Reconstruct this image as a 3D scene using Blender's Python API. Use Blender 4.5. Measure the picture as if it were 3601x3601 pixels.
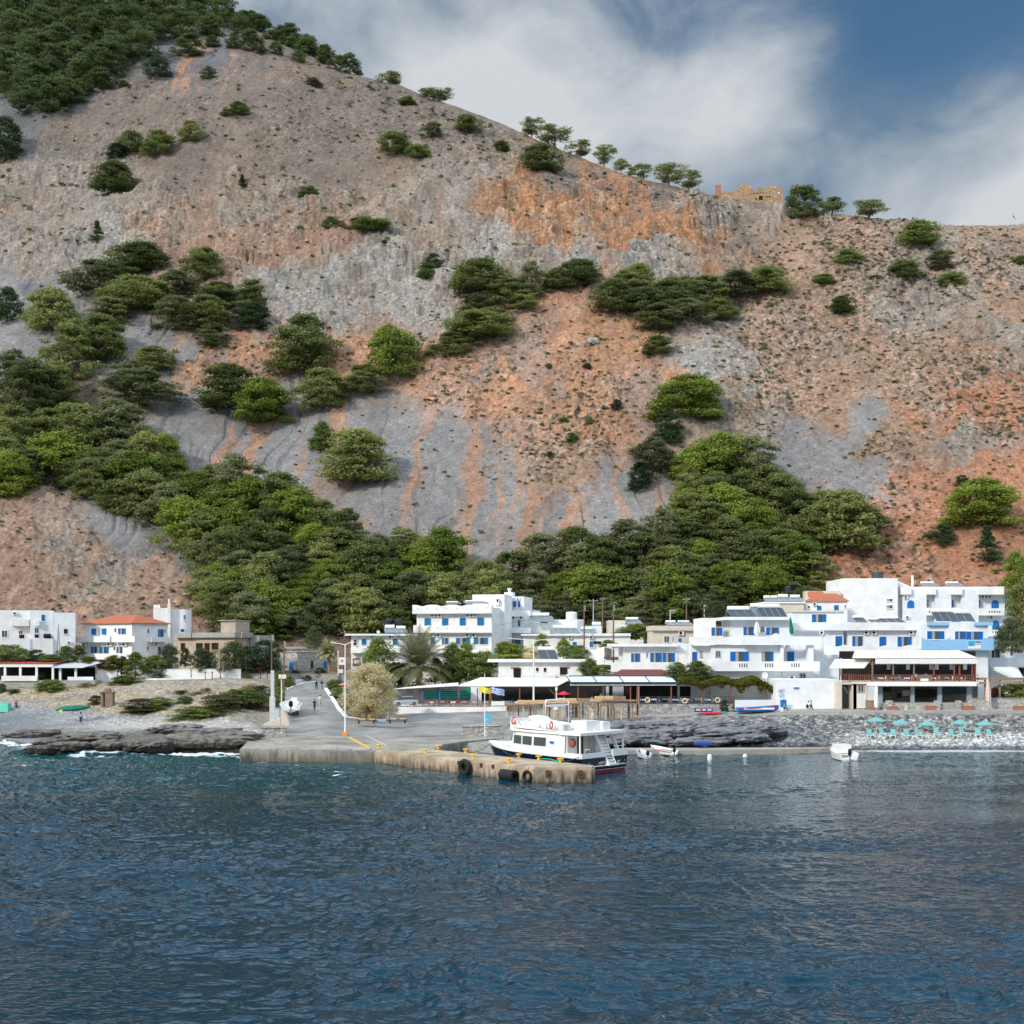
import bpy, math, random
import numpy as np
from mathutils import Vector, Matrix
R = math.radians
for o in list(bpy.data.objects): bpy.data.objects.remove(o)
scene = bpy.context.scene
COL = scene.collection
# ---------------------------------------------------------------- camera
FPX, CAMH, HOR, CX = 4141.0, 14.0, 2260.0, 1800.5      # focal length and horizon row in photo pixels (3601 wide)
cam = bpy.data.cameras.new('camera'); camo = bpy.data.objects.new('camera', cam); COL.objects.link(camo)
camo.location = (0, 0, CAMH); camo.rotation_euler = (R(90), 0, 0)
cam.sensor_width = 36; cam.lens = 36*FPX/3601; cam.shift_y = (HOR-1800.5)/3601
cam.clip_start = 1; cam.clip_end = 20000
scene.camera = camo
# ---------------------------------------------------------------- sky and sun
SUN = Vector((-0.66, -0.62, 0.52)).normalized()
w = bpy.data.worlds.new("World"); scene.world = w; w.use_nodes = True
nt = w.node_tree; nt.nodes.clear(); N = nt.nodes.new; L = nt.links.new
wo = N('ShaderNodeOutputWorld')
sky = N('ShaderNodeTexSky'); sky.sky_type = 'NISHITA'; sky.sun_disc = False
sky.sun_elevation = math.asin(SUN.z); sky.sun_rotation = math.atan2(SUN.x, SUN.y)
sky.air_density = 1.3; sky.dust_density = 0.4; sky.ozone_density = 2.5
bg1 = N('ShaderNodeBackground'); bg1.inputs[1].default_value = 0.055
hs = N('ShaderNodeHueSaturation'); hs.inputs['Saturation'].default_value = 1.25; hs.inputs['Value'].default_value = 0.85
L(sky.outputs[0], hs.inputs['Color']); L(hs.outputs[0], bg1.inputs[0])
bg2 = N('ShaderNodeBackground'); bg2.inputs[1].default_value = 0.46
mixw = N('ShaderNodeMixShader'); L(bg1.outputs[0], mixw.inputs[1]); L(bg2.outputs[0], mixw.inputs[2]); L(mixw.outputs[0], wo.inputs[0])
tc = N('ShaderNodeTexCoord')
def M2(op, a, b=None, c=None, clamp=False, tree=None):
    n = (tree or nt).nodes.new('ShaderNodeMath'); n.operation = op; n.use_clamp = clamp
    for i, v in enumerate((a, b, c)):
        if v is None: continue
        if isinstance(v, (int, float)): n.inputs[i].default_value = v
        else: (tree or nt).links.new(v, n.inputs[i])
    return n.outputs[0]
mp = N('ShaderNodeMapping'); mp.inputs['Rotation'].default_value = (0, R(38), 0); mp.inputs['Scale'].default_value = (1.0, 1.0, 1.9)
L(tc.outputs['Generated'], mp.inputs['Vector'])
def noise_w(scale, det, dist, vec):
    n = N('ShaderNodeTexNoise'); n.inputs['Scale'].default_value = scale; n.inputs['Detail'].default_value = det
    n.inputs['Roughness'].default_value = 0.55; n.inputs['Distortion'].default_value = dist; L(vec, n.inputs['Vector']); return n.outputs['Fac']
n1 = noise_w(3.6, 8, 0.35, mp.outputs[0]); n2 = noise_w(8.5, 8, 0.55, mp.outputs[0]); n3 = noise_w(1.1, 3, 0.2, tc.outputs['Generated'])
def pdir(x, y):      # direction to a spot of the sky named by its place in the 1932 px view of the photo
    v = Vector(((x*1.8639-CX)/FPX, 1, (HOR-y*1.8639)/FPX)); v.normalize(); return v
def blob(x, y, r, amt, soft=1.0):
    d = N('ShaderNodeVectorMath'); d.operation = 'DISTANCE'; L(tc.outputs['Generated'], d.inputs[0]); d.inputs[1].default_value = pdir(x, y)
    rr = r*1.8639/FPX
    m = N('ShaderNodeMapRange'); m.interpolation_type = 'SMOOTHSTEP'; L(d.outputs['Value'], m.inputs[0])
    m.inputs[1].default_value = 0.0; m.inputs[2].default_value = rr; m.inputs[3].default_value = amt; m.inputs[4].default_value = 0.0
    return m.outputs[0]
dens = M2('ADD', M2('MULTIPLY', n1, 1.0), M2('MULTIPLY', n2, 0.72))
dens = M2('SUBTRACT', M2('ADD', dens, M2('MULTIPLY', M2('SUBTRACT', n3, 0.5), 0.3)), 0.27)
for b in ((1790, 100, 280, -0.38), (1680, 130, 150, -0.10), (1760, -40, 220, -0.12), (1330, 130, 210, 0.20), (920, 110, 320, 0.20), (1000, 300, 360, 0.30), (650, 20, 280, 0.20),
          (1860, 350, 300, 0.42), (1500, 340, 360, 0.30), (1230, 40, 130, -0.14), (1230, 240, 130, -0.14)):
    dens = M2('ADD', dens, blob(*b))
mk = N('ShaderNodeMapRange'); mk.interpolation_type = 'SMOOTHSTEP'; L(dens, mk.inputs[0]); mk.inputs[1].default_value = 0.24; mk.inputs[2].default_value = 0.90
mk.inputs[3].default_value = 0.05; mk.inputs[4].default_value = 0.97
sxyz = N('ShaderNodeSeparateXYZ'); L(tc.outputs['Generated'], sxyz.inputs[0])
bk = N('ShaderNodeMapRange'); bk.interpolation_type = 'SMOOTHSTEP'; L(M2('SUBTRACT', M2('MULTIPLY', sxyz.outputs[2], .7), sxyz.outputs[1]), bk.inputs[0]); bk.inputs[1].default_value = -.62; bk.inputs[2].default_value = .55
L(M2('ADD', mk.outputs[0], M2('MULTIPLY', bk.outputs[0], .42), clamp=True), mixw.inputs[0])      # unseen cloud overhead and behind the camera, added as fill light
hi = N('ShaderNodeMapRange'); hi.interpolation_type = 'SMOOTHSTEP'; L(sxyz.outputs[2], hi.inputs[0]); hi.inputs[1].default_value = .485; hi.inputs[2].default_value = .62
L(M2('ADD', M2('MULTIPLY_ADD', bk.outputs[0], .40, .46), M2('MULTIPLY', hi.outputs[0], 1.15)), bg2.inputs[1])  # unseen cloud brightened behind camera and above frame, adding fill light and wave glints
br = N('ShaderNodeMapRange'); L(M2('SUBTRACT', dens, M2('ADD', blob(1560, 340, 330, 0.30), blob(1840, 340, 260, 0.22))), br.inputs[0]); br.inputs[1].default_value = 0.42; br.inputs[2].default_value = 0.98
cr = N('ShaderNodeValToRGB'); L(br.outputs[0], cr.inputs[0]); cr.color_ramp.elements[0].color = (0.24, 0.36, 0.50, 1); cr.color_ramp.elements[1].color = (0.92, 0.96, 1.0, 1)
L(cr.outputs[0], bg2.inputs[0])
sl = bpy.data.lights.new('sun', 'SUN'); sl.energy = 2.05; sl.angle = R(6); sl.color = (1.0, 0.93, 0.82)
so = bpy.data.objects.new('sun', sl); COL.objects.link(so); so.rotation_euler = (-SUN).to_track_quat('-Z', 'Y').to_euler()
scene.view_settings.view_transform = 'Standard'; scene.view_settings.look = 'None'; scene.view_settings.exposure = 0.62; scene.view_settings.gamma = 1
scene.render.engine = 'CYCLES'
# ---------------------------------------------------------------- helpers
def FV(x, y): return x*1.8639, y*1.8639
def P(px, py, D): return Vector(((px-CX)*D/FPX, D, CAMH-(py-HOR)*D/FPX))
def mat(name, col, rough=.8, var=0.0, vs=1.5, bump=0.0, bs=6.0, metal=0.0, spec=.3, col2=None, det=4, emis=None, sx=(1,1,1), gen=False):
    m = bpy.data.materials.new(name); m.use_nodes = True; t = m.node_tree; b = t.nodes['Principled BSDF']
    b.inputs['Roughness'].default_value = rough; b.inputs['Metallic'].default_value = metal; b.inputs['Specular IOR Level'].default_value = spec
    b.inputs['Base Color'].default_value = (*col, 1)
    c = t.nodes.new('ShaderNodeTexCoord'); mpn = t.nodes.new('ShaderNodeMapping'); t.links.new(c.outputs['Object'], mpn.inputs[0]); mpn.inputs['Scale'].default_value = sx
    if var > 0 or col2:
        n = t.nodes.new('ShaderNodeTexNoise'); n.inputs['Scale'].default_value = vs; n.inputs['Detail'].default_value = det; n.inputs['Roughness'].default_value = .65
        t.links.new(mpn.outputs[0], n.inputs['Vector'])
        r = t.nodes.new('ShaderNodeValToRGB'); r.color_ramp.elements[0].position = .33; r.color_ramp.elements[1].position = .68
        a = col2 if col2 else tuple(max(0, x*(1-var)) for x in col); bb = col if col2 else tuple(min(1, x*(1+var*.6)) for x in col)
        r.color_ramp.elements[0].color = (*a, 1); r.color_ramp.elements[1].color = (*bb, 1)
        t.links.new(n.outputs['Fac'], r.inputs[0]); t.links.new(r.outputs[0], b.inputs['Base Color'])
    if bump > 0:
        n = t.nodes.new('ShaderNodeTexNoise'); n.inputs['Scale'].default_value = bs; n.inputs['Detail'].default_value = 4; t.links.new(mpn.outputs[0], n.inputs['Vector'])
        bn = t.nodes.new('ShaderNodeBump'); bn.inputs['Strength'].default_value = min(1, bump); bn.inputs['Distance'].default_value = .05*max(1, bump); t.links.new(n.outputs['Fac'], bn.inputs['Height']); t.links.new(bn.outputs[0], b.inputs['Normal'])
    if emis: b.inputs['Emission Color'].default_value = (*emis, 1); b.inputs['Emission Strength'].default_value = 1
    return m
def stone_mat(name, c1, c2, c3, scale=2.0, mortar=(.35,.33,.3), sx=(1,1,1.5)):
    m = bpy.data.materials.new(name); m.use_nodes = True; t = m.node_tree; b = t.nodes['Principled BSDF']; b.inputs['Roughness'].default_value = .9
    c = t.nodes.new('ShaderNodeTexCoord'); mpn = t.nodes.new('ShaderNodeMapping'); t.links.new(c.outputs['Object'], mpn.inputs[0]); mpn.inputs['Scale'].default_value = sx
    v = t.nodes.new('ShaderNodeTexVoronoi'); v.inputs['Scale'].default_value = scale; t.links.new(mpn.outputs[0], v.inputs['Vector'])
    e = t.nodes.new('ShaderNodeTexVoronoi'); e.feature = 'DISTANCE_TO_EDGE'; e.inputs['Scale'].default_value = scale; t.links.new(mpn.outputs[0], e.inputs['Vector'])
    r = t.nodes.new('ShaderNodeValToRGB'); r.color_ramp.elements[0].color = (*c1, 1); r.color_ramp.elements[1].color = (*c3, 1); k = r.color_ramp.elements.new(.5); k.color = (*c2, 1)
    sp = t.nodes.new('ShaderNodeSeparateColor'); t.links.new(v.outputs['Color'], sp.inputs[0]); t.links.new(sp.outputs[0], r.inputs[0])
    mx = t.nodes.new('ShaderNodeMix'); mx.data_type = 'RGBA'; mx.inputs[7].default_value = (*mortar, 1)
    q = t.nodes.new('ShaderNodeMapRange'); q.inputs[1].default_value = 0; q.inputs[2].default_value = .09; q.inputs[3].default_value = 1; q.inputs[4].default_value = 0
    t.links.new(e.outputs['Distance'], q.inputs[0]); t.links.new(q.outputs[0], mx.inputs[0]); t.links.new(r.outputs[0], mx.inputs[6]); t.links.new(mx.outputs[2], b.inputs['Base Color'])
    bn = t.nodes.new('ShaderNodeBump'); bn.inputs['Strength'].default_value = .8; bn.inputs['Distance'].default_value = .1; bn.invert = True
    t.links.new(q.outputs[0], bn.inputs['Height']); t.links.new(bn.outputs[0], b.inputs['Normal'])
    return m
def tag(o, label=None, cat=None, group=None, kind=None):
    if label: o['label'] = label
    if cat: o['category'] = cat
    if group: o['group'] = group
    if kind: o['kind'] = kind
    return o
def empty(name, loc, rz=0.0):
    o = bpy.data.objects.new(name, None); COL.objects.link(o); o.location = loc; o.rotation_euler = (0, 0, rz); o.empty_display_size = .3; return o
class MB:
    def __init__(s): s.v = []; s.f = []
    def box(s, x0, x1, y0, y1, z0, z1):
        b = len(s.v); s.v += [(x, y, z) for z in (z0, z1) for y in (y0, y1) for x in (x0, x1)]
        s.f += [tuple(b+i for i in q) for q in ((0,2,3,1),(4,5,7,6),(0,1,5,4),(2,6,7,3),(0,4,6,2),(1,3,7,5))]; return s
    def poly(s, pts): b = len(s.v); s.v += [tuple(p) for p in pts]; s.f.append(tuple(range(b, b+len(pts)))); return s
    def prism(s, pts, off):            # closed polygon extruded by the vector off
        b = len(s.v); n = len(pts); off = Vector(off)
        s.v += [tuple(p) for p in pts] + [tuple(Vector(p)+off) for p in pts]
        s.f.append(tuple(range(b+n-1, b-1, -1))); s.f.append(tuple(range(b+n, b+2*n)))
        for i in range(n): j = (i+1) % n; s.f.append((b+i, b+j, b+n+j, b+n+i))
        return s
    def loft(s, rings, cap=True, closed=True):
        b = len(s.v); n = len(rings[0])
        for r in rings: s.v += [tuple(p) for p in r]
        for k in range(len(rings)-1):
            for i in range(n if closed else n-1):
                j = (i+1) % n; s.f.append((b+k*n+i, b+k*n+j, b+(k+1)*n+j, b+(k+1)*n+i))
        if cap: s.f.append(tuple(range(b+n-1, b-1, -1))); s.f.append(tuple(b+(len(rings)-1)*n+i for i in range(n)))
        return s
    def tube(s, pts, rad, n=6):
        pts = [Vector(p) for p in pts]; rings = []
        rad = rad if isinstance(rad, (list, tuple)) else [rad]*len(pts)
        for i, p in enumerate(pts):
            d = (pts[min(i+1, len(pts)-1)]-pts[max(i-1, 0)]).normalized()
            a = d.cross(Vector((0, 0, 1))); a = Vector((1, 0, 0)) if a.length < 1e-3 else a.normalized(); c = d.cross(a)
            rings.append([p+(a*math.cos(2*math.pi*k/n)+c*math.sin(2*math.pi*k/n))*rad[i] for k in range(n)])
        return s.loft(rings)
    def lathe(s, prof, c=(0,0,0), n=12, ax='z', sy=1.0):
        rings = []
        for r, h in prof:
            ring = []
            for k in range(n):
                a, bb = math.cos(2*math.pi*k/n)*r, math.sin(2*math.pi*k/n)*r*sy
                ring.append((c[0]+a, c[1]+bb, c[2]+h) if ax == 'z' else (c[0]+h, c[1]+a, c[2]+bb) if ax == 'x' else (c[0]+a, c[1]+h, c[2]+bb))
            rings.append(ring)
        return s.loft(rings)
    def torus(s, c, r1, r2, ax='y', n=18, m=8):
        b = len(s.v)
        for i in range(n):
            a = 2*math.pi*i/n
            for j in range(m):
                q = 2*math.pi*j/m; rr = r1+r2*math.cos(q); h = r2*math.sin(q); u, v_ = rr*math.cos(a), rr*math.sin(a)
                p = (u, h, v_) if ax == 'y' else (h, u, v_) if ax == 'x' else (u, v_, h)
                s.v.append((c[0]+p[0], c[1]+p[1], c[2]+p[2]))
        for i in range(n):
            for j in range(m): s.f.append((b+i*m+j, b+((i+1)%n)*m+j, b+((i+1)%n)*m+(j+1)%m, b+i*m+(j+1)%m))
        return s
    def mesh(s, name, m, smooth=False):
        me = bpy.data.meshes.new(name); me.from_pydata(s.v, [], s.f); me.update()
        import bmesh
        bm = bmesh.new(); bm.from_mesh(me); bmesh.ops.recalc_face_normals(bm, faces=bm.faces); bm.to_mesh(me); bm.free()
        if m: me.materials.append(m)
        if smooth: me.polygons.foreach_set('use_smooth', [True]*len(me.polygons))
        return me
    def build(s, name, m, parent=None, loc=None, smooth=False):
        o = bpy.data.objects.new(name, s.mesh(name, m, smooth)); COL.objects.link(o)
        if parent: o.parent = parent
        if loc: o.location = loc
        return o
def npmesh(name, verts, quads, m, smooth=True):
    me = bpy.data.meshes.new(name); nv, nq = len(verts), len(quads)
    me.vertices.add(nv); me.vertices.foreach_set('co', np.asarray(verts, dtype=np.float32).ravel())
    me.loops.add(nq*4); me.loops.foreach_set('vertex_index', np.asarray(quads, dtype=np.int32).ravel())
    me.polygons.add(nq); me.polygons.foreach_set('loop_start', np.arange(0, nq*4, 4, dtype=np.int32)); me.polygons.foreach_set('loop_total', np.full(nq, 4, dtype=np.int32))
    me.polygons.foreach_set('use_smooth', np.full(nq, smooth)); me.update(calc_edges=True)
    if m: me.materials.append(m)
    return me
def copy_tree(o, parent=None):
    c = o.copy(); COL.objects.link(c); c.parent = parent
    for ch in list(o.children): copy_tree(ch, c)
    return c
# ---- numpy noise
_rs = np.random.RandomState(7); _G = _rs.rand(256, 256).astype(np.float32)*2-1
def vn(x, y, s=0):
    xi = np.floor(x).astype(np.int64); yi = np.floor(y).astype(np.int64); fx = x-xi; fy = y-yi
    fx = fx*fx*(3-2*fx); fy = fy*fy*(3-2*fy); xi += s*57; yi += s*113
    g = lambda a, b: _G[(a+(b>>8)*37) & 255, (b+(a>>8)*91) & 255]
    a = g(xi, yi); b = g(xi+1, yi); c = g(xi, yi+1); d = g(xi+1, yi+1)
    return (a*(1-fx)+b*fx)*(1-fy)+(c*(1-fx)+d*fx)*fy
def fbm(x, y, o=4, s=0, g=.5):
    r = 0; a = 1.0; t = 0
    for k in range(o): r = r+a*vn(x*(2.03**k)+k*17.3, y*(2.03**k)-k*9.1, s+k); t += a; a *= g
    return r/t
def ridged(x, y, o=4, s=0, g=.55):
    r = 0; a = 1.0; t = 0
    for k in range(o): r = r+a*(1-2*np.abs(vn(x*(2.1**k)+k*7.7, y*(2.1**k)+k*3.1, s+k))); t += a; a *= g
    return r/t
def sstep(a, b, x): t = np.clip((x-a)/(b-a), 0, 1); return t*t*(3-2*t)
# ================================================================ LAND
COLS = [(-1500, [(165,-5),(185,-.3),(189,.4),(200,2.5),(208,4.4),(215,7.0),(228,9),(236,11)]),
 (0,    [(152,-5),(166,-.5),(171,.5),(185,3.0),(196,5.4),(205,7.5),(225,9),(236,11)]),
 (160,  [(138,-5),(151,-1.2),(158,.6),(178,2.3),(190,4.8),(204,7.5),(224,9),(236,11)]),
 (350,  [(135,-5),(149,-.9),(153,1.2),(170,1.9),(186,4.4),(204,7.5),(222,8.5),(236,11)]),
 (800,  [(135,-5),(150,-.9),(152.5,1.5),(164,2.4),(180,5),(203,7.8),(222,8.5),(236,11)]),
 (930,  [(135,-5),(149.5,-.9),(152,1.1),(160,1.3),(178,3.7),(203,7.5),(222,8.6),(236,11)]),
 (985,  [(135,-5),(148,-3),(150,1.1),(160,1.3),(178,3.7),(203,6.5),(214,7.5),(236,11)]),
 (1150, [(135,-5),(148,-3),(150,1.1),(160,1.3),(178,3.7),(200,6.0),(212,7.35),(236,11)]),
 (1300, [(135,-5),(148,-3),(150,1.1),(158,1.3),(176,2.3),(195,4.6),(212,7.3),(236,11)]),
 (1385, [(135,-5),(148,-3),(150,1.1),(158,1.3),(177,1.95),(192,2.5),(212,6.3),(236,11)]),
 (1500, [(135,-5),(148,-3),(150,1.1),(158,1.35),(178,1.96),(192,2.6),(212,6),(236,11)]),
 (1780, [(135,-5),(148,-3),(152,1.1),(160,1.4),(176,2.1),(192,3.0),(212,6.3),(236,11)]),
 (2150, [(135,-5),(151,-1.5),(158,.5),(169,2.4),(176,2.6),(192,3.5),(212,6.5),(236,11)]),
 (2550, [(135,-5),(152,-.6),(156,.8),(168,3.0),(173,3.5),(190,4.2),(212,8),(236,12)]),
 (2800, [(135,-5),(152.5,-.4),(158,.7),(166,2.2),(171,4.0),(190,4.3),(212,9),(238,13)]),
 (3100, [(135,-5),(152.5,-.3),(158,1.0),(166,2.2),(168.8,4.1),(190,4.4),(212,9),(238,13)]),
 (5200, [(135,-5),(152.5,-.3),(158,1.0),(166,2.2),(168.8,4.1),(190,4.4),(212,9),(238,13)])]
_cpx = np.array([c[0] for c in COLS], float); _cD = np.array([[k[0] for k in c[1]] for c in COLS], float); _cZ = np.array([[k[1] for k in c[1]] for c in COLS], float)
SKY = [(-3000,-500),(-800,-420),(0,-230),(300,-140),(590,-40),(800,60),(1000,150),(1200,252),(1417,304),(1498,342),(1604,375),(1759,432),(1871,486),(1995,536),(2088,574),(2256,630),(2400,662),(2512,683),(2600,700),(2754,722),(2897,752),(3022,762),(3146,779),(3270,795),(3601,792),(4300,840),(5500,800)]
_sx = np.array([s[0] for s in SKY], float); _sy = np.array([s[1] for s in SKY], float)
SLOPE = .85
def ridge(px):
    E = (HOR-np.interp(px, _sx, _sy))/FPX; D7 = np.interp(px, _cpx, _cD[:, 7]); z7 = np.interp(px, _cpx, _cZ[:, 7])
    yr = (z7-SLOPE*D7-CAMH)/(E-SLOPE); return D7, z7, yr, CAMH+E*yr
# ground classes on the slope, by place in the photo (1932 px view)
CLS = {'G': (.175,.138,.112), 'L': (.255,.213,.175), 'W': (.29,.262,.232), 'S': (.208,.196,.190), 'O': (.365,.195,.115), 'B': (.35,.178,.095), 'M': (.295,.19,.13), 'R': (.35,.168,.098), 'Q': (.285,.180,.128), 'F': (.15,.105,.075), 'K': (.13,.126,.13)}
PTS = '''G 450 120,600 200,750 220,900 290,500 260,350 300,150 250,250 200,900 240,1050 330,1250 380,640 300,1400 420
L 80 400,150 430,60 470,300 430,250 380,450 400,550 400,620 500,680 560,800 400,780 470,20 330,860 330,1350 400,1480 400,1000 500
W 560 590,640 600,760 570,720 480,640 540,560 520,850 430,940 480,1250 480,1100 470,200 430,580 620,1310 690,1360 740
B 950 350,1000 385,1060 410,1110 415,1150 425,1200 425,1260 425,1330 450,990 370
Q 600 460,540 440,430 430,640 470,300 430,320 445
O 1050 600,1150 650,900 720,720 640,640 650,1250 720,1000 570,350 690,480 690,1200 600,1000 680,1100 720,1180 800,640 700
S 30 600,50 640,380 800,450 850,560 860,800 900,720 800,900 960,1000 930,850 820,350 740,330 650,600 900,900 1010,1000 1000,180 650,560 780,700 850,20 570,400 860
S 1230 960,1180 960,1650 780,1620 880,1500 860
M 1100 850,1050 900,1500 520,1600 620,1700 700,1800 650,1450 680,1550 780,1700 820,1400 760,1500 460,1650 450,1850 480,1900 560,1750 520,1550 700
K 40 220,100 215,130 190,40 560,400 95,330 90
L 1800 540,1750 500,1340 560,1400 800,1720 570,1900 620,1820 820
R 1700 950,1600 1060,1750 1060,1850 1100,1480 1050,1900 900,1850 760,1780 780,1650 960,1560 1040
Q 50 1010,150 1060,250 1110,100 1130,330 1150,20 1080,180 1130
S 290 1000,220 960,350 1060
L 190 1085,130 1060
F 500 1190,700 1190,1100 1130,450 1000,600 1050,850 1090,1350 900,1400 1000,1300 1100,200 820,100 780'''
_pc = []
for ln in PTS.split('\n'):
    k, r = ln.split(' ', 1)
    for q in r.split(','): a, b = q.split(); _pc.append((k, float(a)*1.8639, float(b)*1.8639))
KEYS = list(CLS); _pts = np.array([(p[1], p[2], KEYS.index(p[0])) for p in _pc])
# rockiness and speckle per class
ROCK = {'G': .35,'L': .8,'W': 1.0,'S': .04,'O': .2,'B': 1.0,'M': .5,'R': .25,'Q': .6,'F': .2,'K': .1}
SPK = {'G': .5,'L': .5,'W': .3,'S': .06,'O': .8,'B': .4,'M': .9,'R': .8,'Q': .6,'F': .3,'K': .1}
def classes(px, py):
    """soft weights of the ground classes (n, k), computed on a coarse table with noise-warped borders"""
    wx = px+fbm(px/150, py/150, 6, 3, .6)*170; wy = py+fbm(px/150, py/150, 6, 9, .6)*120
    W = np.zeros((len(px), len(KEYS)), np.float32)
    for (x, y, k) in _pts: W[:, int(k)] += 1/(((wx-x)**2+(1.25*(wy-y))**2)/900+.4)**2.9
    for k in range(len(KEYS)): W[:, k] *= np.exp(3.2*fbm(px/36+k*11, py/34, 4, 140+k, .6)+1.6*fbm(px/9, py/7, 2, 160+k))
    return W/W.sum(1, keepdims=True)
_tx = np.arange(-400, 4100, 8.0); _ty = np.arange(-500, 2400, 8.0)
_gx, _gy = np.meshgrid(_tx, _ty); _tab = classes(_gx.ravel(), _gy.ravel()).reshape(len(_ty), len(_tx), -1)
def cls_at(px, py):
    u = np.clip((px+400)/8, 0, len(_tx)-1.01); v = np.clip((py+500)/8, 0, len(_ty)-1.01); i = u.astype(int); j = v.astype(int); a = (u-i)[:, None]; b = (v-j)[:, None]
    return (_tab[j, i]*(1-a)+_tab[j, i+1]*a)*(1-b)+(_tab[j+1, i]*(1-a)+_tab[j+1, i+1]*a)*b
_rock = np.array([ROCK[k] for k in KEYS]); _spk = np.array([SPK[k] for k in KEYS]); _col = np.array([CLS[k] for k in KEYS])
def hill_base(px, y):
    D7, z7, yr, zr = ridge(px); u = np.clip((y-D7)/(yr-D7), -1, 3)
    uu = np.clip(u, 0, 1); z = z7+(zr-z7)*(uu-.03*np.sin(2*np.pi*uu))
    z = np.where(u > 1, zr-(y-yr)*.25-((y-yr)**2)*.004*np.clip(1-(y-yr)/120, 0, 1), z)
    x = (px-CX)*y/FPX; env = sstep(0, .08, u)*(1-sstep(.9, 1.0, u))
    z = z+env*(fbm(x/70, y/90, 3, 21)*9+fbm(x/22, y/30, 3, 31)*2.2)
    return z
def hill(px, y, fine=True):
    z = hill_base(px, y); py = HOR-(z-CAMH)/y*FPX
    if not fine: return z, None
    Wc = cls_at(px, py); rock = Wc@_rock; xq = (px-CX)*y/FPX; spk = (Wc@_spk)*(.45+1.0*sstep(-.35, .35, fbm(xq/22, y/26, 3, 67))); x = (px-CX)*y/FPX
    D7, z7, yr, zr = ridge(px); u = (y-D7)/(yr-D7); e = sstep(0, .03, u)*(1-.75*sstep(.93, 1.0, u))
    sc = np.clip(y/320, .8, 2.2)
    a = x*.8+y*.35; b = y*.9-x*.3                                    # tilted strata
    crg = (Wc[:, KEYS.index('L')]+Wc[:, KEYS.index('W')]+Wc[:, KEYS.index('B')]+Wc[:, KEYS.index('Q')])*sstep(480, 700, py)*(1-sstep(900, 1250, py)); z = z+e*crg*(fbm(a/24+fbm(x/14, y/14, 3, 48)*.7, b/11, 5, 49, .62))*8.5; qz = z+x*.22+fbm(x/26, y/26, 3, 53)*9; fr = (qz/7.5) % 1.0; z = z+e*np.clip(crg*1.2, 0, 1)*sstep(-.25, .2, fbm(x/40, y/40, 2, 54))*7.5*(sstep(.30, .62, fr)-fr)*.62
    z = z+e*rock*((ridged(a/14, b/9, 5, 41)-.15)*2.0+ridged(a/4.2, b/2.8, 3, 44)*.75)
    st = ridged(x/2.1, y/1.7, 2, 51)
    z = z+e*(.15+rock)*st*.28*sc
    sp = vn(x/1.0+vn(x/.7, y/.7, 62)*.4, y/.95, 61); sp2 = vn(x/.8, y/.75, 66); bc = Wc[:, KEYS.index('B')]+.5*Wc[:, KEYS.index('Q')]+.35*Wc[:, KEYS.index('W')]
    z = z+e*bc*(ridged(x/9+fbm(x/5, y/5, 2, 47), y/16, 4, 46, .6)-.1)*1.3
    lump = np.clip(sp-.42, 0, 1)*2.0*spk+np.clip(sp2-.45, 0, 1)*.9*spk
    z = z+e*lump*.45*sc
    # gullies that run down the scree
    lat = x/4.2+fbm(x/22, y/22, 3, 73)*1.9; gul = ridged(lat, y/55, 2, 71)
    z = z-e*(1-np.clip(rock*1.6, 0, 1))*np.clip(gul-.38, 0, 1)*(.6+1.2*sstep(-.3, .3, fbm(x/18, y/30, 2, 74)))
    z = z+e*(rock+spk).clip(0, 1)*(fbm(x/6, y/5, 4, 75, .6))*1.5
    return z, (Wc, rock, spk, sp, sp2, gul, x, py, st, u)
def ground_z(px, D, rough=True):
    px = np.asarray(px, float); D = np.asarray(D, float); K = _cD.shape[1]
    Dk = [np.interp(px, _cpx, _cD[:, k]) for k in range(K)]; Zk = [np.interp(px, _cpx, _cZ[:, k]) for k in range(K)]
    z = Zk[0]-(Dk[0]-D).clip(0)*.1
    for k in range(K-1):
        t = np.clip((D-Dk[k])/(Dk[k+1]-Dk[k]), 0, 1); z = np.where(D >= Dk[k], Zk[k]+(Zk[k+1]-Zk[k])*t, z)
    if rough:
        x = (px-CX)*D/FPX
        lr = (1-sstep(850, 930, px))*sstep(Dk[0], Dk[1]+.3, D)*(1-sstep(Dk[2]+6, Dk[3]-1, D))     # shelf of dark rock, left
        lr = lr*sstep(120, 260, px+fbm(px/60, D, 2, 8)*60)
        rr = sstep(2150, 2220, px)*(1-sstep(2830, 2950, px))*sstep(Dk[0], Dk[1]+.5, D)*(1-sstep(Dk[3]-1.5, Dk[3]+.3, D))
        rr2 = (lr+rr).clip(0, 1)
        z = z+rr2*((ridged(x/7, D/2.2, 4, 81)-.3)*.95+ridged(x/1.8, D/.8, 3, 85)*.28)
        pb = sstep(2880, 3000, px)*(1-sstep(Dk[3]+1.6, Dk[3]+2.2, D))*sstep(Dk[1]-1, Dk[1]+1, D)
        z = z+pb*(vn(x/.7, D/.6, 91).clip(0)*.28+vn(x/.33, D/.33, 93).clip(0)*.15)
        lf = (1-sstep(860, 960, px))*sstep(Dk[3]+2, Dk[3]+6, D)*(1-sstep(Dk[5]-4, Dk[5], D))
        z = z+lf*(ridged(x/3.5, D/3, 3, 95)*.22+vn(x/.9, D/.9, 96).clip(0)*.2)
    return z
def gz(px, D): return float(ground_z(np.array([px]), np.array([D]))[0])
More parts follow.
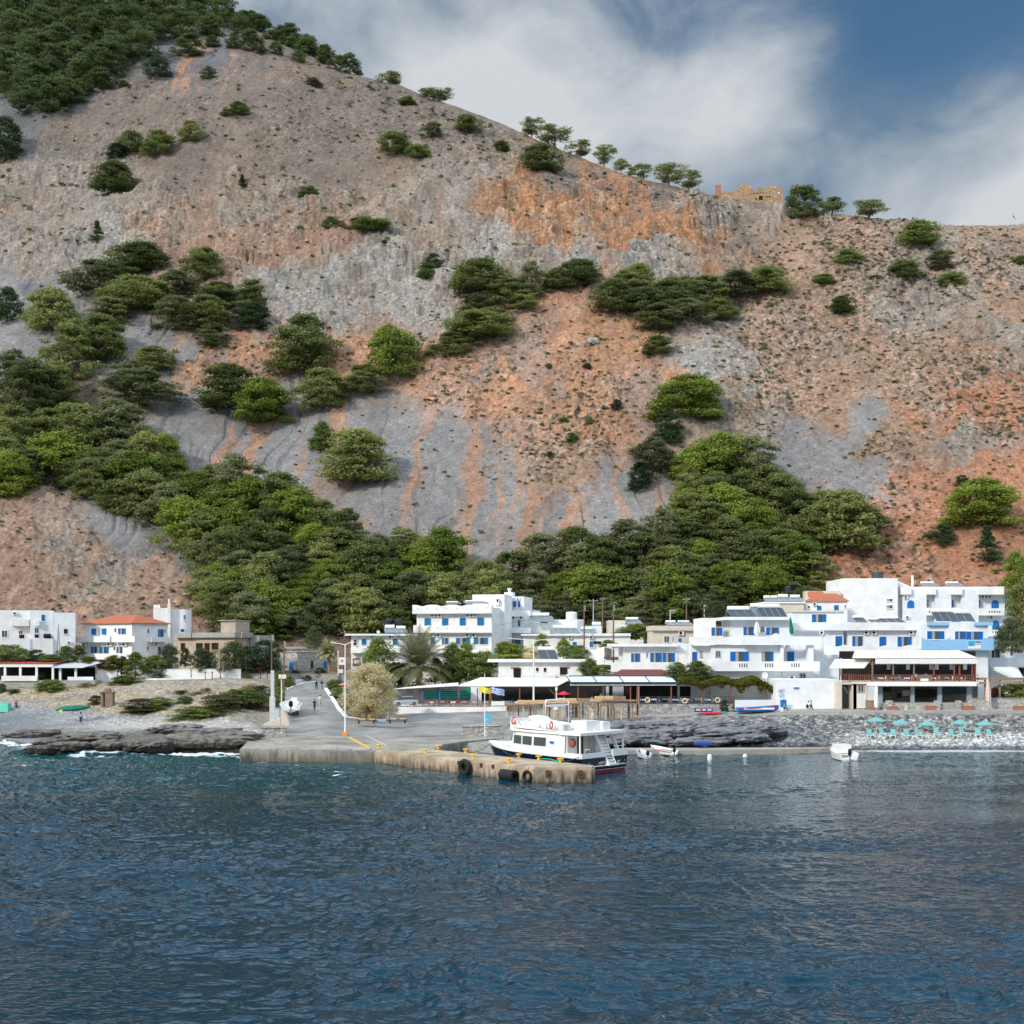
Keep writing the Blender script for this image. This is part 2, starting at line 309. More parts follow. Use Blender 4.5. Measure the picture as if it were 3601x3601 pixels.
def gD(px, py, lo=150, hi=236):
    """distance at which the shore land is seen on photo row py"""
    D = np.linspace(lo, hi, 700); z = ground_z(np.full(700, float(px)), D, False); q = HOR-(z-CAMH)/D*FPX
    k = np.where(q <= py)[0]; return float(D[k[0]]) if len(k) else hi
def hD(px, py):
    D7, z7, yr, zr = [float(v[0]) for v in ridge(np.array([float(px)]))]
    y = np.linspace(D7, yr*1.0, 900); z = hill_base(np.full(900, float(px)), y); q = HOR-(z-CAMH)/y*FPX
    k = np.where(q <= py)[0]
    k = k[0] if len(k) else int(np.argmin(q)); return float(y[k]), float(z[k])
def grid_mesh(name, PX, Y, Z, m):
    n, k = PX.shape; X = (PX-CX)*Y/FPX; V = np.stack([X, Y, Z], -1).reshape(-1, 3)
    i = np.arange(n-1)[:, None]*k+np.arange(k-1)[None, :]; Q = np.stack([i, i+1, i+k+1, i+k], -1).reshape(-1, 4)
    return npmesh(name, V, Q, m)
def vcol(me, name, C):
    a = me.color_attributes.new(name, 'FLOAT_COLOR', 'POINT'); C4 = np.ones((len(C), 4), np.float32); C4[:, :3] = C; a.data.foreach_set('color', C4.ravel())
def land_mat(name, sc=1.0, bumps=.5, vsc=2.3):
    m = bpy.data.materials.new(name); m.use_nodes = True; t = m.node_tree; b = t.nodes['Principled BSDF']; b.inputs['Roughness'].default_value = .95; b.inputs['Specular IOR Level'].default_value = .1
    a = t.nodes.new('ShaderNodeVertexColor'); a.layer_name = 'soil'; g = t.nodes.new('ShaderNodeNewGeometry')
    n = t.nodes.new('ShaderNodeTexNoise'); n.inputs['Scale'].default_value = 1.1*sc; n.inputs['Detail'].default_value = 5; n.inputs['Roughness'].default_value = .7; t.links.new(g.outputs['Position'], n.inputs['Vector'])
    r = t.nodes.new('ShaderNodeMapRange'); r.inputs[1].default_value = .3; r.inputs[2].default_value = .7; r.inputs[3].default_value = .66; r.inputs[4].default_value = 1.34; t.links.new(n.outputs['Fac'], r.inputs[0])
    mx = t.nodes.new('ShaderNodeVectorMath'); mx.operation = 'SCALE'; t.links.new(a.outputs[0], mx.inputs[0]); t.links.new(r.outputs[0], mx.inputs['Scale']); vo = t.nodes.new('ShaderNodeTexVoronoi'); vo.inputs['Scale'].default_value = vsc; t.links.new(g.outputs['Position'], vo.inputs['Vector']); vs_ = t.nodes.new('ShaderNodeSeparateColor'); t.links.new(vo.outputs['Color'], vs_.inputs[0])
    pk = M2('MULTIPLY_ADD', vs_.outputs[0], 1.15, .55, tree=t); pk = M2('MULTIPLY', pk, M2('SUBTRACT', 1.25, vo.outputs['Distance'], tree=t), tree=t); pb = t.nodes.new('ShaderNodeVertexColor'); pb.layer_name = 'pebble'; ps = t.nodes.new('ShaderNodeSeparateColor'); t.links.new(pb.outputs[0], ps.inputs[0])
    pk = M2('ADD', M2('MULTIPLY', M2('SUBTRACT', pk, 1.0, tree=t), ps.outputs[0], tree=t), 1.0, tree=t); m3 = t.nodes.new('ShaderNodeVectorMath'); m3.operation = 'SCALE'; t.links.new(mx.outputs[0], m3.inputs[0]); t.links.new(pk, m3.inputs['Scale']); t.links.new(m3.outputs[0], b.inputs['Base Color'])
    bn = t.nodes.new('ShaderNodeBump'); bn.inputs['Strength'].default_value = bumps; bn.inputs['Distance'].default_value = .5; t.links.new(n.outputs['Fac'], bn.inputs['Height']); t.links.new(bn.outputs[0], b.inputs['Normal'])
    return m
pxs = np.concatenate([np.linspace(-1400, -60, 110)[:-1], np.linspace(-60, 3660, 1290), np.linspace(3660, 5100, 110)[1:]])
# --- hillside
NR = 900
D7, z7, yr, zr = ridge(pxs); v = np.linspace(0, 1, NR)[:, None]
Yh = 1/((1-v)/D7[None, :]+v/yr[None, :]); back = np.array([2, 6, 14, 30, 60, 110, 180])[:, None]+yr[None, :]; Yh = np.vstack([Yh, back]); PXh = np.repeat(pxs[None, :], len(Yh), 0)
Zh, (Wc, rock, spk, sp, sp2, gul, xx, pyy, st, uu) = hill(PXh.ravel(), Yh.ravel())
C = Wc@_col; yyf = Yh.ravel()
si = KEYS.index('S'); scr = Wc[:, si]+Wc[:, KEYS.index('K')]; inslope = ((PXh.ravel() > 600) & (PXh.ravel() < 2450)).astype(float)
streak = fbm(xx/3.4+fbm(xx/20, yyf/18, 4, 12)*2.0, yyf/45, 5, 15, .62)
orange = np.array(CLS['O'])*1.0; k = (sstep(-.05, .36, streak+.10*(spk-.3)+.12*fbm(xx/5, yyf/9, 3, 19))*scr*inslope*.78)[:, None]; C = C*(1-k)+orange*k
orr = Wc[:, KEYS.index('O')]+Wc[:, KEYS.index('M')]*.8+Wc[:, KEYS.index('R')]*.5; k = (sstep(.08, .4, -fbm(xx/16, yyf/26, 5, 18, .6))*orr*.5)[:, None]; C = C*(1-k)+np.array((.205,.195,.19))*k
rk = Wc[:, KEYS.index('L')]+Wc[:, KEYS.index('W')]+Wc[:, KEYS.index('G')]*.7; k = (sstep(.12, .42, fbm(xx/14, yyf/18, 4, 28, .6))*rk*.55)[:, None]; C = C*(1-k)+np.array((.27,.18,.12))*k
C = C*(1-(sstep(.40, .55, sp)*spk*.85)[:, None])+np.array((.085,.072,.048))*(sstep(.40, .55, sp)*spk*.85)[:, None]     # low dry scrub
k = (sstep(.55, .8, -sp2)*spk*.5)[:, None]; C = C*(1-k)+np.array((.38,.355,.33))*k
C = C*(1+.30*fbm(xx/9, yyf/12, 5, 33, .6))[:, None]*(1+.22*fbm(xx/1.6, yyf/1.2, 2, 36))[:, None]
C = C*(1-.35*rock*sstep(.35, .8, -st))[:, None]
bb = Wc[:, KEYS.index('B')]+.5*Wc[:, KEYS.index('Q')]; k = (bb*sstep(.05, .4, fbm(xx/7, yyf/3.5, 5, 58, .65))*.8)[:, None]; C = C*(1-k)+np.array((.23,.155,.11))*k; k = (bb*sstep(.2, .5, fbm(xx/2.2, yyf/9, 4, 59, .6))*.6)[:, None]; C = C*(1-k)+np.array((.45,.33,.23))*k
hillm = land_mat('hill_soil', 1.3, .7, .95)
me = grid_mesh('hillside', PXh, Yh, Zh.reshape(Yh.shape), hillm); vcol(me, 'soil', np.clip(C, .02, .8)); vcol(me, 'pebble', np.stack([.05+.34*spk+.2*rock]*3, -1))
o = bpy.data.objects.new('hillside', me); COL.objects.link(o); tag(o, kind='structure')
del C, Wc
# --- shore and village ground
Dtop = D7[None, :]; NG = 460; vv = np.linspace(0, 1, NG)[:, None]; D0 = np.interp(pxs, _cpx, _cD[:, 0])[None, :]
Yg = 1/((1-vv)/D0+vv/Dtop); PXg = np.repeat(pxs[None, :], NG, 0); a, b = PXg.ravel(), Yg.ravel(); Zg = ground_z(a, b)
Zend, _ = hill(pxs, D7); Zg = Zg.reshape(Yg.shape); Zg[-1] = Zh.reshape(Yh.shape)[0]; zf = Zg.ravel(); xg = (a-CX)*b/FPX; pyg = HOR-(zf-CAMH)/b*FPX
G = np.tile(np.array((.28,.245,.20)), (len(a), 1))
def put(k, c):
    global G
    k = np.clip(k, 0, 1)[:, None]; G = G*(1-k)+np.array(c)*k
Dk3 = np.interp(a, _cpx, _cD[:, 3]); Dk2 = np.interp(a, _cpx, _cD[:, 2]); Dk4 = np.interp(a, _cpx, _cD[:, 4]); Dk5 = np.interp(a, _cpx, _cD[:, 5])
left = 1-sstep(900, 960, a); put(left*sstep(0, .4, fbm(xg/6, b/5, 4, 5)+.15), (.35,.30,.235)); put(left*sstep(.05, .35, fbm(xg/5, b/4, 4, 6))*sstep(Dk3, Dk3+6, b), (.36,.29,.19))
put(left*(1-sstep(Dk3+5, Dk3+9, b))*(1-sstep(350, 900, a)*.6), (.30,.30,.30)); put(left*sstep(250, 500, a)*sstep(Dk3-5, Dk3-2, b)*(1-sstep(Dk3+2, Dk3+6, b)), (.42,.385,.34))
put(left*(1-sstep(0, 300, a))*(1-sstep(180, 190, b)), (.16,.17,.18))
put(left*sstep(.0, .5, fbm(xg/3, b/2.5, 4, 5, .6))*(1-sstep(Dk2+4, Dk3, b)), (.24,.235,.235))
rkL = left*sstep(90, 220, a)*(1-sstep(Dk2+2, Dk3-2, b+fbm(xg/4, b/2, 3, 2)*3)); put(rkL*.9, (.13,.12,.11)); put(rkL*(1-sstep(.5, 1.5, zf+fbm(xg/2, b/2, 3, 4)*.5)), (.045,.037,.03)); put(left*(1-sstep(-.1, .35, zf)), (.04,.035,.03))
right = sstep(2140, 2200, a); put(right*(1-sstep(Dk4-1, Dk4, b)), (.20,.19,.18)); st_ = vn(xg/.55, b/.45, 13); put(right*(1-sstep(Dk4-1, Dk4, b))*sstep(.15, .5, st_), (.33,.32,.30)); put(right*(1-sstep(Dk4-1, Dk4, b))*sstep(.2, .6, -st_), (.12,.125,.14))
rkR = right*(1-sstep(2850, 2980, a))*(1-sstep(Dk3-4, Dk3-1, b+fbm(xg/3, b/2, 3, 3)*2)); put(rkR*.85, (.17,.175,.19)); put(rkR*(1-sstep(.3, .8, zf)), (.06,.06,.065))
bch = sstep(2900, 3050, a)*sstep(154.5, 156.5, b)*(1-sstep(161, 163, b)); put(bch*.8, (.52,.505,.485)); put(sstep(2700, 3000, a)*(1-sstep(.0, .45, zf)), (.10,.10,.105))
put(right*sstep(Dk4+.2, Dk4+.6, b), (.34,.33,.315))
mid = sstep(985, 1010, a)*(1-sstep(2140, 2200, a)); put(mid, (.29,.27,.24)); put(mid*sstep(.1, .5, fbm(xg/8, b/5, 4, 7)), (.27,.265,.26))
put(mid*sstep(213, 217, b), (.20,.15,.10))
G = G*(1+.18*fbm(xg/2.5, b/2, 4, 37, .6))[:, None]
gm = land_mat('shore_ground', 3.0, .35)
me = grid_mesh('ground', PXg, Yg, Zg, gm); vcol(me, 'soil', np.clip(G, .015, .8)); vcol(me, 'pebble', np.stack([np.clip(right*(1-sstep(Dk4-1, Dk4, b))+left*.3*sstep(Dk3-2, Dk3+3, b)+left*.25, 0, 1)]*3, -1))
o = bpy.data.objects.new('ground', me); COL.objects.link(o); tag(o, kind='structure')
# far land behind the ridge and to the sides, down to the sea floor
mb = MB(); mb.box(-6000, 6000, 1500, 6000, -30, -6); o = mb.build('terrain', hillm); vcol(o.data, 'soil', np.tile(np.array((.3,.25,.2)), (8, 1))); tag(o, kind='structure')
# ================================================================ SEA
pw = np.concatenate([np.linspace(-9000, -200, 160)[:-1], np.linspace(-200, 3800, 1250), np.linspace(3800, 12000, 160)[1:]])
rows = np.concatenate([np.linspace(3, 38, 60)[:-1], 1/np.linspace(1/38., 1/188., 900), [260, 500, 1200, 5000, 15000]])
PW = np.repeat(pw[None, :], len(rows), 0); YW = np.repeat(rows[:, None], len(pw), 1); xw = ((PW-CX)*YW/FPX).ravel(); yw = YW.ravel()
wx = xw+fbm(xw/9, yw/9, 2, 5)*3; wy = yw+fbm(xw/11, yw/7, 2, 6)*2
calm = 1-.5*sstep(1900, 2700, PW.ravel()+fbm(xw/20, yw/12, 2, 4)*350)*sstep(62, 78, yw)                   # sheltered side of the jetty
gust = .72+.95*fbm(xw/22, yw/12, 3, 90)
def crest(x, y, s): q = vn(x, y, s); return (1-np.abs(q))**2-.45
zw = calm*gust*1.65*(.11*crest(wx/2.6, wy/1.6, 101)+.095*crest(wx/.95+wy*.2, wy/.78, 103)+.032*vn(wx/.48, wy/.40, 105)+.26*fbm(xw/9, yw/5, 2, 107))
zw += .16*sstep(.15, .6, fbm(xw/16+2, yw/4.5, 3, 111))*crest(wx/4.5, wy/1.6, 112)*sstep(2300, 2700, PW.ravel())*(1-sstep(66, 78, yw))
zw = np.where(yw > 190, 0, zw)*np.clip(yw/20, .3, 1)
# foam by the rocks and jetty, small whitecaps
gz_ = ground_z(PW.ravel(), yw.clip(136, 200), False); near = sstep(-3.6, -.6, gz_)*(1-sstep(900, 985, PW.ravel()))*sstep(60, 60.1, yw)
fn = fbm(xw/3.2, yw/2.0, 5, 121, .6); foam = near*sstep(.0, .32, fn+.30*near)*1.0
foam += (1-sstep(150, 180, PW.ravel()))*0
foam += sstep(1.2, 0, np.abs(gz_+.5)) * sstep(2930, 3000, PW.ravel())*sstep(146, 150, yw)*.55
foam += sstep(820, 870, PW.ravel())*(1-sstep(1380, 1420, PW.ravel()))*sstep(136.5, 139, yw)*sstep(.0, .35, fn)*(.25+.75*(1-sstep(850, 1000, PW.ravel())))
foam += sstep(.52, .72, fbm(xw/3.0, yw/1.2, 4, 131, .6))*sstep(95, 130, yw)*(1-.8*sstep(1700, 2200, PW.ravel()))*.8
shal = sstep(88, 150, yw)
m = bpy.data.materials.new('sea_water'); m.use_nodes = True; t = m.node_tree; b = t.nodes['Principled BSDF']; b.inputs['Roughness'].default_value = .03; b.inputs['IOR'].default_value = 1.38; b.inputs['Specular Tint'].default_value = (.60,.86,1,1); b.inputs['Specular IOR Level'].default_value = .5
av = t.nodes.new('ShaderNodeVertexColor'); av.layer_name = 'sea'; sp_ = t.nodes.new('ShaderNodeSeparateColor'); t.links.new(av.outputs[0], sp_.inputs[0])
g = t.nodes.new('ShaderNodeNewGeometry'); mpn = t.nodes.new('ShaderNodeMapping'); mpn.inputs['Scale'].default_value = (.62, 1.7, 1); t.links.new(g.outputs['Position'], mpn.inputs[0])
n = t.nodes.new('ShaderNodeTexNoise'); n.inputs['Scale'].default_value = 2.2; n.inputs['Detail'].default_value = 1.5; n.inputs['Roughness'].default_value = .5; t.links.new(mpn.outputs[0], n.inputs['Vector'])
bn = t.nodes.new('ShaderNodeBump'); bn.inputs['Strength'].default_value = .6; bn.inputs['Distance'].default_value = .10; t.links.new(n.outputs['Fac'], bn.inputs['Height']); t.links.new(bn.outputs[0], b.inputs['Normal'])
c1 = t.nodes.new('ShaderNodeMix'); c1.data_type = 'RGBA'; c1.inputs[6].default_value = (.0004,.023,.043,1); c1.inputs[7].default_value = (.003,.056,.070,1); t.links.new(sp_.outputs[1], c1.inputs[0])
n4 = t.nodes.new('ShaderNodeTexNoise'); n4.inputs['Scale'].default_value = 5; n4.inputs['Detail'].default_value = 5; t.links.new(mpn.outputs[0], n4.inputs['Vector'])
fo = M2('MULTIPLY', sp_.outputs[0], M2('ADD', n4.outputs['Fac'], .45, tree=t), tree=t); fo = M2('MULTIPLY', M2('SUBTRACT', fo, .28, tree=t), 2.6, clamp=True, tree=t)
c2 = t.nodes.new('ShaderNodeMix'); c2.data_type = 'RGBA'; c2.inputs[7].default_value = (.72,.77,.78,1); t.links.new(fo, c2.inputs[0]); t.links.new(c1.outputs[2], c2.inputs[6]); t.links.new(c2.outputs[2], b.inputs['Base Color'])
t.links.new(M2('ADD', M2('MULTIPLY', fo, .6, tree=t), .03, tree=t), b.inputs['Roughness'])
me = grid_mesh('sea', PW, YW, zw.reshape(YW.shape), m); vcol(me, 'sea', np.stack([np.clip(foam, 0, 1), shal*(.55+.45*(1-sstep(0, 2200, PW.ravel())))+0*shal, shal*0], -1))
o = bpy.data.objects.new('sea', me); COL.objects.link(o); tag(o, kind='structure')
del xw, yw, zw, wx, wy
# ================================================================ TREES
def leaf_mat(name, dark, light, tip=None, sc=.35):
    m = bpy.data.materials.new(name); m.use_nodes = True; t = m.node_tree; b = t.nodes['Principled BSDF']; b.inputs['Roughness'].default_value = .7; b.inputs['Specular IOR Level'].default_value = .15
    g = t.nodes.new('ShaderNodeNewGeometry'); n = t.nodes.new('ShaderNodeTexNoise'); n.inputs['Scale'].default_value = sc; n.inputs['Detail'].default_value = 3; t.links.new(g.outputs['Position'], n.inputs['Vector'])
    oi = t.nodes.new('ShaderNodeObjectInfo'); a = t.nodes.new('ShaderNodeVertexColor'); a.layer_name = 'tone'; s = t.nodes.new('ShaderNodeSeparateColor'); t.links.new(a.outputs[0], s.inputs[0])
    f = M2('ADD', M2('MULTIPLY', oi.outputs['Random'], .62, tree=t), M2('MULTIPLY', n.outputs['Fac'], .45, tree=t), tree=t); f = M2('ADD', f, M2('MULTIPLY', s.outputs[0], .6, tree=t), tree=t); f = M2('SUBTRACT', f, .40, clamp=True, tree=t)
    r = t.nodes.new('ShaderNodeValToRGB'); r.color_ramp.elements[0].color = (*dark, 1); r.color_ramp.elements[1].color = (*light, 1); t.links.new(f, r.inputs[0]); t.links.new(r.outputs[0], b.inputs['Base Color'])
    tr = t.nodes.new('ShaderNodeBsdfTranslucent'); t.links.new(r.outputs[0], tr.inputs[0]); mx = t.nodes.new('ShaderNodeMixShader'); mx.inputs[0].default_value = .40
    t.links.new(b.outputs[0], mx.inputs[1]); t.links.new(tr.outputs[0], mx.inputs[2]); t.links.new(mx.outputs[0], t.nodes['Material Output'].inputs[0])
    return m
LM = {'pine': leaf_mat('pine_needles', (.058,.086,.028), (.35,.37,.12)), 'dull': leaf_mat('dull_pine_needles', (.066,.082,.036), (.29,.31,.14)),
      'dark': leaf_mat('dark_leaves', (.022,.045,.020), (.08,.125,.05)), 'shrub': leaf_mat('shrub_leaves', (.055,.090,.024), (.28,.34,.09)),
      'lime': leaf_mat('bright_leaves', (.075,.12,.020), (.34,.40,.07)), 'ridge': leaf_mat('ridge_leaves', (.022,.042,.018), (.15,.19,.07)), 'olive': leaf_mat('olive_leaves', (.05,.07,.035), (.15,.18,.085)),
      'dry': leaf_mat('dry_leaves', (.52,.44,.24), (.92,.84,.58)), 'grass': leaf_mat('coast_scrub_leaves', (.05,.055,.02), (.17,.17,.06)), 'straw': leaf_mat('dry_grass', (.25,.18,.08), (.50,.40,.22)),
      'vine': leaf_mat('vine_leaves', (.05,.07,.008), (.32,.30,.03)), 'red': leaf_mat('pink_flower_leaves', (.10,.03,.02), (.38,.10,.09))}
bark = mat('bark', (.14,.095,.065), .95, .4, 3); darkbark = mat('grey_bark', (.20,.17,.14), .95, .4, 3)
def crown_mesh(name, seed, npad, nleaf, ls, shape, m, flat=.45, prad=(.10, .17), upb=.38, low=.12):
    """unit crown (radius ~.5, height ~1) made of leaf-sized faces gathered in pads"""
    rs = np.random.RandomState(seed); V = []; T = []; pads = []
    for i in range(npad):
        a = rs.rand()*2*math.pi; h = low+(1-low)*rs.rand()**1.05
        if shape == 'dome': rad = .5*math.sqrt(max(0, 1-((h-.25)/.77)**2)) if h > .25 else .5*(.88+.12*h/.25)
        elif shape == 'umbrella': rad = .5*max(0, 1-((h-.62)/.42)**2)**.5 if h > .62 else .5*(.25+.75*(h/.62)**1.2)
        elif shape == 'cone': rad = .5*(1.02-h)**.8
        else: rad = .5*(1-abs(h-.5)**3*5) if abs(h-.5) < .5 else .15
        lob = 1+.24*math.sin(a*3+seed)+.14*math.sin(a*5+h*7+seed*2)
        rr = max(0, rad-.06)*(rs.rand()**.38)*lob
        pr = prad[0]+(prad[1]-prad[0])*rs.rand()
        c = np.array((rr*math.cos(a), rr*math.sin(a), h-pr*flat*.5)); pads.append(c)
        n = int(nleaf*(pr/prad[1])**1.5); tone = rs.rand()*.55
        d = rs.normal(size=(n, 3)); d /= np.linalg.norm(d, axis=1)[:, None]; d[:, 2] = np.where(d[:, 2] < -.25, -d[:, 2], d[:, 2])
        q = d*(rs.rand(n, 1)**.25)*np.array((pr, pr, pr*flat))*(1+.25*np.sin(d[:, :1]*9+seed))
        ctr = c+q
        nr = d*.6+rs.normal(size=(n, 3))*.55+np.array((0, 0, upb)); nr /= np.linalg.norm(nr, axis=1)[:, None]
        t1 = np.cross(nr, rs.normal(size=(n, 3))); t1 /= np.linalg.norm(t1, axis=1)[:, None]; t2 = np.cross(nr, t1)
        l = ls*(.6+.8*rs.rand(n, 1)); w_ = l*.55
        V.append(np.stack([ctr-t1*l-t2*w_*.4, ctr+t1*l*.1-t2*w_, ctr+t1*l+t2*w_*.3, ctr-t1*l*.2+t2*w_], 1).reshape(-1, 3))
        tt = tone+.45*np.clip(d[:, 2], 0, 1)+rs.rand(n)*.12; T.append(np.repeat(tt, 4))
    V = np.vstack(V); T = np.concatenate(T); me = npmesh(name, V, np.arange(len(V)).reshape(-1, 4), m, False); vcol(me, 'tone', np.stack([T]*3, -1)); return me, pads
def trunk_mesh(name, pads, seed, m, h0=.1, r=.028, lean=.05, nb=7):
    rs = random.Random(seed); mb = MB(); top = Vector((rs.uniform(-lean, lean), rs.uniform(-lean, lean), .72))
    pts = [Vector((0, 0, -.12)), Vector((rs.uniform(-.02, .02), 0, .12)), Vector((top.x*.6, top.y*.6, .42)), top]
    mb.tube(pts, [r*1.25, r, r*.7, r*.35], 6)
    for p in rs.sample(pads, min(nb, len(pads))):
        z = min(.55, max(.08, p[2]*.55)); s = Vector((top.x*z, top.y*z, z)); e = Vector(p); mb.tube([s, (s+e)/2+Vector((0, 0, -.02)), e], [r*.5, r*.35, r*.15], 4)
    return mb.mesh(name, m)
PROTO = {}
def kind(key, seeds, leaf, npad, nleaf, ls, shape, **kw):
    tr = kw.pop('tr', .028); PROTO[key] = []
    for s in seeds:
        c, p = crown_mesh(key+'_crown', s, npad, nleaf, ls, shape, LM[leaf], **kw); PROTO[key].append((c, trunk_mesh(key+'_trunk', p, s, bark, r=tr)))
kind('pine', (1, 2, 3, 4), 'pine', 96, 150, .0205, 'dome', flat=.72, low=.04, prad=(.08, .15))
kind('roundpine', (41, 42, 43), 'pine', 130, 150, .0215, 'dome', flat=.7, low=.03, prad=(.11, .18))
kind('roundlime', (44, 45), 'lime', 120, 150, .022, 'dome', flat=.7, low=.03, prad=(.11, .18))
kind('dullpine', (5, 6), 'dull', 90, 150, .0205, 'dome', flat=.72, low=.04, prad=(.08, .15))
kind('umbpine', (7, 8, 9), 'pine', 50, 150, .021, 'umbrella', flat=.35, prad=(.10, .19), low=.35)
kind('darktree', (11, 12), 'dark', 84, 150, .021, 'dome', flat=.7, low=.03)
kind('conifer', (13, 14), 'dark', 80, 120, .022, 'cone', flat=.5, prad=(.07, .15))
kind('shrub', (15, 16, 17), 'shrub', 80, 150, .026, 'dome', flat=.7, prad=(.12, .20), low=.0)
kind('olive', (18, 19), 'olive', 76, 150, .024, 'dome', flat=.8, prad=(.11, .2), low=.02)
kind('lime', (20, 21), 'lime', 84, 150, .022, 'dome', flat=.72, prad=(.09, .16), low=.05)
TREES = []
def tree(name, px, D, zb, W, Hh, key, label, cat='tree', group=None, i=None, rz=None, sink=.3):
    rs = random.Random(int(px*7+D*13)); pr = PROTO[key]; c, tk = pr[(i if i is not None else rs.randrange(len(pr))) % len(pr)]
    r = empty(name, ((px-CX)*D/FPX, D, zb-sink)); r.rotation_euler = (0, 0, rs.uniform(0, 6.28) if rz is None else rz); r.scale = (W, W*rs.uniform(.85, 1.0), Hh)
    tag(r, label, cat, group)
    for nm, m_ in (('crown', c), ('trunk', tk)):
        q = bpy.data.objects.new(nm, m_); COL.objects.link(q); q.parent = r
    TREES.append((px, D, W)); return r
def htree(x, yb, wv, hv, key, label, name='pine_tree', cat='tree', group=None):
    """tree on the hillside: foot at (x, yb) of the 1932 px view, crown wv x hv there"""
    px, py = FV(x, yb); D, z = hD(px, py); k = 1.8639*D/FPX; return tree(name, px, D, z, wv*k*1.2, hv*k*.98, key, label, cat, group)
HT = '''300 148 50 45 darktree|dark round bush just below the forest edge high on the left slope
358 106 52 42 pine|dark pine at the tip of the pale scree under the ridge forest
392 150 30 26 dullpine|small dull pine alone on the brown slope below the ridge forest
448 218 48 24 pine|flat green pine alone on the upper brown slope
590 160 32 12 dullpine|faint flat bush highest on the bare upper slope
232 165 26 14 dullpine|tiny bush just right of the upper left forest
362 266 50 38 pine|round green pine at the upper right of the high left cluster
300 293 70 46 pine|broad dark pine in the middle of the high left cluster
250 288 56 42 pine|yellow green pine at the left of the high left cluster
222 300 42 30 darktree|small dark pine at the lower left of the high left cluster
215 360 72 56 roundpine|bushy round pine alone below the high left cluster
8 302 70 80 darktree|dark tree cut off by the left edge beside the grey scree chute
12 608 52 68 darktree|dark round tree cut off by the left edge above the scree
97 624 88 80 roundpine|large dark green pine on the grey scree at far left
582 377 40 26 shrub|small bright shrub on the rock ledge in the upper middle
628 434 46 26 dullpine|pale green shrub on the grey cliff
700 436 62 26 shrub|low wide shrub on the grey cliff beside a dark bush
672 434 26 24 darktree|dark bush on the cliff next to the low wide shrub
724 474 20 22 darktree|tiny dark bush in the grey cliff
768 197 32 14 shrub|small bush just under the skyline at upper middle
745 290 66 40 pine|round pine left of a smaller one on the upper middle slope
790 297 38 24 shrub|smaller pine right of a round one on the upper middle slope
817 262 38 32 dullpine|small upright pine on the upper middle slope
884 250 58 32 pine|broad pine just below the skyline in the middle
947 284 26 20 shrub|small bright bush on the slope left of the skyline pines
1018 322 68 50 roundpine|large bright pine on the slope below the skyline pines
1730 460 74 42 shrub|wide low shrub under the skyline at far right
1600 497 52 28 shrub|round bright shrub alone on the upper right slope
1705 525 66 34 pine|dark layered pine on the upper right slope
1773 508 56 36 dullpine|dull green shrub right of the dark layered pine
1796 540 44 30 shrub|yellow green shrub on a grey outcrop at upper right
1552 534 42 18 shrub|flat bright shrub on the orange streak of the right slope
1585 588 44 30 shrub|small shrub halfway up the right slope
1924 500 30 18 shrub|low shrub at the right edge below the skyline
1648 528 24 10 shrub|tiny low shrub on the upper right slope
1240 668 66 36 pine|flat pine hanging below the right centre grove
1305 792 122 86 roundlime|large yellow green pine above a dark carob tree
1263 836 58 60 darktree|dark carob tree under the large yellow green pine
1232 892 100 68 dullpine|broad dull green bush left of the right hand wood
1206 924 42 54 darktree|dark narrow tree in front of the broad dull green bush
1165 774 24 22 darktree|small dark bush on the stony orange slope
1038 870 18 20 darktree|lone dark bush low on the central scree
1857 992 126 92 roundlime|large yellow green tree on the red slope at far right
1815 914 26 20 darktree|small dark bush above the large tree at far right
1777 1030 50 44 darktree|small dark round tree on the red slope behind the white hotel
1862 1066 58 76 conifer|dark pointed conifer on the red slope behind the white hotel
183 459 27 44 conifer|lone dark pointed conifer on the grey left slope
457 354 18 26 conifer|tiny dark conifer in the rocks of the upper left slope
806 524 36 30 shrub|bright bush at the foot of the grey cliff
818 510 34 34 darktree|dark bush above the bright bush at the foot of the cliff
672 908 124 98 roundpine|large round pine alone on the central scree above the forest
606 848 44 52 shrub|small pale pine left of the large lone scree pine
430 770 118 82 roundpine|broad pine on the left scree behind a brighter one
496 800 96 86 roundlime|bright layered pine in front of the broad one on the left scree
574 704 112 108 roundpine|tall pine with a dense conical crown above the scree gullies
608 770 98 76 roundpine|bushy pine below the tall dense one by the scree gullies
690 742 90 54 pine|low spreading pine between bushy and tiered ones
738 712 92 98 roundlime|tiered light green pine at the top right of the scree gullies
480 624 66 54 darktree|dark green tree at the lower right of the middle left grove
1064 798 16 14 shrub|tiny green bush on the stony slope above the central scree
1080 834 22 20 shrub|small green bush in a row on the stony slope
1035 696 14 12 shrub|tiny bush high on the orange slope
1108 694 14 11 shrub|tiny bush high on the orange slope, right one of two
1112 800 20 16 dullpine|small dull bush right of the bush row'''
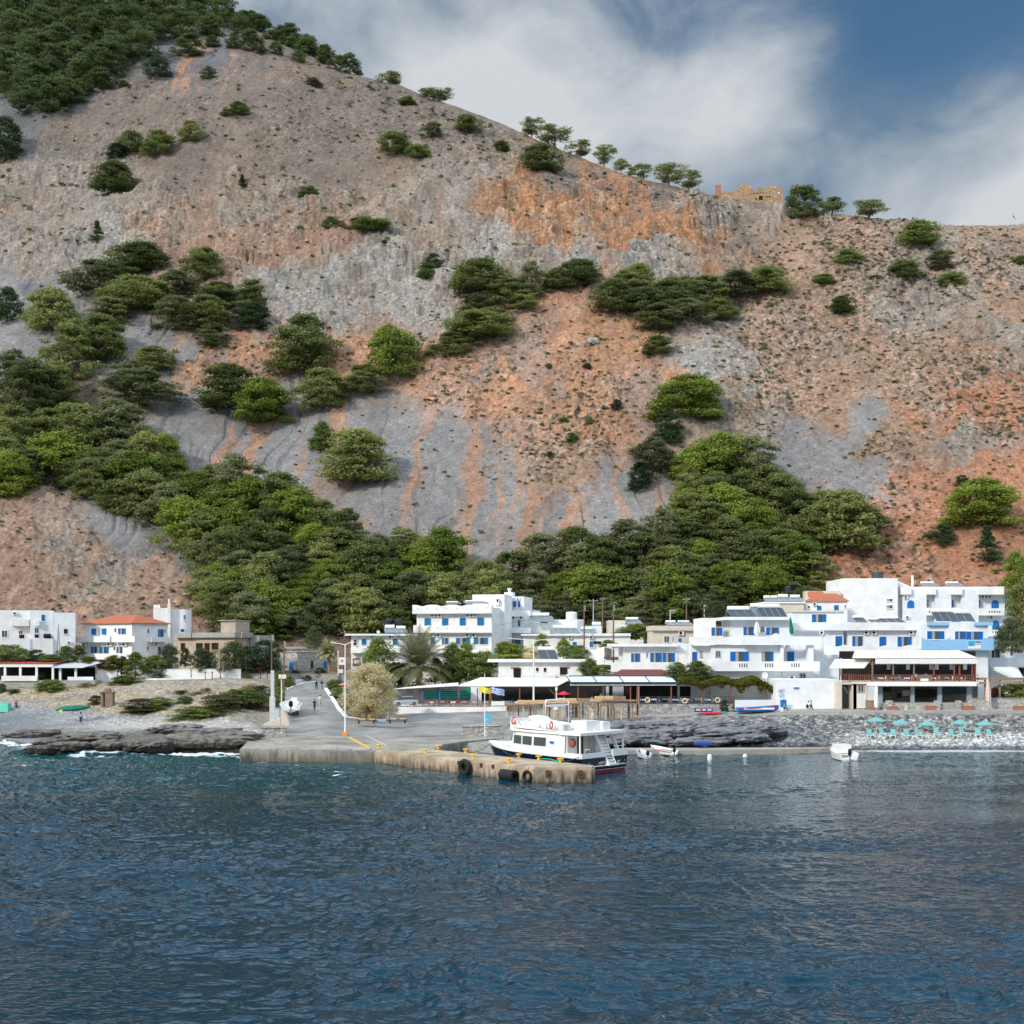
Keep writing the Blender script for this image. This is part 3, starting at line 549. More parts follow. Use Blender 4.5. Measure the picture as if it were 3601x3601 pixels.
def run_trees():
    for ln in HT.split('\n'):
        a, lb = ln.split('|'); x, y, wv, hv, k = a.split()
        bush = k in ('shrub', 'olive') or float(wv) < 40 and 'conifer' not in k
        htree(float(x), float(y), float(wv), float(hv), k, lb, 'bush' if bush else 'conifer' if k == 'conifer' else 'pine_tree' if 'dark' not in k else 'broadleaf_tree', 'bush' if bush else 'tree')
    def grove(lst, group, label, keys=('roundpine', 'pine', 'dullpine')):
        xs = sorted(t[0] for t in lst); ys = sorted(t[1] for t in lst); n = len(lst)
        for i, (x, y, wv, hv) in enumerate(lst):
            k = keys[i % len(keys)]; c = 'left end' if x <= xs[n//4] else 'right end' if x >= xs[-1-n//4] else 'middle'; v = 'upper ' if y <= ys[n//3] else 'lower ' if y >= ys[-1-n//3] else 'central '
            htree(x, y, wv, hv, k, {'pine': 'green', 'roundpine': 'dense', 'dullpine': 'dull'}[k]+' pine in the '+v+c+' of the '+label, 'pine_tree', 'tree', group)
    grove([(268,515,110,56),(385,530,100,62),(190,560,110,70),(265,585,120,62),(205,612,80,50),(330,560,90,50),(415,580,84,46),(475,582,70,54),(330,624,90,66),(390,618,90,60),(405,654,66,46),(470,610,60,44),(270,500,50,44),(215,540,80,50)],
          'pines of the middle left grove', 'dense grove on the middle left slope')
    grove([(905,552,112,62),(960,572,90,50),(1005,562,60,70),(1092,544,80,54),(985,584,64,36),(905,582,66,30),(1050,545,50,40)], 'pines of the centre grove', 'small grove under the orange cliff')
    grove([(905,638,120,50),(850,672,74,44),(880,604,42,28),(930,620,70,40),(880,655,70,44)], 'pines of the strip below the centre grove', 'narrow strip below the centre grove')
    grove([(1205,545,66,48),(1160,590,90,64),(1210,596,80,56),(1265,590,90,66),(1330,580,90,60),(1395,560,90,50),(1445,552,80,50),(1240,622,84,50),(1300,612,84,50),(1355,600,60,36),(1180,570,80,60),(1290,560,60,40)],
          'pines of the right centre grove', 'long grove right of the orange cliff')
    grove([(190,682,92,88),(130,720,92,108),(265,765,130,70),(290,698,70,46),(60,800,130,120),(30,740,90,80),(100,770,90,90),(145,660,60,60),(250,740,80,60)], 'pines of the left scree wood', 'loose wood at far left')
    # skyline pines
    for (x, y, wv, hv, k, lb) in ((1003,254,42,30,'umbpine','thin umbrella pine standing alone on the skyline'),(1045,283,64,30,'umbpine','flat wide umbrella pine on the skyline above the large bright pine'),(1095,302,46,26,'umbpine','umbrella pine second right of the flat wide one on the skyline'),
          (1140,311,40,32,'umbpine','tall umbrella pine third right of the flat wide one on the skyline'),(1172,320,28,20,'umbpine','small pine between two taller ones on the skyline'),(1213,331,36,24,'umbpine','small leaning pine left of the widest skyline clump'),(1192,326,22,14,'umbpine','lowest small pine of the skyline row'),
          (1262,350,56,32,'umbpine','left pine of the widest skyline clump'),(1300,357,52,28,'umbpine','right pine of the widest skyline clump'),(1516,412,74,50,'pine','large pine on the skyline right of the ruined fort'),(1570,404,50,24,'umbpine','flat pine right of the large one beside the ruined fort'),
          (1640,412,58,26,'umbpine','lone flat pine on the skyline well right of the ruined fort'),(738,160,46,16,'umbpine','flat pine on the skyline at the end of the ridge forest'),(828,194,48,18,'umbpine','flat pine pair on the skyline right of the ridge forest'),(806,186,30,14,'umbpine','small pine touching the flat pair on the skyline')):
        px, py = FV(x, y); D7_, z7_, yr_, zr_ = [float(v[0]) for v in ridge(np.array([px]))]
        D, z = hD(px, py+4) if k == 'pine' else (yr_, zr_-.2); kk = 1.8639*D/FPX; tree('pine_tree', px, D, z, wv*kk*1.22, hv*kk*1.3, k, lb)
    # dense stands, filled at random inside outlines (1932 px view)
    def inside(x, y, pg):
        c = False; j = len(pg)-1
        for i in range(len(pg)):
            if (pg[i][1] > y) != (pg[j][1] > y) and x < (pg[j][0]-pg[i][0])*(y-pg[i][1])/(pg[j][1]-pg[i][1])+pg[i][0]: c = not c
            j = i
        return c
    LANDM = ((250, 'above the left white houses'), (400, 'above the orange-roofed house'), (520, 'above the bare concrete house'), (640, 'above the stone house'), (760, 'above the bungalow'), (870, 'above the hotel front'), (960, 'above the hotel corner'), (1080, 'above the round water tank'), (1200, 'above the wooden poles'), (1330, 'above the cream house'), (1440, 'above the apartment house'), (2000, 'above the row of solar heaters'))
    TONE = {'roundpine': 'rounded green', 'roundlime': 'bright', 'pine': 'green', 'lime': 'bright', 'dullpine': 'dull', 'darktree': 'dark green'}
    def stand(pg, sp, wv, hv, keys, group, label, seed, lim=400, stuff=False):
        rs = random.Random(seed); pts = []; xs = [p[0] for p in pg]; ys = [p[1] for p in pg]
        for _ in range(9000):
            x, y = rs.uniform(min(xs), max(xs)), rs.uniform(min(ys), max(ys))
            if inside(x, y, pg) and all(((x-a)/sp[0])**2+((y-b)/sp[1])**2 > 1 for a, b in pts): pts.append((x, y))
        VV = []; TT = []
        for i, (x, y) in enumerate(pts[:lim]):
            s = rs.uniform(.7, 1.3)*(.62 if stuff and x > 400 else 1); k = keys[rs.randrange(len(keys))]; w_, h_ = wv*s, hv*s*rs.uniform(.85, 1.2)
            if stuff:
                px, py = FV(x, y); D, z = hD(px, py); kk = 1.8639*D/FPX; me = PROTO[k][i % len(PROTO[k])][0]; n = len(me.vertices); c = np.empty(n*3, np.float32); me.vertices.foreach_get('co', c); c = c.reshape(-1, 3)
                col = np.empty(n*4, np.float32); me.color_attributes['tone'].data.foreach_get('color', col); c4 = c.reshape(-1, 4, 3)[::2]; a_ = rs.uniform(0, 6.28); cc = c4*np.array((w_*kk*1.1, w_*kk*1.1, h_*kk*1.15)); cc = cc @ np.array(((math.cos(a_), math.sin(a_), 0), (-math.sin(a_), math.cos(a_), 0), (0, 0, 1))); ctr = cc.mean(1, keepdims=True); cc = ctr+(cc-ctr)*1.35
                VV.append(cc.reshape(-1, 3)+np.array(((px-CX)*D/FPX, D, z-.3))); TT.append(np.clip(col.reshape(-1, 4)[:, 0].reshape(-1, 4)[::2].ravel()+rs.uniform(-.1, .45), 0, 1.2)); continue
            row = 'at the upper edge of the wood' if not inside(x, y-34, pg) else 'at the lower edge of the wood' if not inside(x, y+30, pg) else 'in the middle of the wood'
            lm = next(t for v, t in LANDM if x < v); htree(x, y, w_, h_, k, TONE[k]+' pine '+row+' '+lm, 'pine_tree', 'tree', group)
        if stuff:
            VV = np.vstack(VV); me = npmesh('ridge_forest', VV, np.arange(len(VV)).reshape(-1, 4), LM['ridge'], False); vcol(me, 'tone', np.stack([np.concatenate(TT)]*3, -1)); o = bpy.data.objects.new('ridge_forest', me); COL.objects.link(o); tag(o, label, 'forest', None, 'stuff')
        return len(pts)
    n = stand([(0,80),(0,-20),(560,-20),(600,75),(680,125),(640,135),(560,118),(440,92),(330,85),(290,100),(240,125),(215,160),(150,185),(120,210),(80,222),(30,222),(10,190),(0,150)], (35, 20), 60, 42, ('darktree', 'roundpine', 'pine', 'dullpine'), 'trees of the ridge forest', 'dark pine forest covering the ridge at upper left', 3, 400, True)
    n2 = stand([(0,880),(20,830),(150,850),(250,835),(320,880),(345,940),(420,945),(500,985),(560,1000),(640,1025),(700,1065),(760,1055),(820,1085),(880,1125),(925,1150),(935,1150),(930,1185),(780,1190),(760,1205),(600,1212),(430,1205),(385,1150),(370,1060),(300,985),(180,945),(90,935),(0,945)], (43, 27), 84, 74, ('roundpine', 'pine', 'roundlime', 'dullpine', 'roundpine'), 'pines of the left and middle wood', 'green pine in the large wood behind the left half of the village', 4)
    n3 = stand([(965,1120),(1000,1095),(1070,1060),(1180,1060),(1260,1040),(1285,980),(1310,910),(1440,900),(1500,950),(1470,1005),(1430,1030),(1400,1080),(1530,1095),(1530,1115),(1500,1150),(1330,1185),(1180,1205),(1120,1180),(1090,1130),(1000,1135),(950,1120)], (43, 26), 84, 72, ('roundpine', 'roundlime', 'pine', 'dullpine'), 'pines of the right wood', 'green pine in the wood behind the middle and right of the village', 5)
    for (x, y, wv, hv, lb) in ((1590,1035,130,110,'largest'),(1530,1040,90,80,'lower left'),(1640,1005,70,50,'rightmost'),(1500,985,90,60,'upper left'),(1560,985,90,60,'topmost'),(1470,1045,80,60,'lowest and leftmost')): htree(x, y, wv, hv, 'roundpine' if wv > 70 else 'dullpine', lb+' pine of the wood tip that juts right onto the red slope', 'pine_tree', 'tree', 'pines at the right tip of the wood')
    for (x, y, lb) in ((940,1190,'just right of the tall hotel wing'),(985,1168,'behind the pale solar heaters'),(1030,1188,'left of the round white water tank'),(1075,1172,'right of the round white water tank'),(1150,1206,'behind the white boiler on legs')): htree(x, y, 74, 56, 'dullpine', 'dull pine at the foot of the slope '+lb, 'pine_tree', 'tree', 'dull pines at the foot of the slope')
    print('trees', n, n2, n3)
run_trees()
def scrub(N_, seed, m, name, label, s0, s1):      # low scrub dotted over the slope, one object
    r = np.random.RandomState(seed); px = r.uniform(-300, 3900, N_); D7_, _, yr_, _ = ridge(px); v = r.rand(N_); D = 1/((1-v)/(D7_+2)+v/(yr_*.985)); z, t = hill(px, D); sp_ = t[2]; ok = r.rand(N_) < .05+sp_*1.1; px, D, z = px[ok], D[ok], z[ok]; n = len(px); K_ = 26
    s = (s0+(s1-s0)*r.rand(n)**2)*np.clip(D/330, .8, 1.6); d = r.normal(size=(n, K_, 3)); d /= np.linalg.norm(d, axis=2)[..., None]; d[..., 2] = np.abs(d[..., 2])*.62; c = np.stack([(px-CX)*D/FPX, D, z], -1)[:, None, :]+d*(r.rand(n, K_, 1)**.4)*s[:, None, None]
    nr = d+r.normal(size=(n, K_, 3))*.5+np.array((0, -.2, .4)); nr /= np.linalg.norm(nr, axis=2)[..., None]; t1 = np.cross(nr, r.normal(size=(n, K_, 3))); t1 /= np.linalg.norm(t1, axis=2)[..., None]; t2 = np.cross(nr, t1); l = (s*.34)[:, None, None]
    V = np.stack([c-t1*l, c-t2*l*.6, c+t1*l, c+t2*l*.6], 2).reshape(-1, 3); me = npmesh(name, V, np.arange(len(V)).reshape(-1, 4), m, False); T_ = np.repeat(.1+.6*r.rand(n), K_*4); vcol(me, 'tone', np.stack([T_]*3, -1)); o = bpy.data.objects.new(name, me); COL.objects.link(o); tag(o, label, 'scrub', None, 'stuff'); print(name, n)
scrub(12000, 5, LM['grass'], 'low_scrub', 'low dry brownish scrub dotted over the whole slope', .3, .95); scrub(3500, 6, LM['shrub'], 'green_scrub', 'small green tufts dotted between the trees on the slope', .35, 1.2)
# ================================================================ VILLAGE
T1 = lambda x, y: (.3209*x, 2080+.3209*y)
T2 = lambda x, y: (600+.3209*x, 2080+.3209*y)
T3 = lambda x, y: (1180+.3209*x, 2040+.3209*y)
T4 = lambda x, y: (1700+.3209*x, 2040+.3209*y)
T5 = lambda x, y: (2100+.3209*x, 2080+.3209*y)
T6 = lambda x, y: (2500+.2847*x, 1980+.2847*y)
T7 = lambda x, y: (3000+.3111*x, 1980+.3111*y)
T8 = lambda x, y: (1600+.3623*x, 2350+.3623*y)
T9 = lambda x, y: (2401+.6211*x, 2500+.6211*y)
white = mat('white_plaster', (.80,.79,.77), .85, .15, .55, .15, 8, det=7); white2 = mat('bluish_white_plaster', (.76,.775,.785), .85, .13, .55, .15, 8, det=7)
cream = mat('cream_plaster', (.62,.55,.46), .9, .12, 1.0, .2, 8); beige = mat('bare_concrete', (.46,.38,.29), .9, .2, 1.0, .3, 6); grey = mat('grey_concrete', (.36,.345,.32), .9, .22, .9, .3, 5)
lblue = mat('light_blue_paint', (.27,.50,.74), .8, .06, 1); blue = mat('blue_paint', (.010,.15,.47), .5, .1, 3); teal = mat('sea_blue_paint', (.008,.17,.40), .5, .1, 3); navy = mat('navy_paint', (.003,.012,.027), .25, .1, 2, spec=.5)
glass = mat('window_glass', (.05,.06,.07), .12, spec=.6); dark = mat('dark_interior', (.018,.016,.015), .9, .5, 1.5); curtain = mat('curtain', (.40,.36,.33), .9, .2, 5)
tile = mat('orange_roof_tiles', (.42,.135,.07), .85, .25, 4, .5, 9, sx=(1,1,1)); maroon = mat('dark_red_roof', (.16,.05,.045), .8, .2, 4)
awn = mat('cream_canvas', (.72,.67,.57), .85, .06, 1.2); wawn = mat('white_canvas', (.78,.77,.75), .8, .05, 1.2); gawn = mat('grey_canvas', (.48,.50,.52), .8, .1, 1.2)
wood = mat('weathered_wood', (.30,.20,.135), .85, .35, 5); rwood = mat('red_brown_wood', (.26,.09,.06), .7, .3, 5); lwood = mat('fresh_planks', (.60,.40,.23), .8, .2, 5); pole = mat('brown_pole_wood', (.20,.11,.085), .85, .3, 4)
metalw = mat('white_metal', (.78,.78,.76), .35, spec=.5); metal = mat('galvanised_metal', (.42,.43,.43), .4, .15, 5, metal=.6); panel = mat('solar_panel', (.045,.06,.075), .22, spec=.6); panel2 = mat('grey_solar_panel', (.16,.19,.21), .25, spec=.6)
black = mat('black_rubber', (.012,.012,.013), .6, .3, 6); yellow = mat('yellow_paint', (.80,.42,.01), .5, .12, 6); orangep = mat('orange_paint', (.75,.26,.03), .5, .12, 6); red = mat('red_paint', (.55,.02,.02), .45); teald = mat('turquoise_fabric', (.15,.37,.36), .8, .08, 4)
gwhite = mat('white_gelcoat', (.80,.79,.76), .3, .04, 2, spec=.5); stoneg = stone_mat('grey_stone_wall', (.20,.19,.18), (.34,.33,.31), (.48,.46,.43), 2.2); stonep = stone_mat('pale_stone_wall', (.30,.28,.25), (.45,.42,.38), (.60,.57,.52), 2.4)
conc = mat('quay_concrete', (.30,.275,.235), .9, .42, .28, .4, 3); oconc = mat('old_jetty_concrete', (.42,.33,.235), .9, .45, .45, .8, 2.2); skin = mat('skin', (.50,.30,.21), .6); hair = mat('hair', (.05,.035,.025), .7)
def cl(name, c): return mat(name, c, .85, .1, 4)
class Bd:
    def __init__(s, name, label, px, D, ang=0, cat='building', zb=None, group=None):
        s.z0 = (gz(px, D)-1.2) if zb is None else zb; s.a = R(ang); s.c, s.s = math.cos(s.a), math.sin(s.a); s.O = ((px-CX)*D/FPX, D)
        s.root = tag(empty(name, (s.O[0], s.O[1], s.z0), s.a), label, cat, group)
    def fr(s, p, v=0.0):
        t = (p[0]-CX)/FPX; Y = (v-s.O[0]*s.s+s.O[1]*s.c)/(s.c-t*s.s); X = t*Y
        return (X-s.O[0])*s.c+(Y-s.O[1])*s.s, CAMH-(p[1]-HOR)/FPX*Y-s.z0
    def sd(s, p, u):
        t = (p[0]-CX)/FPX; Y = (u+s.O[0]*s.c+s.O[1]*s.s)/(t*s.c+s.s); X = t*Y
        return -(X-s.O[0])*s.s+(Y-s.O[1])*s.c, CAMH-(p[1]-HOR)/FPX*Y-s.z0
    def rect(s, T, r, v=0.0, u=None):
        x0, y0, x1, y1 = r
        if u is None: a0 = s.fr(T(x0, (y0+y1)/2), v)[0]; a1 = s.fr(T(x1, (y0+y1)/2), v)[0]; m = (x0+x1)/2; z1 = s.fr(T(m, y0), v)[1]; z0 = s.fr(T(m, y1), v)[1]
        else: a0 = s.sd(T(x0, y0), u)[0]; a1 = s.sd(T(x1, y0), u)[0]; m = (x0+x1)/2; z1 = s.sd(T(m, y0), u)[1]; z0 = s.sd(T(m, y1), u)[1]
        return min(a0, a1), max(a0, a1), z0, z1
    def blk(s, name, T, x0, x1, yt, v=0.0, dep=8, m=None, yb=None, xs=None, parent=None, par=.35, top=None):
        u0, u1, zb, zt = s.rect(T, (x0, yt, x1, yt if yb is None else yb), v)
        if xs is not None: dep = s.sd(T(xs, yt), u1)[0]-v
        z0 = 0 if yb is None else zb; mb = MB()
        if par and yb is None:     # parapet round a flat roof
            t = .22; mb.box(u0, u1, v, v+dep, z0, zt-par)
            mb.box(u0, u1, v, v+t, zt-par, zt); mb.box(u0, u1, v+dep-t, v+dep, zt-par, zt); mb.box(u0, u0+t, v+t, v+dep-t, zt-par, zt); mb.box(u1-t, u1, v+t, v+dep-t, zt-par, zt)
        else: mb.box(u0, u1, v, v+dep, z0, zt)
        mb.build(name, m or white, parent or s.root); s.last = (u0, u1, v, v+dep, z0, zt); return s.last
    def _p(s, mb, pl, a0, a1, z0, z1, o0, o1):
        k, q = pl
        if k == 'f': mb.box(a0, a1, q-o1, q-o0, z0, z1)
        elif k == 's': mb.box(q+o0, q+o1, a0, a1, z0, z1)
        else: mb.box(q-o1, q-o0, a0, a1, z0, z1)
    def win(s, T, r, st='o', v=0.0, u=None, col=None, fm=None):
        col = col or blue; a0, a1, z0, z1 = s.rect(T, r, v, u); pl = ('f', v) if u is None else ('s', u); w_ = a1-a0; h = z1-z0
        nm = 'door' if 'd' in st else 'window'; mb = MB(); e = .06
        for q in ((a0-e, a1+e, z1, z1+e), (a0-e, a1+e, z0-e, z0), (a0-e, a0, z0, z1), (a1, a1+e, z0, z1)): s._p(mb, pl, *q, 0, .08)
        s._p(mb, pl, a0-.1, a1+.1, z0-e-.05, z0-e, 0, .14)
        fo = mb.build(nm, fm or white, s.root)
        def leaf(b0, b1, m_, name='shutter', o=.075):
            q = MB(); s._p(q, pl, b0, b1, z0, z1, .012, .03)
            n = max(3, int(h/.16)); s._p(q, pl, b0, b0+.05, z0, z1, .03, o); s._p(q, pl, b1-.05, b1, z0, z1, .03, o)
            for i in range(n+1): zz = z0+(h-.05)*i/n; s._p(q, pl, b0+.05, b1-.05, zz, zz+.05, .03, o-.01)
            q.build(name, m_, fo)
        if st in ('c', 'd'): leaf(a0, (a0+a1)/2-.01, col, 'leaf' if st == 'd' else 'shutter'); leaf((a0+a1)/2+.01, a1, col, 'leaf' if st == 'd' else 'shutter')
        elif st == 'dk': q = MB(); s._p(q, pl, a0, a1, z0, z1, .01, .03); q.build('opening', dark, fo)
        else:
            l = .27 if st in ('o', 'l') else 0; r_ = .27 if st in ('o', 'r') else 0
            p0, p1 = a0+w_*l, a1-w_*r_
            q = MB(); s._p(q, pl, p0, p1, z0, z1, .008, .025); q.build('pane', glass, fo)
            q = MB(); mid = (p0+p1)/2; s._p(q, pl, mid-.025, mid+.025, z0, z1, .03, .06); s._p(q, pl, p0, p0+.04, z0, z1, .03, .06); s._p(q, pl, p1-.04, p1, z0, z1, .03, .06); q.build('sash', fm or col if st in ('o','l','r') else metalw, fo)
            if w_ > 1.1: q = MB(); s._p(q, pl, p0+.05, p0+(p1-p0)*.38, z0+.02, z1-.02, .026, .029); q.build('curtain', curtain, fo)
            if l: leaf(a0, p0-.01, col)
            if r_: leaf(p1+.01, a1, col)
        return fo
    def arch(s, T, r, v=0.0, m=None, name='door', dp=.05, n=10):
        a0, a1, z0, z1 = s.rect(T, r, v); rr = (a1-a0)/2; c = (a0+a1)/2; hh = min(rr, (z1-z0)*.5); pts = [(a1, v, z0)]+[(c+rr*math.cos(math.pi*i/n), v, z1-hh+hh*math.sin(math.pi*i/n)) for i in range(n+1)]+[(a0, v, z0)]
        return MB().prism(pts, (0, -dp, 0)).build(name, m or blue, s.root)
    def balc(s, T, x0, x1, y0, y1, out=1.2, v=0.0, m=None, slots=None, name='balcony', side=True):
        u0, u1, zb, zt = s.rect(T, (x0, y0, x1, y1), v-out); t = .14; mb = MB(); mb.box(u0, u1, v-out+t, v-.003, zb, zb+.16); mb.box(u0, u1, v-out, v-out+t, zb, zt)
        if side: mb.box(u0, u0+t, v-out+t, v-.003, zb+.16, zt); mb.box(u1-t, u1, v-out+t, v-.003, zb+.16, zt)
        b = mb.build(name, m or white, s.root)
        for (sx, sy0, sy1, n) in (slots or []):
            q = MB()
            for i in range(n): a, b_, c, d = s.rect(T, (sx+i*29, sy0, sx+i*29+12, sy1), v-out); q.box(a, b_, v-out-.012, v-out-.003, c, d)
            q.build('parapet_slots', dark, b)
        return b
    def ac(s, T, x, y, w_=45, v=0.0, u=None):
        a0, a1, z0, z1 = s.rect(T, (x, y, x+w_, y+w_*.75), v, u); pl = ('f', v) if u is None else ('s', u); mb = MB(); s._p(mb, pl, a0, a1, z0, z1, .08, .38); s._p(mb, pl, a0+.05, a0+.1, z0-.08, z0, 0, .36); s._p(mb, pl, a1-.1, a1-.05, z0-.08, z0, 0, .36)
        b = mb.build('air_conditioner', metalw, s.root); rr = (z1-z0)*.40; q = MB()
        if u is None: q.lathe([(rr, 0), (rr, -.02)], (a0+(a1-a0)*.42, v-.381, (z0+z1)/2), 14, 'y')
        else: q.lathe([(rr, 0), (rr, .02)], (u+.381, a0+(a1-a0)*.42, (z0+z1)/2), 14, 'x')
        q.build('fan', dark, b)
    def gen(s, name, mb, m, parent=None, smooth=False): return mb.build(name, m, parent or s.root, smooth=smooth)
def solar(T, x0, y0, x1, y1, D, label, n=2, pm=None, tank=True, lean=.9):
    a = P(*T(x0, y1), D); b = P(*T(x1, y1), D); h = (y1-y0)/abs(x1-x0)*(b.x-a.x); W = b.x-a.x; r = tag(empty('solar_heater', a), label, 'solar heater', 'solar water heaters on the roofs'); tk = min(.34, h*.22); ph = h-tk*2 if tank else h
    w1 = W/n; dx = -W*.16
    for i in range(n):
        x = i*w1; q = MB(); q.prism([(x+.03, 0, .05), (x+w1-.03, 0, .05), (x+w1-.03+dx, lean, ph), (x+.03+dx, lean, ph)], (0, .08, .06)); q.build('collector_panel', pm or panel, r)
        f = MB(); f.prism([(x, 0, .03), (x+.03, 0, .03), (x+.03+dx, lean, ph), (x+dx, lean, ph)], (0, .07, .08)); f.prism([(x+w1-.03, 0, .03), (x+w1, 0, .03), (x+w1+dx, lean, ph), (x+w1-.03+dx, lean, ph)], (0, .07, .08)); f.build('panel_frame', metal, r)
    if tank: MB().lathe([(tk*.8, 0), (tk, .06), (tk, W*.82), (tk*.8, W*.82+.06)], (W*.06+dx, lean+.15, ph+tk), 14, 'x').build('tank', metalw, r, smooth=False)
    q = MB()
    for x in (.05, W-.05): q.tube([(x+dx, lean+.1, 0), (x+dx, lean+.1, ph)], .03, 4); q.tube([(x, .05, 0), (x+dx, lean+.1, 0)], .03, 4)
    q.build('stand', metal, r); return r
# ---- quay, jetty, road
def slab(name, pts, zt, zb, m, kind='structure', bev=.08):
    import bmesh
    mb = MB(); mb.prism([(p[0], p[1], zb) for p in pts], (0, 0, zt-zb)); me = mb.mesh(name, m); bm = bmesh.new(); bm.from_mesh(me); bmesh.ops.bevel(bm, geom=[e for e in bm.edges if all(v.co.z > zt-.01 for v in e.verts) or abs(e.verts[0].co.z-e.verts[1].co.z) > .5], offset=bev, segments=2, affect='EDGES'); bm.to_mesh(me); bm.free()
    o = bpy.data.objects.new(name, me); COL.objects.link(o); return tag(o, kind=kind) if kind else o
XY = lambda px, D: ((px-CX)*D/FPX, D)
slab('quay', [XY(842, 140), (-16.3, 136.9), (-9.3, 138.6), XY(1560, 146), XY(1650, 151.5), XY(1770, 156), XY(1790, 168), XY(930, 164), XY(876, 153)], 1.38, -3, conc)
def wet(m, dk, lo, hi):
    t = m.node_tree; b = t.nodes['Principled BSDF']; s = b.inputs['Base Color'].links[0].from_socket; g = t.nodes.new('ShaderNodeNewGeometry'); x = t.nodes.new('ShaderNodeSeparateXYZ'); t.links.new(g.outputs['Position'], x.inputs[0])
    mp_ = t.nodes.new('ShaderNodeMapping'); mp_.inputs['Scale'].default_value = (1.6, 1.6, .35); t.links.new(g.outputs['Position'], mp_.inputs[0]); n = t.nodes.new('ShaderNodeTexNoise'); n.inputs['Scale'].default_value = 1.3; n.inputs['Detail'].default_value = 5; t.links.new(mp_.outputs[0], n.inputs['Vector'])
    h = M2('ADD', x.outputs[2], M2('MULTIPLY', M2('SUBTRACT', .5, n.outputs['Fac'], tree=t), 3.2, tree=t), tree=t); r = t.nodes.new('ShaderNodeMapRange'); t.links.new(h, r.inputs[0]); r.inputs[1].default_value = lo; r.inputs[2].default_value = hi; mx = t.nodes.new('ShaderNodeMix'); mx.data_type = 'RGBA'
    t.links.new(r.outputs[0], mx.inputs[0]); mx.inputs[6].default_value = (*dk, 1); t.links.new(s, mx.inputs[7]); t.links.new(mx.outputs[2], b.inputs['Base Color'])
wet(oconc, (.09,.065,.04), -.1, 1.0); wet(conc, (.12,.105,.085), .0, 1.35)
jt = slab('jetty', [(-16.2, 136.95), (2.28, 118), (8.2, 118.4), (8.5, 120.2), (-9.4, 138.4), (-12.5, 137.6)], 1.5, -3, oconc, None, .18); tag(jt, 'weathered tan concrete jetty with rust stains running out beside the passenger boat', 'jetty')
LC = mat('light_concrete', (.35,.325,.28), .9, .35, .35, .3, 3); wet(LC, (.07,.065,.055), .3, 1.5)
slab('quay', [XY(846, 139.9), XY(1300, 137.6), XY(1310, 140.5), XY(1120, 147), XY(868, 147.5)], 1.46, -2.9, LC)
slab('walkway', [XY(2180, 147.6), XY(2560, 148.2), XY(2950, 150.8), XY(2955, 152.2), XY(2560, 151.6), XY(2200, 151.2)], .5, -2, mat('walkway_concrete', (.33,.30,.26), .9, .25, .5, .3, 3))
def strip(name, L_, R_, D0_, D1_, m, dz=.05, n=40, w_=6):
    V = []; F = []
    for i in range(n+1):
        D = D0_+(D1_-D0_)*i/n; a = np.interp(D, *zip(*L_)); b = np.interp(D, *zip(*R_))
        for j in range(w_+1): px = a+(b-a)*j/w_; V.append(((px-CX)*D/FPX, D, gz(px, D)+dz))
    for i in range(n):
        for j in range(w_): k = i*(w_+1)+j; F.append((k, k+1, k+w_+2, k+w_+1))
    o = bpy.data.objects.new(name, npmesh(name, V, F, m)); COL.objects.link(o); tag(o, kind='structure')
asph = mat('worn_road', (.255,.245,.23), .9, .35, .25, .2, 6, det=8)
strip('road', [(159, 990), (176, 1012), (198, 1004), (213, 1105)], [(159, 1760), (176, 1220), (176.5, 1216), (200, 1146), (213, 1158)], 159, 213, asph)
strip('plaza', [(159, 1500), (176, 1226), (191, 1420)], [(159, 1762), (176, 1800), (191, 1800)], 160, 191, mat('plaza_asphalt', (.26,.25,.24), .9, .38, .22, .2, 6, det=8), .06)
def kerb(pts, w_, h, m, name, label, cat, kind=None):
    mb = MB(); q = []
    for i in range(len(pts)-1):
        a, b = pts[i], pts[i+1]
        for k in range(9): t = k/9; q.append((a[0]+(b[0]-a[0])*t, a[1]+(b[1]-a[1])*t))
    q.append(pts[-1]); W3 = [Vector(((px-CX)*D/FPX, D, gz(px, D))) for px, D in q]; rings = []
    for i, p in enumerate(W3):
        d = (W3[min(i+1, len(W3)-1)]-W3[max(0, i-1)]); d.z = 0; d.normalize(); n = Vector((-d.y, d.x, 0))*w_/2; rings.append([p-n+Vector((0,0,-.5)), p+n+Vector((0,0,-.5)), p+n+Vector((0,0,h)), p-n+Vector((0,0,h))])
    o = mb.loft(rings).build(name, m)
    if kind: tag(o, kind=kind)
    else: tag(o, label, cat)
    return o
K = lambda T, *q: [(T(x, y)[0], gD(T(x, y)[0], T(x, y)[1])) for x, y in q]
kerb([(1216, 175), (1190, 181), (1145, 200)], .5, .35, white, 'kerb', 'white painted kerb curving down the right side of the road', 'kerb')
kerb([(1216, 175.2), (1262, 175.6), (1390, 187)], .3, .2, white, 'kerb', 'white kerb running from the lamp post foot past the golden bush', 'kerb')
kerb([(1010, 199), (1060, 206), (1115, 209)], .3, .22, white, 'kerb', 'white kerb at the upper left edge of the road', 'kerb')
kerb([(480, 203.2), (740, 203.4), (1160, 213)], .4, .25, white, 'kerb', 'long low white kerb in front of the garden walls', 'kerb')
kerb([(2138, 169.2), (2330, 169.6), (2540, 171.6), (2780, 170.2), (2990, 168.8), (3700, 168.8)], .35, .16, grey, 'kerb', 'white capped edge of the promenade above the stone bank', 'kerb')
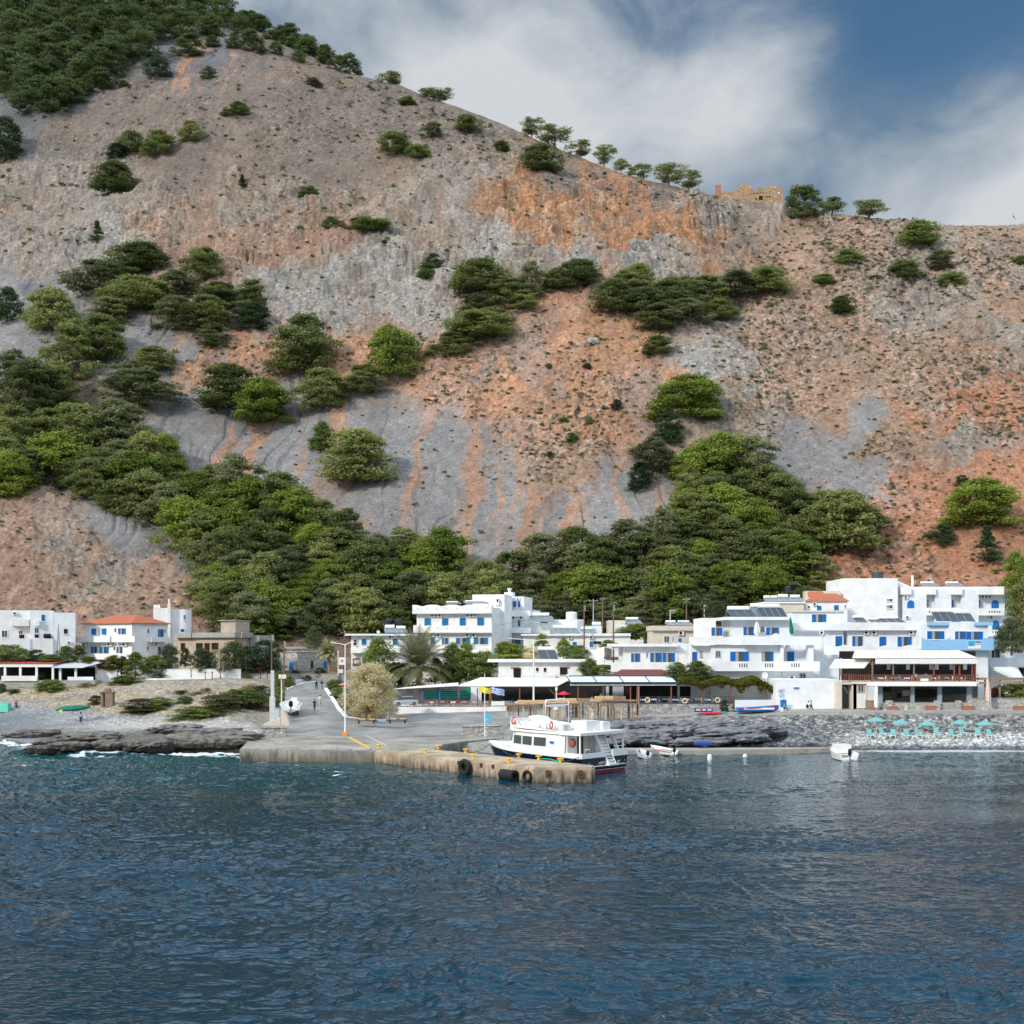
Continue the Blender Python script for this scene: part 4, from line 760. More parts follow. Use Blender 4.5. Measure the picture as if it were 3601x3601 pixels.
# ---- left white house
ob = gD
b = Bd('apartment_house', 'white cube-shaped house at the far left with stepped balconies and small red tiled canopy', 265, 214, 19)
b.blk('wall', T1, -260, 330, 205, 1.2, 8, white); b.blk('wall', T1, 330, 580, 207, 0, 9.5, white2); b.blk('wall', T1, 582, 825, 232, -.6, 9, white2)
b.balc(T1, 130, 320, 305, 378, 1.0, 1.2); b.balc(T1, 385, 432, 318, 378, .7, 0); b.balc(T1, -60, 330, 515, 700, 2.4, 1.2); b.balc(T1, 330, 580, 516, 700, 1.0, 0)
for r, st, v in (((455,255,492,325),'c',0),((380,400,426,455),'p',0),((380,470,426,510),'dk',0),((210,470,266,515),'dk',1.2),((474,585,516,660),'p',0),((205,432,250,466),'p',1.2),((20,430,80,500),'p',1.2)): b.win(T1, r, st, v, col=teal)
b.win(T1, (700,410,742,465), 'dk', -.6); b.win(T1, (665,600,712,665), 'p', -.6); b.ac(T1, 145, 225, 40, 1.2); b.ac(T1, 740, 545, 36, -.6)
u0, u1, z0, z1 = b.rect(T1, (90, 522, 435, 567), -.3); MB().prism([(u0, -.7, z0), (u1, -.7, z0+.5), (u1, 1.5, z1+.15), (u0+1.6, 1.5, z1-.1)], (0, 0, .1)).build('canopy', tile, b.root)
u0, u1, z0, z1 = b.rect(T1, (475, 462, 562, 512), -.2); MB().lathe([(0.1, 0), ((z1-z0)*.5, .1), ((z1-z0)*.5, u1-u0-.1), (.1, u1-u0)], (u0, -.5, (z0+z1)/2), 14, 'x').build('water_tank', black, b.root)
# ---- house with orange roof
b = Bd('apartment_house', 'white two-storey house with low orange tiled hip roof and blue shutters', 463.7, 212, -33)
f = b.blk('wall', T1, 918, 1445, 348, 0, 0, white, xs=1840, par=0); U1, V1, ZT = f[1], f[3], f[5]; U0 = f[0]
e = .45; rz = b.fr(T1(1385, 258), V1*.5)[1]; mb = MB(); A = [(U0-e, -e, ZT), (U1+e, -e, ZT), (U1+e, V1+e, ZT), (U0-e, V1+e, ZT)]; k = min((U1-U0), V1)*.42; r0 = (U0+k, V1/2, rz); r1 = (U1-k, V1/2, rz)
for p in ((A[0], A[1], r1, r0), (A[1], A[2], r1), (A[2], A[3], r0, r1), (A[3], A[0], r0)): mb.poly(p)
mb.box(U0-e, U1+e, -e, V1+e, ZT-.12, ZT); mb.build('roof', tile, b.root)
for r, st in (((1005,405,1057,475),'c'),((1118,405,1170,475),'c'),((1258,405,1275,445),'dk'),((1297,403,1383,470),'o'),((1000,605,1066,677),'l'),((1095,605,1196,680),'o'),((1248,605,1264,640),'dk'),((1280,605,1345,678),'l')): b.win(T1, r, st, 0, col=teal)
for r, st in (((1615,413,1630,455),'dk'),((1728,412,1790,500),'o'),((1800,415,1812,455),'dk'),((1608,605,1624,640),'dk'),((1728,605,1762,685),'c')): b.win(T1, r, st, u=U1, col=teal)
b.balc(T1, 812, 1205, 490, 556, 1.3); b.balc(T1, 1222, 1475, 490, 556, 1.3); b.balc(T1, 812, 1480, 680, 745, 1.6)
for x in (915, 1185, 1350): b.ac(T1, x, 562, 50)
b.ac(T1, 1680, 560, 40, u=U1)
a0, a1, z0, z1 = b.rect(T1, (1655, 500, 1845, 552), u=U1+1.0); mb = MB(); mb.box(U1+.003, U1+1.0, a0, a1, z0, z0+.15); mb.box(U1+1.0, U1+1.12, a0, a1, z0, z1); mb.build('balcony', white2, b.root)
# ---- tower house behind
b = Bd('tower_house', 'tall plain white tower house with spiked chimney behind the orange roof', 590, 226, 15)
f = b.blk('wall', T2, -190, -30, 180, 0, 3, white); 
mb = MB(); u0 = f[1]; u1 = b.fr(T2(228, 200))[0]; zt = b.fr(T2(100, 195))[1]; n = 10; ring = [(u0-1.5, 0), (u1-1.6, 0)]+[(u1-1.6+1.6*math.sin(i*math.pi/16), 1.6-1.6*math.cos(i*math.pi/16)) for i in range(1, 9)]+[(u1, 7), (u0-1.5, 7)]
mb.prism([(p[0], p[1]+.4, 0) for p in ring], (0, 0, zt)).build('wall', white2, b.root)
a0, a1, z0, z1 = b.rect(T2, (-35, 85, 0, 250), 0); MB().box(a0, a1, -.5, .3, 0, z1-.9).prism([(a0+.1, -.4, z1-.9), (a1-.1, -.4, z1-.9), (a1-.1, .2, z1-.9), (a0+.1, .2, z1-.9)], (0, 0, .9)).build('chimney', white, b.root)
b.win(T2, (140, 258, 172, 310), 'p', .4); b.win(T2, (108, 410, 150, 448), 'd', .4, col=teal); b.win(T2, (0, 395, 8, 480), 'dk', .4)
def disc(T, x, y, rpx, D, label, m=metalw, name='satellite_dish'):
    c = P(*T(x, y), D); r = rpx*.3209*D/FPX; o = tag(empty(name, c), label, 'satellite dish'); mb = MB(); mb.lathe([(.02, .12), (r*.5, .08), (r*.85, .02), (r, -.03), (r, -.06), (.02, .06)], (0, 0, 0), 16, 'y'); mb.build('dish', m, o); MB().tube([(0, .1, 0), (0, .25, -r*.7), (0, .25, -r*1.4)], .04, 5).build('mount', metal, o); return o
disc(T1, 1700, 160, 19, 226, 'left one of two white dishes on the tower house wing'); disc(T1, 1737, 160, 19, 226, 'right one of two white dishes on the tower house wing')
# ---- unfinished concrete house
b = Bd('unfinished_house', 'unfinished bare concrete house with empty window openings', 825, 211, -22)
b.blk('wall', T2, 38, 700, 500, 0, 9, beige, par=0); f = b.blk('wall', T2, 550, 712, 322, .5, 0, beige, xs=865, par=0)
u0, u1, _, zt = b.last[0], b.last[1], 0, b.last[5]; MB().box(u0-.5, u1+.15, .1, b.last[3]+.2, zt, zt+.14).build('roof_slab', grey, b.root)
a0, a1, z0, z1 = b.rect(T2, (232, 450, 702, 505), -.7); MB().box(a0, a1, -.7, -.55, z0, z1).box(a0, a1, -.55, 5, z0, z0+.2).box(a1-.15, a1, -.55, 5, z0+.2, z1).build('parapet', grey, b.root)
a0, a1, z0, z1 = b.rect(T2, (38, 452, 222, 508), -.9); MB().box(a0, a1, -.9, -.003, z0, z1).build('balcony', grey, b.root)
for r in ((280,565,355,640),(372,565,432,645),(450,562,525,640)): b.win(T2, r, 'dk', fm=lwood)
b.win(T2, (112,565,162,652), 'dk', fm=lwood)
b.blk('wing_wall', T2, 866, 968, 480, 4.5, 5, grey, par=.3)
# ---- stone house with arch
b = Bd('stone_house', 'stone house with round arched porch and blue door', 1044, 214, -42)
f = b.blk('wall', T2, 1143, 1385, 665, 0, 0, stonep, xs=1725, par=.2); U1 = f[1]
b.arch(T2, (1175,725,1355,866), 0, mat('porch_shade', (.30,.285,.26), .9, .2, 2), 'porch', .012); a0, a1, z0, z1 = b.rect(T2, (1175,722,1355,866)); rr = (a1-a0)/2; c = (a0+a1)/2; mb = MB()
for i in range(12):
    q = lambda k, ro: (c+(rr+ro)*math.cos(math.pi*k/12), -.11, z1-rr*.9+(rr+ro)*.9*math.sin(math.pi*k/12)); mb.prism([q(i, 0), q(i+1, 0), q(i+1, .25), q(i, .25)], (0, .1, 0))
mb.build('arch_ring', stonep, b.root); b.arch(T2, (1300,765,1352,862), -.03, blue, 'door', .05)
for r, st in (((1535,760,1560,842),'dk'),((1676,765,1712,845),'c')): b.win(T2, r, st, u=U1, fm=grey)
MB().box(f[0]-.1, U1+.1, -.15, f[3]+.1, f[5]-.02, f[5]+.12).build('roof_slab', grey, b.root)
b = Bd('concrete_frame', 'flat concrete roof slab on columns behind the stone house', 1050, 224, 0)
a0, a1, z0, z1 = b.rect(T2, (1250, 604, 1615, 628)); MB().box(a0, a1, 0, 5, z0, z1).build('roof_slab', grey, b.root); MB().box(a0+1, a0+1.3, .2, .5, 0, z0).box(a1-3, a1-2.6, .2, .5, 0, z0).box(a1-.5, a1-.2, .2, .5, 0, z0).box(a0, a1, 3, 3.2, 0, z0-.8).build('column', grey, b.root)
def wallseg(T, x0, y0, x1, y1, D, label, m=white, th=.3, cap=True, D2=None):
    p0 = P(*T(x0, y0), D); p1 = P(*T(x1, y0), D2 or D); zb = min(P(*T(x0, y1), D).z, P(*T(x1, y1), D2 or D).z)-.6; n = Vector((-(p1.y-p0.y), p1.x-p0.x, 0)).normalized()*th
    q = [(p0.x, p0.y, zb), (p1.x, p1.y, zb), (p1.x+n.x, p1.y+n.y, zb), (p0.x+n.x, p0.y+n.y, zb)]; mb = MB().prism(q, (0, 0, p0.z-zb))
    if cap: e = n*.25; mb.prism([(p0.x-e.x, p0.y-e.y, p0.z), (p1.x-e.x, p1.y-e.y, p0.z), (p1.x+n.x+e.x, p1.y+n.y+e.y, p0.z), (p0.x+n.x+e.x, p0.y+n.y+e.y, p0.z)], (0, 0, .07))
    return tag(mb.build('garden_wall', m), label, 'wall')
wallseg(T1, 1600, 853, 2088, 965, 205, 'low white garden wall below the orange-roofed house'); wallseg(T2, 232, 853, 768, 965, 205, 'low white garden wall below the bare concrete house')
wallseg(T1, 1062, 862, 1280, 985, 202, 'short white wall with curved coping near the left restaurant'); wallseg(T2, 775, 868, 1100, 905, 209, 'low brownish wall left of the stone house', mat('brown_wall', (.30,.20,.15), .9, .2, 2)); wallseg(T2, 1150, 872, 1830, 905, 213, 'low brownish wall in front of the stone house', mat('brown_wall_two', (.33,.25,.20), .9, .2, 2))
wallseg(T2, 800, 905, 1100, 960, 207, 'grey rendered wall beside the path left of the road', grey); wallseg(T2, 1190, 905, 1900, 962, 211.5, 'grey rendered wall at the top of the road', grey)
tag(MB().box(*[v for v in (P(*T2(975,870),208).x, P(*T2(1058,870),208).x)], 208, 208.9, P(*T2(975,905),208).z, P(*T2(975,812),208).z).build('cabinet', white), 'small white cabinet on the wall left of the stone house', 'cabinet')
tag(MB().box(P(*T2(1830,870),209).x, P(*T2(1888,870),209).x, 209, 209.7, P(*T2(1830,893),209).z, P(*T2(1830,853),209).z).build('cream_box', awn), 'cream coloured box on the wall at the top of the road', 'box')
for (x, y, Y) in ((380, 935, 960), (455, 935, 960), (985, 935, 960), (1060, 935, 960)):
    a = P(*T2(x, Y), 202); tag(MB().tube([a, a+Vector((0, 0, 1.1))], .06, 5).lathe([(.1, 1.0), (.14, 1.15), (.05, 1.3)], a, 8).build('bollard_light', black), 'small black garden light beside the long white kerb', 'lamp', 'black garden lights beside the kerb')
# ---- restaurant at far left
b = Bd('restaurant_terrace', 'open restaurant terrace at the far left with red roof edge and white railing', 5, 199, 0)
a0, a1, z0, z1 = b.rect(T1, (-150, 795, 575, 828)); MB().box(a0, a1, 0, 5, z0, z1).build('awning', wawn, b.root); a0, a1, z0, z1 = b.rect(T1, (-150, 773, 575, 794)); MB().prism([(a0, -.1, z0), (a1, -.1, z0), (a1+2, 5.4, z1+.1), (a0, 5.4, z1+.1)], (0, 0, .1)).build('roof', mat('red_roof', (.40,.06,.05), .8, .2, 3), b.root)
a0, a1, z0, z1 = b.rect(T1, (578, 778, 1060, 838), -.2); MB().prism([(a0, -.6, z0), (a1-2.2, -.6, z0), (a1, 4, z1), (a0+.4, 4, z1)], (0, 0, .08)).build('awning', gawn, b.root)
for x in (50, 218, 396, 575, 655, 825): a0, a1, z0, z1 = b.rect(T1, (x-12, 830, x+12, 940)); MB().box(a0, a1, .1, .4, z0-1, z1).build('post', white, b.root)
a0, a1, z0, z1 = b.rect(T1, (15, 925, 405, 980), -.3); mb = MB(); mb.box(a0, a1, -.3, -.22, z1-.12, z1).box(a0, a1, -.3, -.22, z0, z0+.14)
for i in range(60): xx = a0+(a1-a0)*i/60; mb.box(xx, xx+.09, -.28, -.24, z0+.1, z1-.1)
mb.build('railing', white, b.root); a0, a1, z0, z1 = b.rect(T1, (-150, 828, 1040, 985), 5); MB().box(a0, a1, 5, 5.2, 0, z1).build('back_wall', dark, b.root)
a0, a1, z0, z1 = b.rect(T1, (740, 935, 1020, 975), -.1); MB().box(a0, a1, -.1, .05, z0, z1).build('low_wall', white2, b.root); a0, a1, z0, z1 = b.rect(T1, (-150, 975, 1040, 1000), -.1); MB().box(a0, a1, 0, 6, z0-1, z1).build('floor', grey, b.root)
# ---- low white house with blue windows, centre left
b = Bd('bungalow', 'long low white house with three small blue shuttered windows left of the hotel', 1235, 216, -3)
b.blk('wall', T3, 170, 890, 606, 0, 9, white, par=0); a0, a1, z0, z1 = b.rect(T3, (105, 588, 895, 608), -1); MB().box(a0, a1, -1, 9.3, z0, z1).build('roof', white2, b.root)
for r in ((287,645,340,712),(434,645,486,712),(628,643,681,713)): b.win(T3, r, 'c', col=teal)
b.win(T3, (196,655,226,714), 'dk'); b.ac(T3, 385, 610, 38); b.ac(T3, 582, 606, 38); b.balc(T3, 165, 700, 745, 800, 1.2)
b.win(T3, (290,850,348,905), 'dk', -.5)
solar(T3, 548, 488, 672, 580, 219, 'left one of two pale solar heaters on the low white house', 2, panel2); solar(T3, 672, 500, 792, 580, 219, 'right one of two pale solar heaters on the low white house', 2, panel2)
disc(T3, 467, 567, 17, 216, 'small white dish on the low white house roof')
for x in (580, 690):
    a = P(*T3(x, 470), 222); tag(MB().lathe([(.1, -.7), (.75, -.7), (.78, .5), (.5, .75), (.1, .8)], a, 14).build('water_tank', mat('dark_tank', (.02,.022,.03), .4)), ('left' if x < 600 else 'right')+' one of two black water tanks behind the low white house', 'water tank')
# ---- hotel, centre
b = Bd('hotel', 'white three-storey hotel with blue windows and scalloped roof parapet in the centre', 1728.7, 212, -14)
f = b.blk('wall', T3, 890, 1710, 300, 0, 0, white, xs=T4(284, 0)[0] and (T4(284,0)[0]-1180)/.3209, par=.2); U1, V1 = f[1], f[3]
def scallop(T, x0, x1, yb, yt, out, n, m=white):
    u0, u1, zb, zt = b.rect(T, (x0, yt, x1, yb), -out); pts = [(u0, -out, zb), (u1, -out, zb)]; k = n*10
    for i in range(k, -1, -1): t = i/k; pts.append((u0+(u1-u0)*t, -out, zt-(zt-zb)*.16*(.5-.5*math.cos(2*math.pi*n*t))**2.2))
    mb = MB().prism(pts, (0, .15, 0)); mb.box(u0, u1, -out+.15, -.003, zb, zb+.16); mb.box(u0, u0+.14, -out+.15, -.003, zb+.16, zt-.1); mb.box(u1-.14, u1, -out+.15, -.003, zb+.16, zt-.1); bo = mb.build('balcony', m, b.root)
    q = MB(); q.box(u0-.04, u1+.04, -out-.04, -out-.003, zb+.12, zb+.26); q.build('moulding', white2, bo); q = MB()
    for i in range(n*2): xx = u0+(u1-u0)*(i+.5)/(n*2); q.lathe([(.09, 0), (.09, .02)], (xx, -out-.02, (zb+zt)/2+.15), 8, 'y')
    q.build('vent', grey, bo)
scallop(T3, 842, 1712, 368, 268, 1.1, 4); scallop(T3, 852, 1712, 580, 492, 1.1, 4); scallop(T3, 1000, 1712, 800, 725, 1.1, 3)
for r in ((975,415,1046,500),(1168,415,1238,500),(1360,412,1430,500),(1553,410,1628,500)): b.win(T3, r, 'c', col=teal)
for r in ((1040,632,1092,708),(1166,632,1240,706),(1320,632,1476,705),(1515,630,1673,705)): b.win(T3, r, 'o', col=teal)
for x in (1060, 1100, 1140, 1448, 1490, 1530): b.ac(T3, x-10, 378, 36)
for x in (1042, 1112, 1430, 1500): b.ac(T3, x, 588, 44)
for r in ((250,415,260,462),(250,640,262,700)): b.win(T4, r, 'dk', u=U1)
f2 = b.blk('rear_wing', T3, 1500, 1850, 158, V1-7, 6, white, par=.2)
u0, u1, z0, z1 = b.rect(T3, (1735, 205, 1790, 270), V1-7-.6); MB().box(u0, u1, V1-7.6, V1-7.003, z0, z1).build('stair_housing', white2, b.root); b.win(T3, (1765, 208, 1785, 240), 'dk', V1-7.6); 
vv = V1+.02
f3 = b.blk('east_wing', T4, 282, 445, 180, vv-.4, 7, white2, par=.2); u0, u1, z0, z1 = b.rect(T4, (228, 115, 318, 175), vv+1); MB().box(u0, u1, vv+1, vv+3, z0-.5, z1-.3).lathe([(.3, 0), (.3, .5), (.5, .55), (.5, .8)], ((u0+u1)/2, vv+2, z1-.3), 8).build('chimney', white, b.root)
for r, st in (((280,228,306,292),'c'),((324,232,362,296),'c'),((379,232,405,300),'c'),((290,436,318,504),'c'),((378,440,406,508),'c'),((292,645,410,714),'o')): b.win(T4, r, st, vv-.4, col=blue)
b.balc(T4, 285, 512, 335, 398, 1.0, vv-.4); b.balc(T4, 288, 512, 520, 580, 1.0, vv-.4); b.ac(T4, 312, 392, 46, vv-.4); b.ac(T4, 400, 396, 40, vv-.4); b.ac(T4, 284, 196, 30, vv-.4); b.ac(T4, 370, 196, 30, vv-.4); b.blk('rear_wing', T4, 445, 562, 330, vv+2, 5, white2, par=.2)
r_ = solar(T3, 1225, 228, 1380, 262, 214, 'low white boiler lying on the hotel roof', 1, panel2); solar(T3, 1440, 218, 1690, 262, 214, 'long white double boiler lying on the hotel roof', 2, panel2)
# ---- low buildings behind the middle
b = Bd('low_house', 'low white flat-roofed building behind the middle of the village', 1850, 224, 0)
b.blk('wall', T4, 445, 730, 470, 0, 7, white2); b.blk('wall', T4, 720, 1100, 432, .6, 7, white2); b.blk('wall', T4, 1100, 1300, 500, 1.2, 6, white2)
b = Bd('low_house', 'long low white house with roof slab and blue doors behind the green bushes', 1840, 216, 0)
b.blk('wall', T4, 440, 1610, 606, 0, 7, white, par=0); a0, a1, z0, z1 = b.rect(T4, (412, 590, 1080, 610), -.7); MB().box(a0, a1, -.7, 7.2, z0, z1).build('roof', white, b.root); a0, a1, z0, z1 = b.rect(T4, (1082, 584, 1615, 612), -.5); MB().box(a0, a1, -.5, 7.2, z0, z1).build('roof', white2, b.root)
for r, st in (((975,678,1022,742),'c'),((1164,672,1200,736),'c'),((870,625,892,655),'dk'),((1205,670,1290,700),'dk')): b.win(T4, r, st, col=teal)
b.ac(T4, 1158, 612, 44); b.ac(T4, 930, 618, 38)
for i, (x0, y0, x1, y1, n, D) in enumerate(((540,355,790,460,3,222),(775,490,900,588,2,219),(885,492,1062,588,2,219),(1085,510,1245,582,2,219))):
    solar(T4, x0, y0, x1, y1, D, ('wide pale solar heater furthest back left of the round tank','left one of the three solar heaters in front of the round tank','middle one of the three solar heaters in front of the round tank','right one of the three solar heaters in front of the round tank')[i], n, panel2)
a = P(*T4(965, 432), 222); tag(MB().lathe([(1.05, 0), (1.05, 1.25), (.95, 1.4), (.1, 1.5)], a, 18).box(a.x-.13, a.x+.0, a.y-1.13, a.y-1.06, a.z+.15, a.z+1.1).build('water_tank', metalw), 'large round white water tank on the low building roof', 'water tank')
a = P(*T4(1190, 500), 221); tag(MB().lathe([(.2, 0), (.33, .1), (.33, 1.6), (.2, 1.7)], (a.x, a.y, a.z+.4), 12, 'x').tube([a+Vector((.4,0,-.3)), a+Vector((.4,0,.3))], .05, 4).tube([a+Vector((1.3,0,-.3)), a+Vector((1.3,0,.3))], .05, 4).build('water_tank', metalw), 'white lying boiler on legs right of the first wooden pole', 'water tank')
b = Bd('low_house', 'small white flat house with pale solar panels far behind the wooden poles', 2170, 232, 0); b.blk('wall', T4, 1370, 1560, 440, 0, 5, cream); b.blk('wall', T4, 1440, 1755, 486, -2, 5, white)
solar(T4, 1580, 405, 1745, 484, 229, 'pale solar heater on the small house far behind the poles', 2, panel2)
b = Bd('shed', 'white shed with pale grey sloping roof between the stone cottage and the low wing', 2090, 205, -20)
u0, u1, z0, z1 = b.rect(T4, (1105, 800, 1325, 985)); zr_ = b.fr(T4(1330, 728))[1]; MB().prism([(u0, 0, 0), (u1, 0, 0), (u1, 0, zr_), (u0, 0, z1)], (0, 5, 0)).build('wall', white, b.root)
MB().prism([(u1+.003, -.2, zr_), (u1+4.6, -.2, zr_-1.1), (u1+4.6, 5, zr_-1.1), (u1+.003, 5, zr_)], (0, 0, -.12)).build('roof', gawn, b.root); MB().box(u1+.003, u1+4.2, .1, 4.8, 0, zr_-1.9).build('wing_wall', white2, b.root); MB().box(u1, u1+4.4, -.5, .1, zr_-2.0, zr_-1.8).build('canopy', maroon, b.root)
b = Bd('house', 'pink cream two-storey house behind the low white wing', 2290, 206, 0)
b.blk('wall', T5, 600, 1150, 420, 0, 7, cream, par=0); a0, a1, z0, z1 = b.rect(T5, (592, 375, 1160, 428), -.6); MB().box(a0, a1, -.6, 7, z0, z1).build('roof_parapet', mat('pale_pink_plaster', (.60,.52,.45), .9, .1, 1), b.root)
b.win(T5, (733,490,790,560), 'p'); b.ac(T5, 888, 435, 58); b.win(T5, (820,490,840,560), 'p'); b.win(T5, (888,512,928,560), 'c', -1.0)
for i, (x0, x1) in enumerate(((770, 900), (905, 1055))): solar(T5, x0, 315, x1, 372, 208, ('left' if i == 0 else 'right')+' one of two low boilers on the cream house', 2, panel2)
# ---- white stone cottage above the canopy
b = Bd('cottage', 'low whitewashed stone cottage above the long white canopy', 1755, 199, 0)
b.blk('wall', T4, 165, 1105, 900, 0, 7, white, par=0); a0, a1, z0, z1 = b.rect(T4, (45, 870, 1200, 900), -.9); MB().box(a0, a1, -.9, 7.3, z0, z1).build('roof', white, b.root)
b.win(T4, (330,968,410,1080), 'dk', fm=grey); b.win(T4, (575,960,605,1000), 'dk'); b.win(T4, (660,960,690,1005), 'dk'); b.win(T4, (840,958,918,1035), 'dk', fm=grey)
for (x0, x1, y) in ((300,395,955),(835,945,950)): a0, a1, z0, z1 = b.rect(T4, (x0, y, x1, y+12), -.06); MB().box(a0, a1, -.2, -.02, z0, z1).build('lintel', rwood, b.root)
b.balc(T4, 160, 330, 1035, 1085, 1.3, side=False); b.balc(T4, 410, 590, 1040, 1085, 1.3, side=False); b.balc(T4, 590, 790, 1040, 1085, 1.3, m=white2); b.balc(T4, 910, 1080, 1035, 1085, 1.3)
solar(T4, 622, 728, 822, 868, 200, 'dark twin panel solar heater on the whitewashed cottage', 2)
# ---- restaurant A: long white canopy
b = Bd('restaurant_terrace', 'long waterfront taverna terrace under a white canopy with brown railing', 1400, 190.5, 0)
z0_ = b.z0; a0, a1, z0, z1 = b.rect(T3, (680, 1386, 1875, 1472)); b.A = a0; MB().box(a0, a1, 0, 9, 0, z1).build('terrace_wall', white, b.root); floor = z1
def quad(T, pts, vs, th=.08): return [(*(lambda q: (q[0], v, q[1]))(b.fr(T(x, y), v)),) for (x, y), v in zip(pts, vs)]
q = quad(T3, ((640,1197),(1345,1160),(1345,1128),(900,1165)), (-.3,-.3,5,5)); MB().prism(q, (0, 0, .1)).build('canopy', wawn, b.root)
q = [(*[b.fr(T3(1345,1162), -.3)[0]], -.3, b.fr(T3(1345,1162), -.3)[1]), (b.fr(T4(810,1165), -.3)[0], -.3, b.fr(T4(810,1165), -.3)[1]), (b.fr(T4(960,1085), 5)[0], 5, b.fr(T4(960,1085), 5)[1]), (b.fr(T3(1590,1072), 5)[0], 5, b.fr(T3(1590,1072), 5)[1])]
MB().prism(q, (0, 0, .1)).build('canopy', wawn, b.root); zf = q[0][2]; MB().box(q[0][0], q[1][0], -.32, -.2, zf-.12, zf-.003).build('canopy_beam', metal, b.root)
for (T, x) in ((T3,1350),(T3,1555),(T3,1690),(T4,397),(T4,790),(T3,955),(T3,1140)):
    u = b.fr(T(x, 1300), 0)[0]; mm = blue if (T is T3 and x in (955, 1140)) else pole; MB().box(u-.09, u+.09, .0, .18, floor, zf-(.4 if x > 1200 or T is T4 else .9)).build('post', mm, b.root)
q = b.fr(T4(790, 1180), 0); u = q[0]; MB().tube([(u, .1, zf-1.6), (u-1.1, .1, zf-.25)], .07, 5).build('brace', pole, b.root)
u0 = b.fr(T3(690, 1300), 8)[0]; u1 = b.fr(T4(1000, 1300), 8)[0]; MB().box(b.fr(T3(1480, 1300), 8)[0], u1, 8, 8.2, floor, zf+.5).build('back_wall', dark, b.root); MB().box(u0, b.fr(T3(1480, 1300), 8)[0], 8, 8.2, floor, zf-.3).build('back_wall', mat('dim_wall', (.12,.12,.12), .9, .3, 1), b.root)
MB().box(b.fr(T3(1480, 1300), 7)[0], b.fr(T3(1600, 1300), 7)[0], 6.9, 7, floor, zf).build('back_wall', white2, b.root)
u0, u1, z0, z1 = b.rect(T3, (985, 1212, 1482, 1300), 3); mb = MB(); g2 = MB(); n = 7
for i in range(n): zz = z0+(z1-z0)*i/n; (mb if i % 2 == 0 else g2).box(u0, u1, 3, 3.05, zz, zz+(z1-z0)/n)
mb.build('windbreak', mat('green_tarp', (.01,.13,.10), .6), b.root); g2.build('windbreak', mat('teal_tarp', (.03,.30,.27), .6), b.root)
u0, u1, z0, z1 = b.rect(T3, (1425, 1185, 1482, 1258), 2.5); MB().box(u0, u1, 2.5, 3, z0, z1).build('cupboard', mat('green_cupboard', (.01,.25,.17), .5), b.root)
def rail(x0, x1, y0, y1, T, m, style, v=-.05):
    u0, u1, z0, z1 = b.rect(T, (x0, y0, x1, y1), v); mb = MB(); mb.box(u0, u1, v, v+.08, z1-.09, z1).box(u0, u1, v, v+.08, z0, z0+.09); n = int((u1-u0)/(.19 if style == 'bars' else 1.35)); n = max(n, 1)
    for i in range(n+1): xx = u0+(u1-u0)*i/n; mb.box(xx-.035, xx+.035, v+.01, v+.07, z0+.09, z1-.09)
    if style == 'x':
        for i in range(n): a, c = u0+(u1-u0)*i/n+.04, u0+(u1-u0)*(i+1)/n-.04; mb.prism([(a, v+.02, z0+.09), (a+.07, v+.02, z0+.09), (c, v+.02, z1-.09), (c-.07, v+.02, z1-.09)], (0, .02, 0)); mb.prism([(c-.07, v+.045, z0+.09), (c, v+.045, z0+.09), (a+.07, v+.045, z1-.09), (a, v+.045, z1-.09)], (0, .02, 0)); mb.box(a, c, v+.03, v+.05, z0+.45*(z1-z0), z0+.52*(z1-z0))
    return mb.build('railing', m, b.root)
rail(700, 1345, 1316, 1386, T3, rwood, 'x'); rail(1352, 1700, 1322, 1386, T3, mat('brown_rail', (.24,.13,.09), .8, .2, 4), 'bars')
u0, u1, z0, z1 = b.rect(T3, (1705, 1328, 1852, 1372), -.15); MB().box(u0, u1, -.15, -.08, z0, z1).build('banner', metalw, b.root)
restA = b; RA_floor = floor+b.z0; RA_v = 190.5
# ---- stone-walled restaurant B with skylight canopy and vine pergola
b = Bd('restaurant_terrace', 'waterfront restaurant on a grey stone wall under glass canopy and vine pergola', 2240, 178.5, 0)
a0, a1, z0, z1 = b.rect(T5, (-300, 1236, 1560, 1372)); floor = z1; MB().box(a0, a1, 0, 7, 0, z1).build('terrace_wall', stoneg, b.root)
MB().box(b.fr(T5(1560,1300))[0]+.003, b.fr(T5(1900,1300))[0], .3, 7, 0, z1-.1).build('terrace_wall', white2, b.root)
u0, zf = b.fr(T5(-295, 1000), -.5); u1 = b.fr(T5(872, 1000), -.5)[0]; ub, zb_ = b.fr(T5(-280, 935), 3.0)
MB().prism([(u0, -.5, zf), (u1, -.5, zf), (u1-.4, 3, zb_), (u0+.1, 3, zb_)], (0, 0, .06)).build('canopy', mat('milky_glazing', (.66,.70,.74), .3), b.root)
mb = MB(); n = 4
for i in range(n+1): x = u0+(u1-u0)*i/n; mb.prism([(x-.06, -.55, zf+.07), (x+.06, -.55, zf+.07), (x-.35, 3.02, zb_+.07), (x-.47, 3.02, zb_+.07)], (0, 0, .07))
mb.box(u0, u1, -.6, -.5, zf-.1, zf+.12).box(u0, u1-.4, 3.0, 3.12, zb_-.05, zb_+.2).build('canopy_frame', mat('dark_blue_frame', (.03,.05,.09), .4), b.root)
MB().box(u0, u1, -.3, -.1, zf-.42, zf-.2).build('front_beam', white, b.root)
a0, a1, z0, z1 = b.rect(T5, (185, 885, 800, 935), 3.4); MB().prism([(a0-.5, 3.3, zb_+.1), (a1+.3, 3.3, zb_+.1), (a1-1, 6, z1+.35), (a0+1.5, 6, z1+.35)], (0, 0, .1)).build('roof', maroon, b.root)
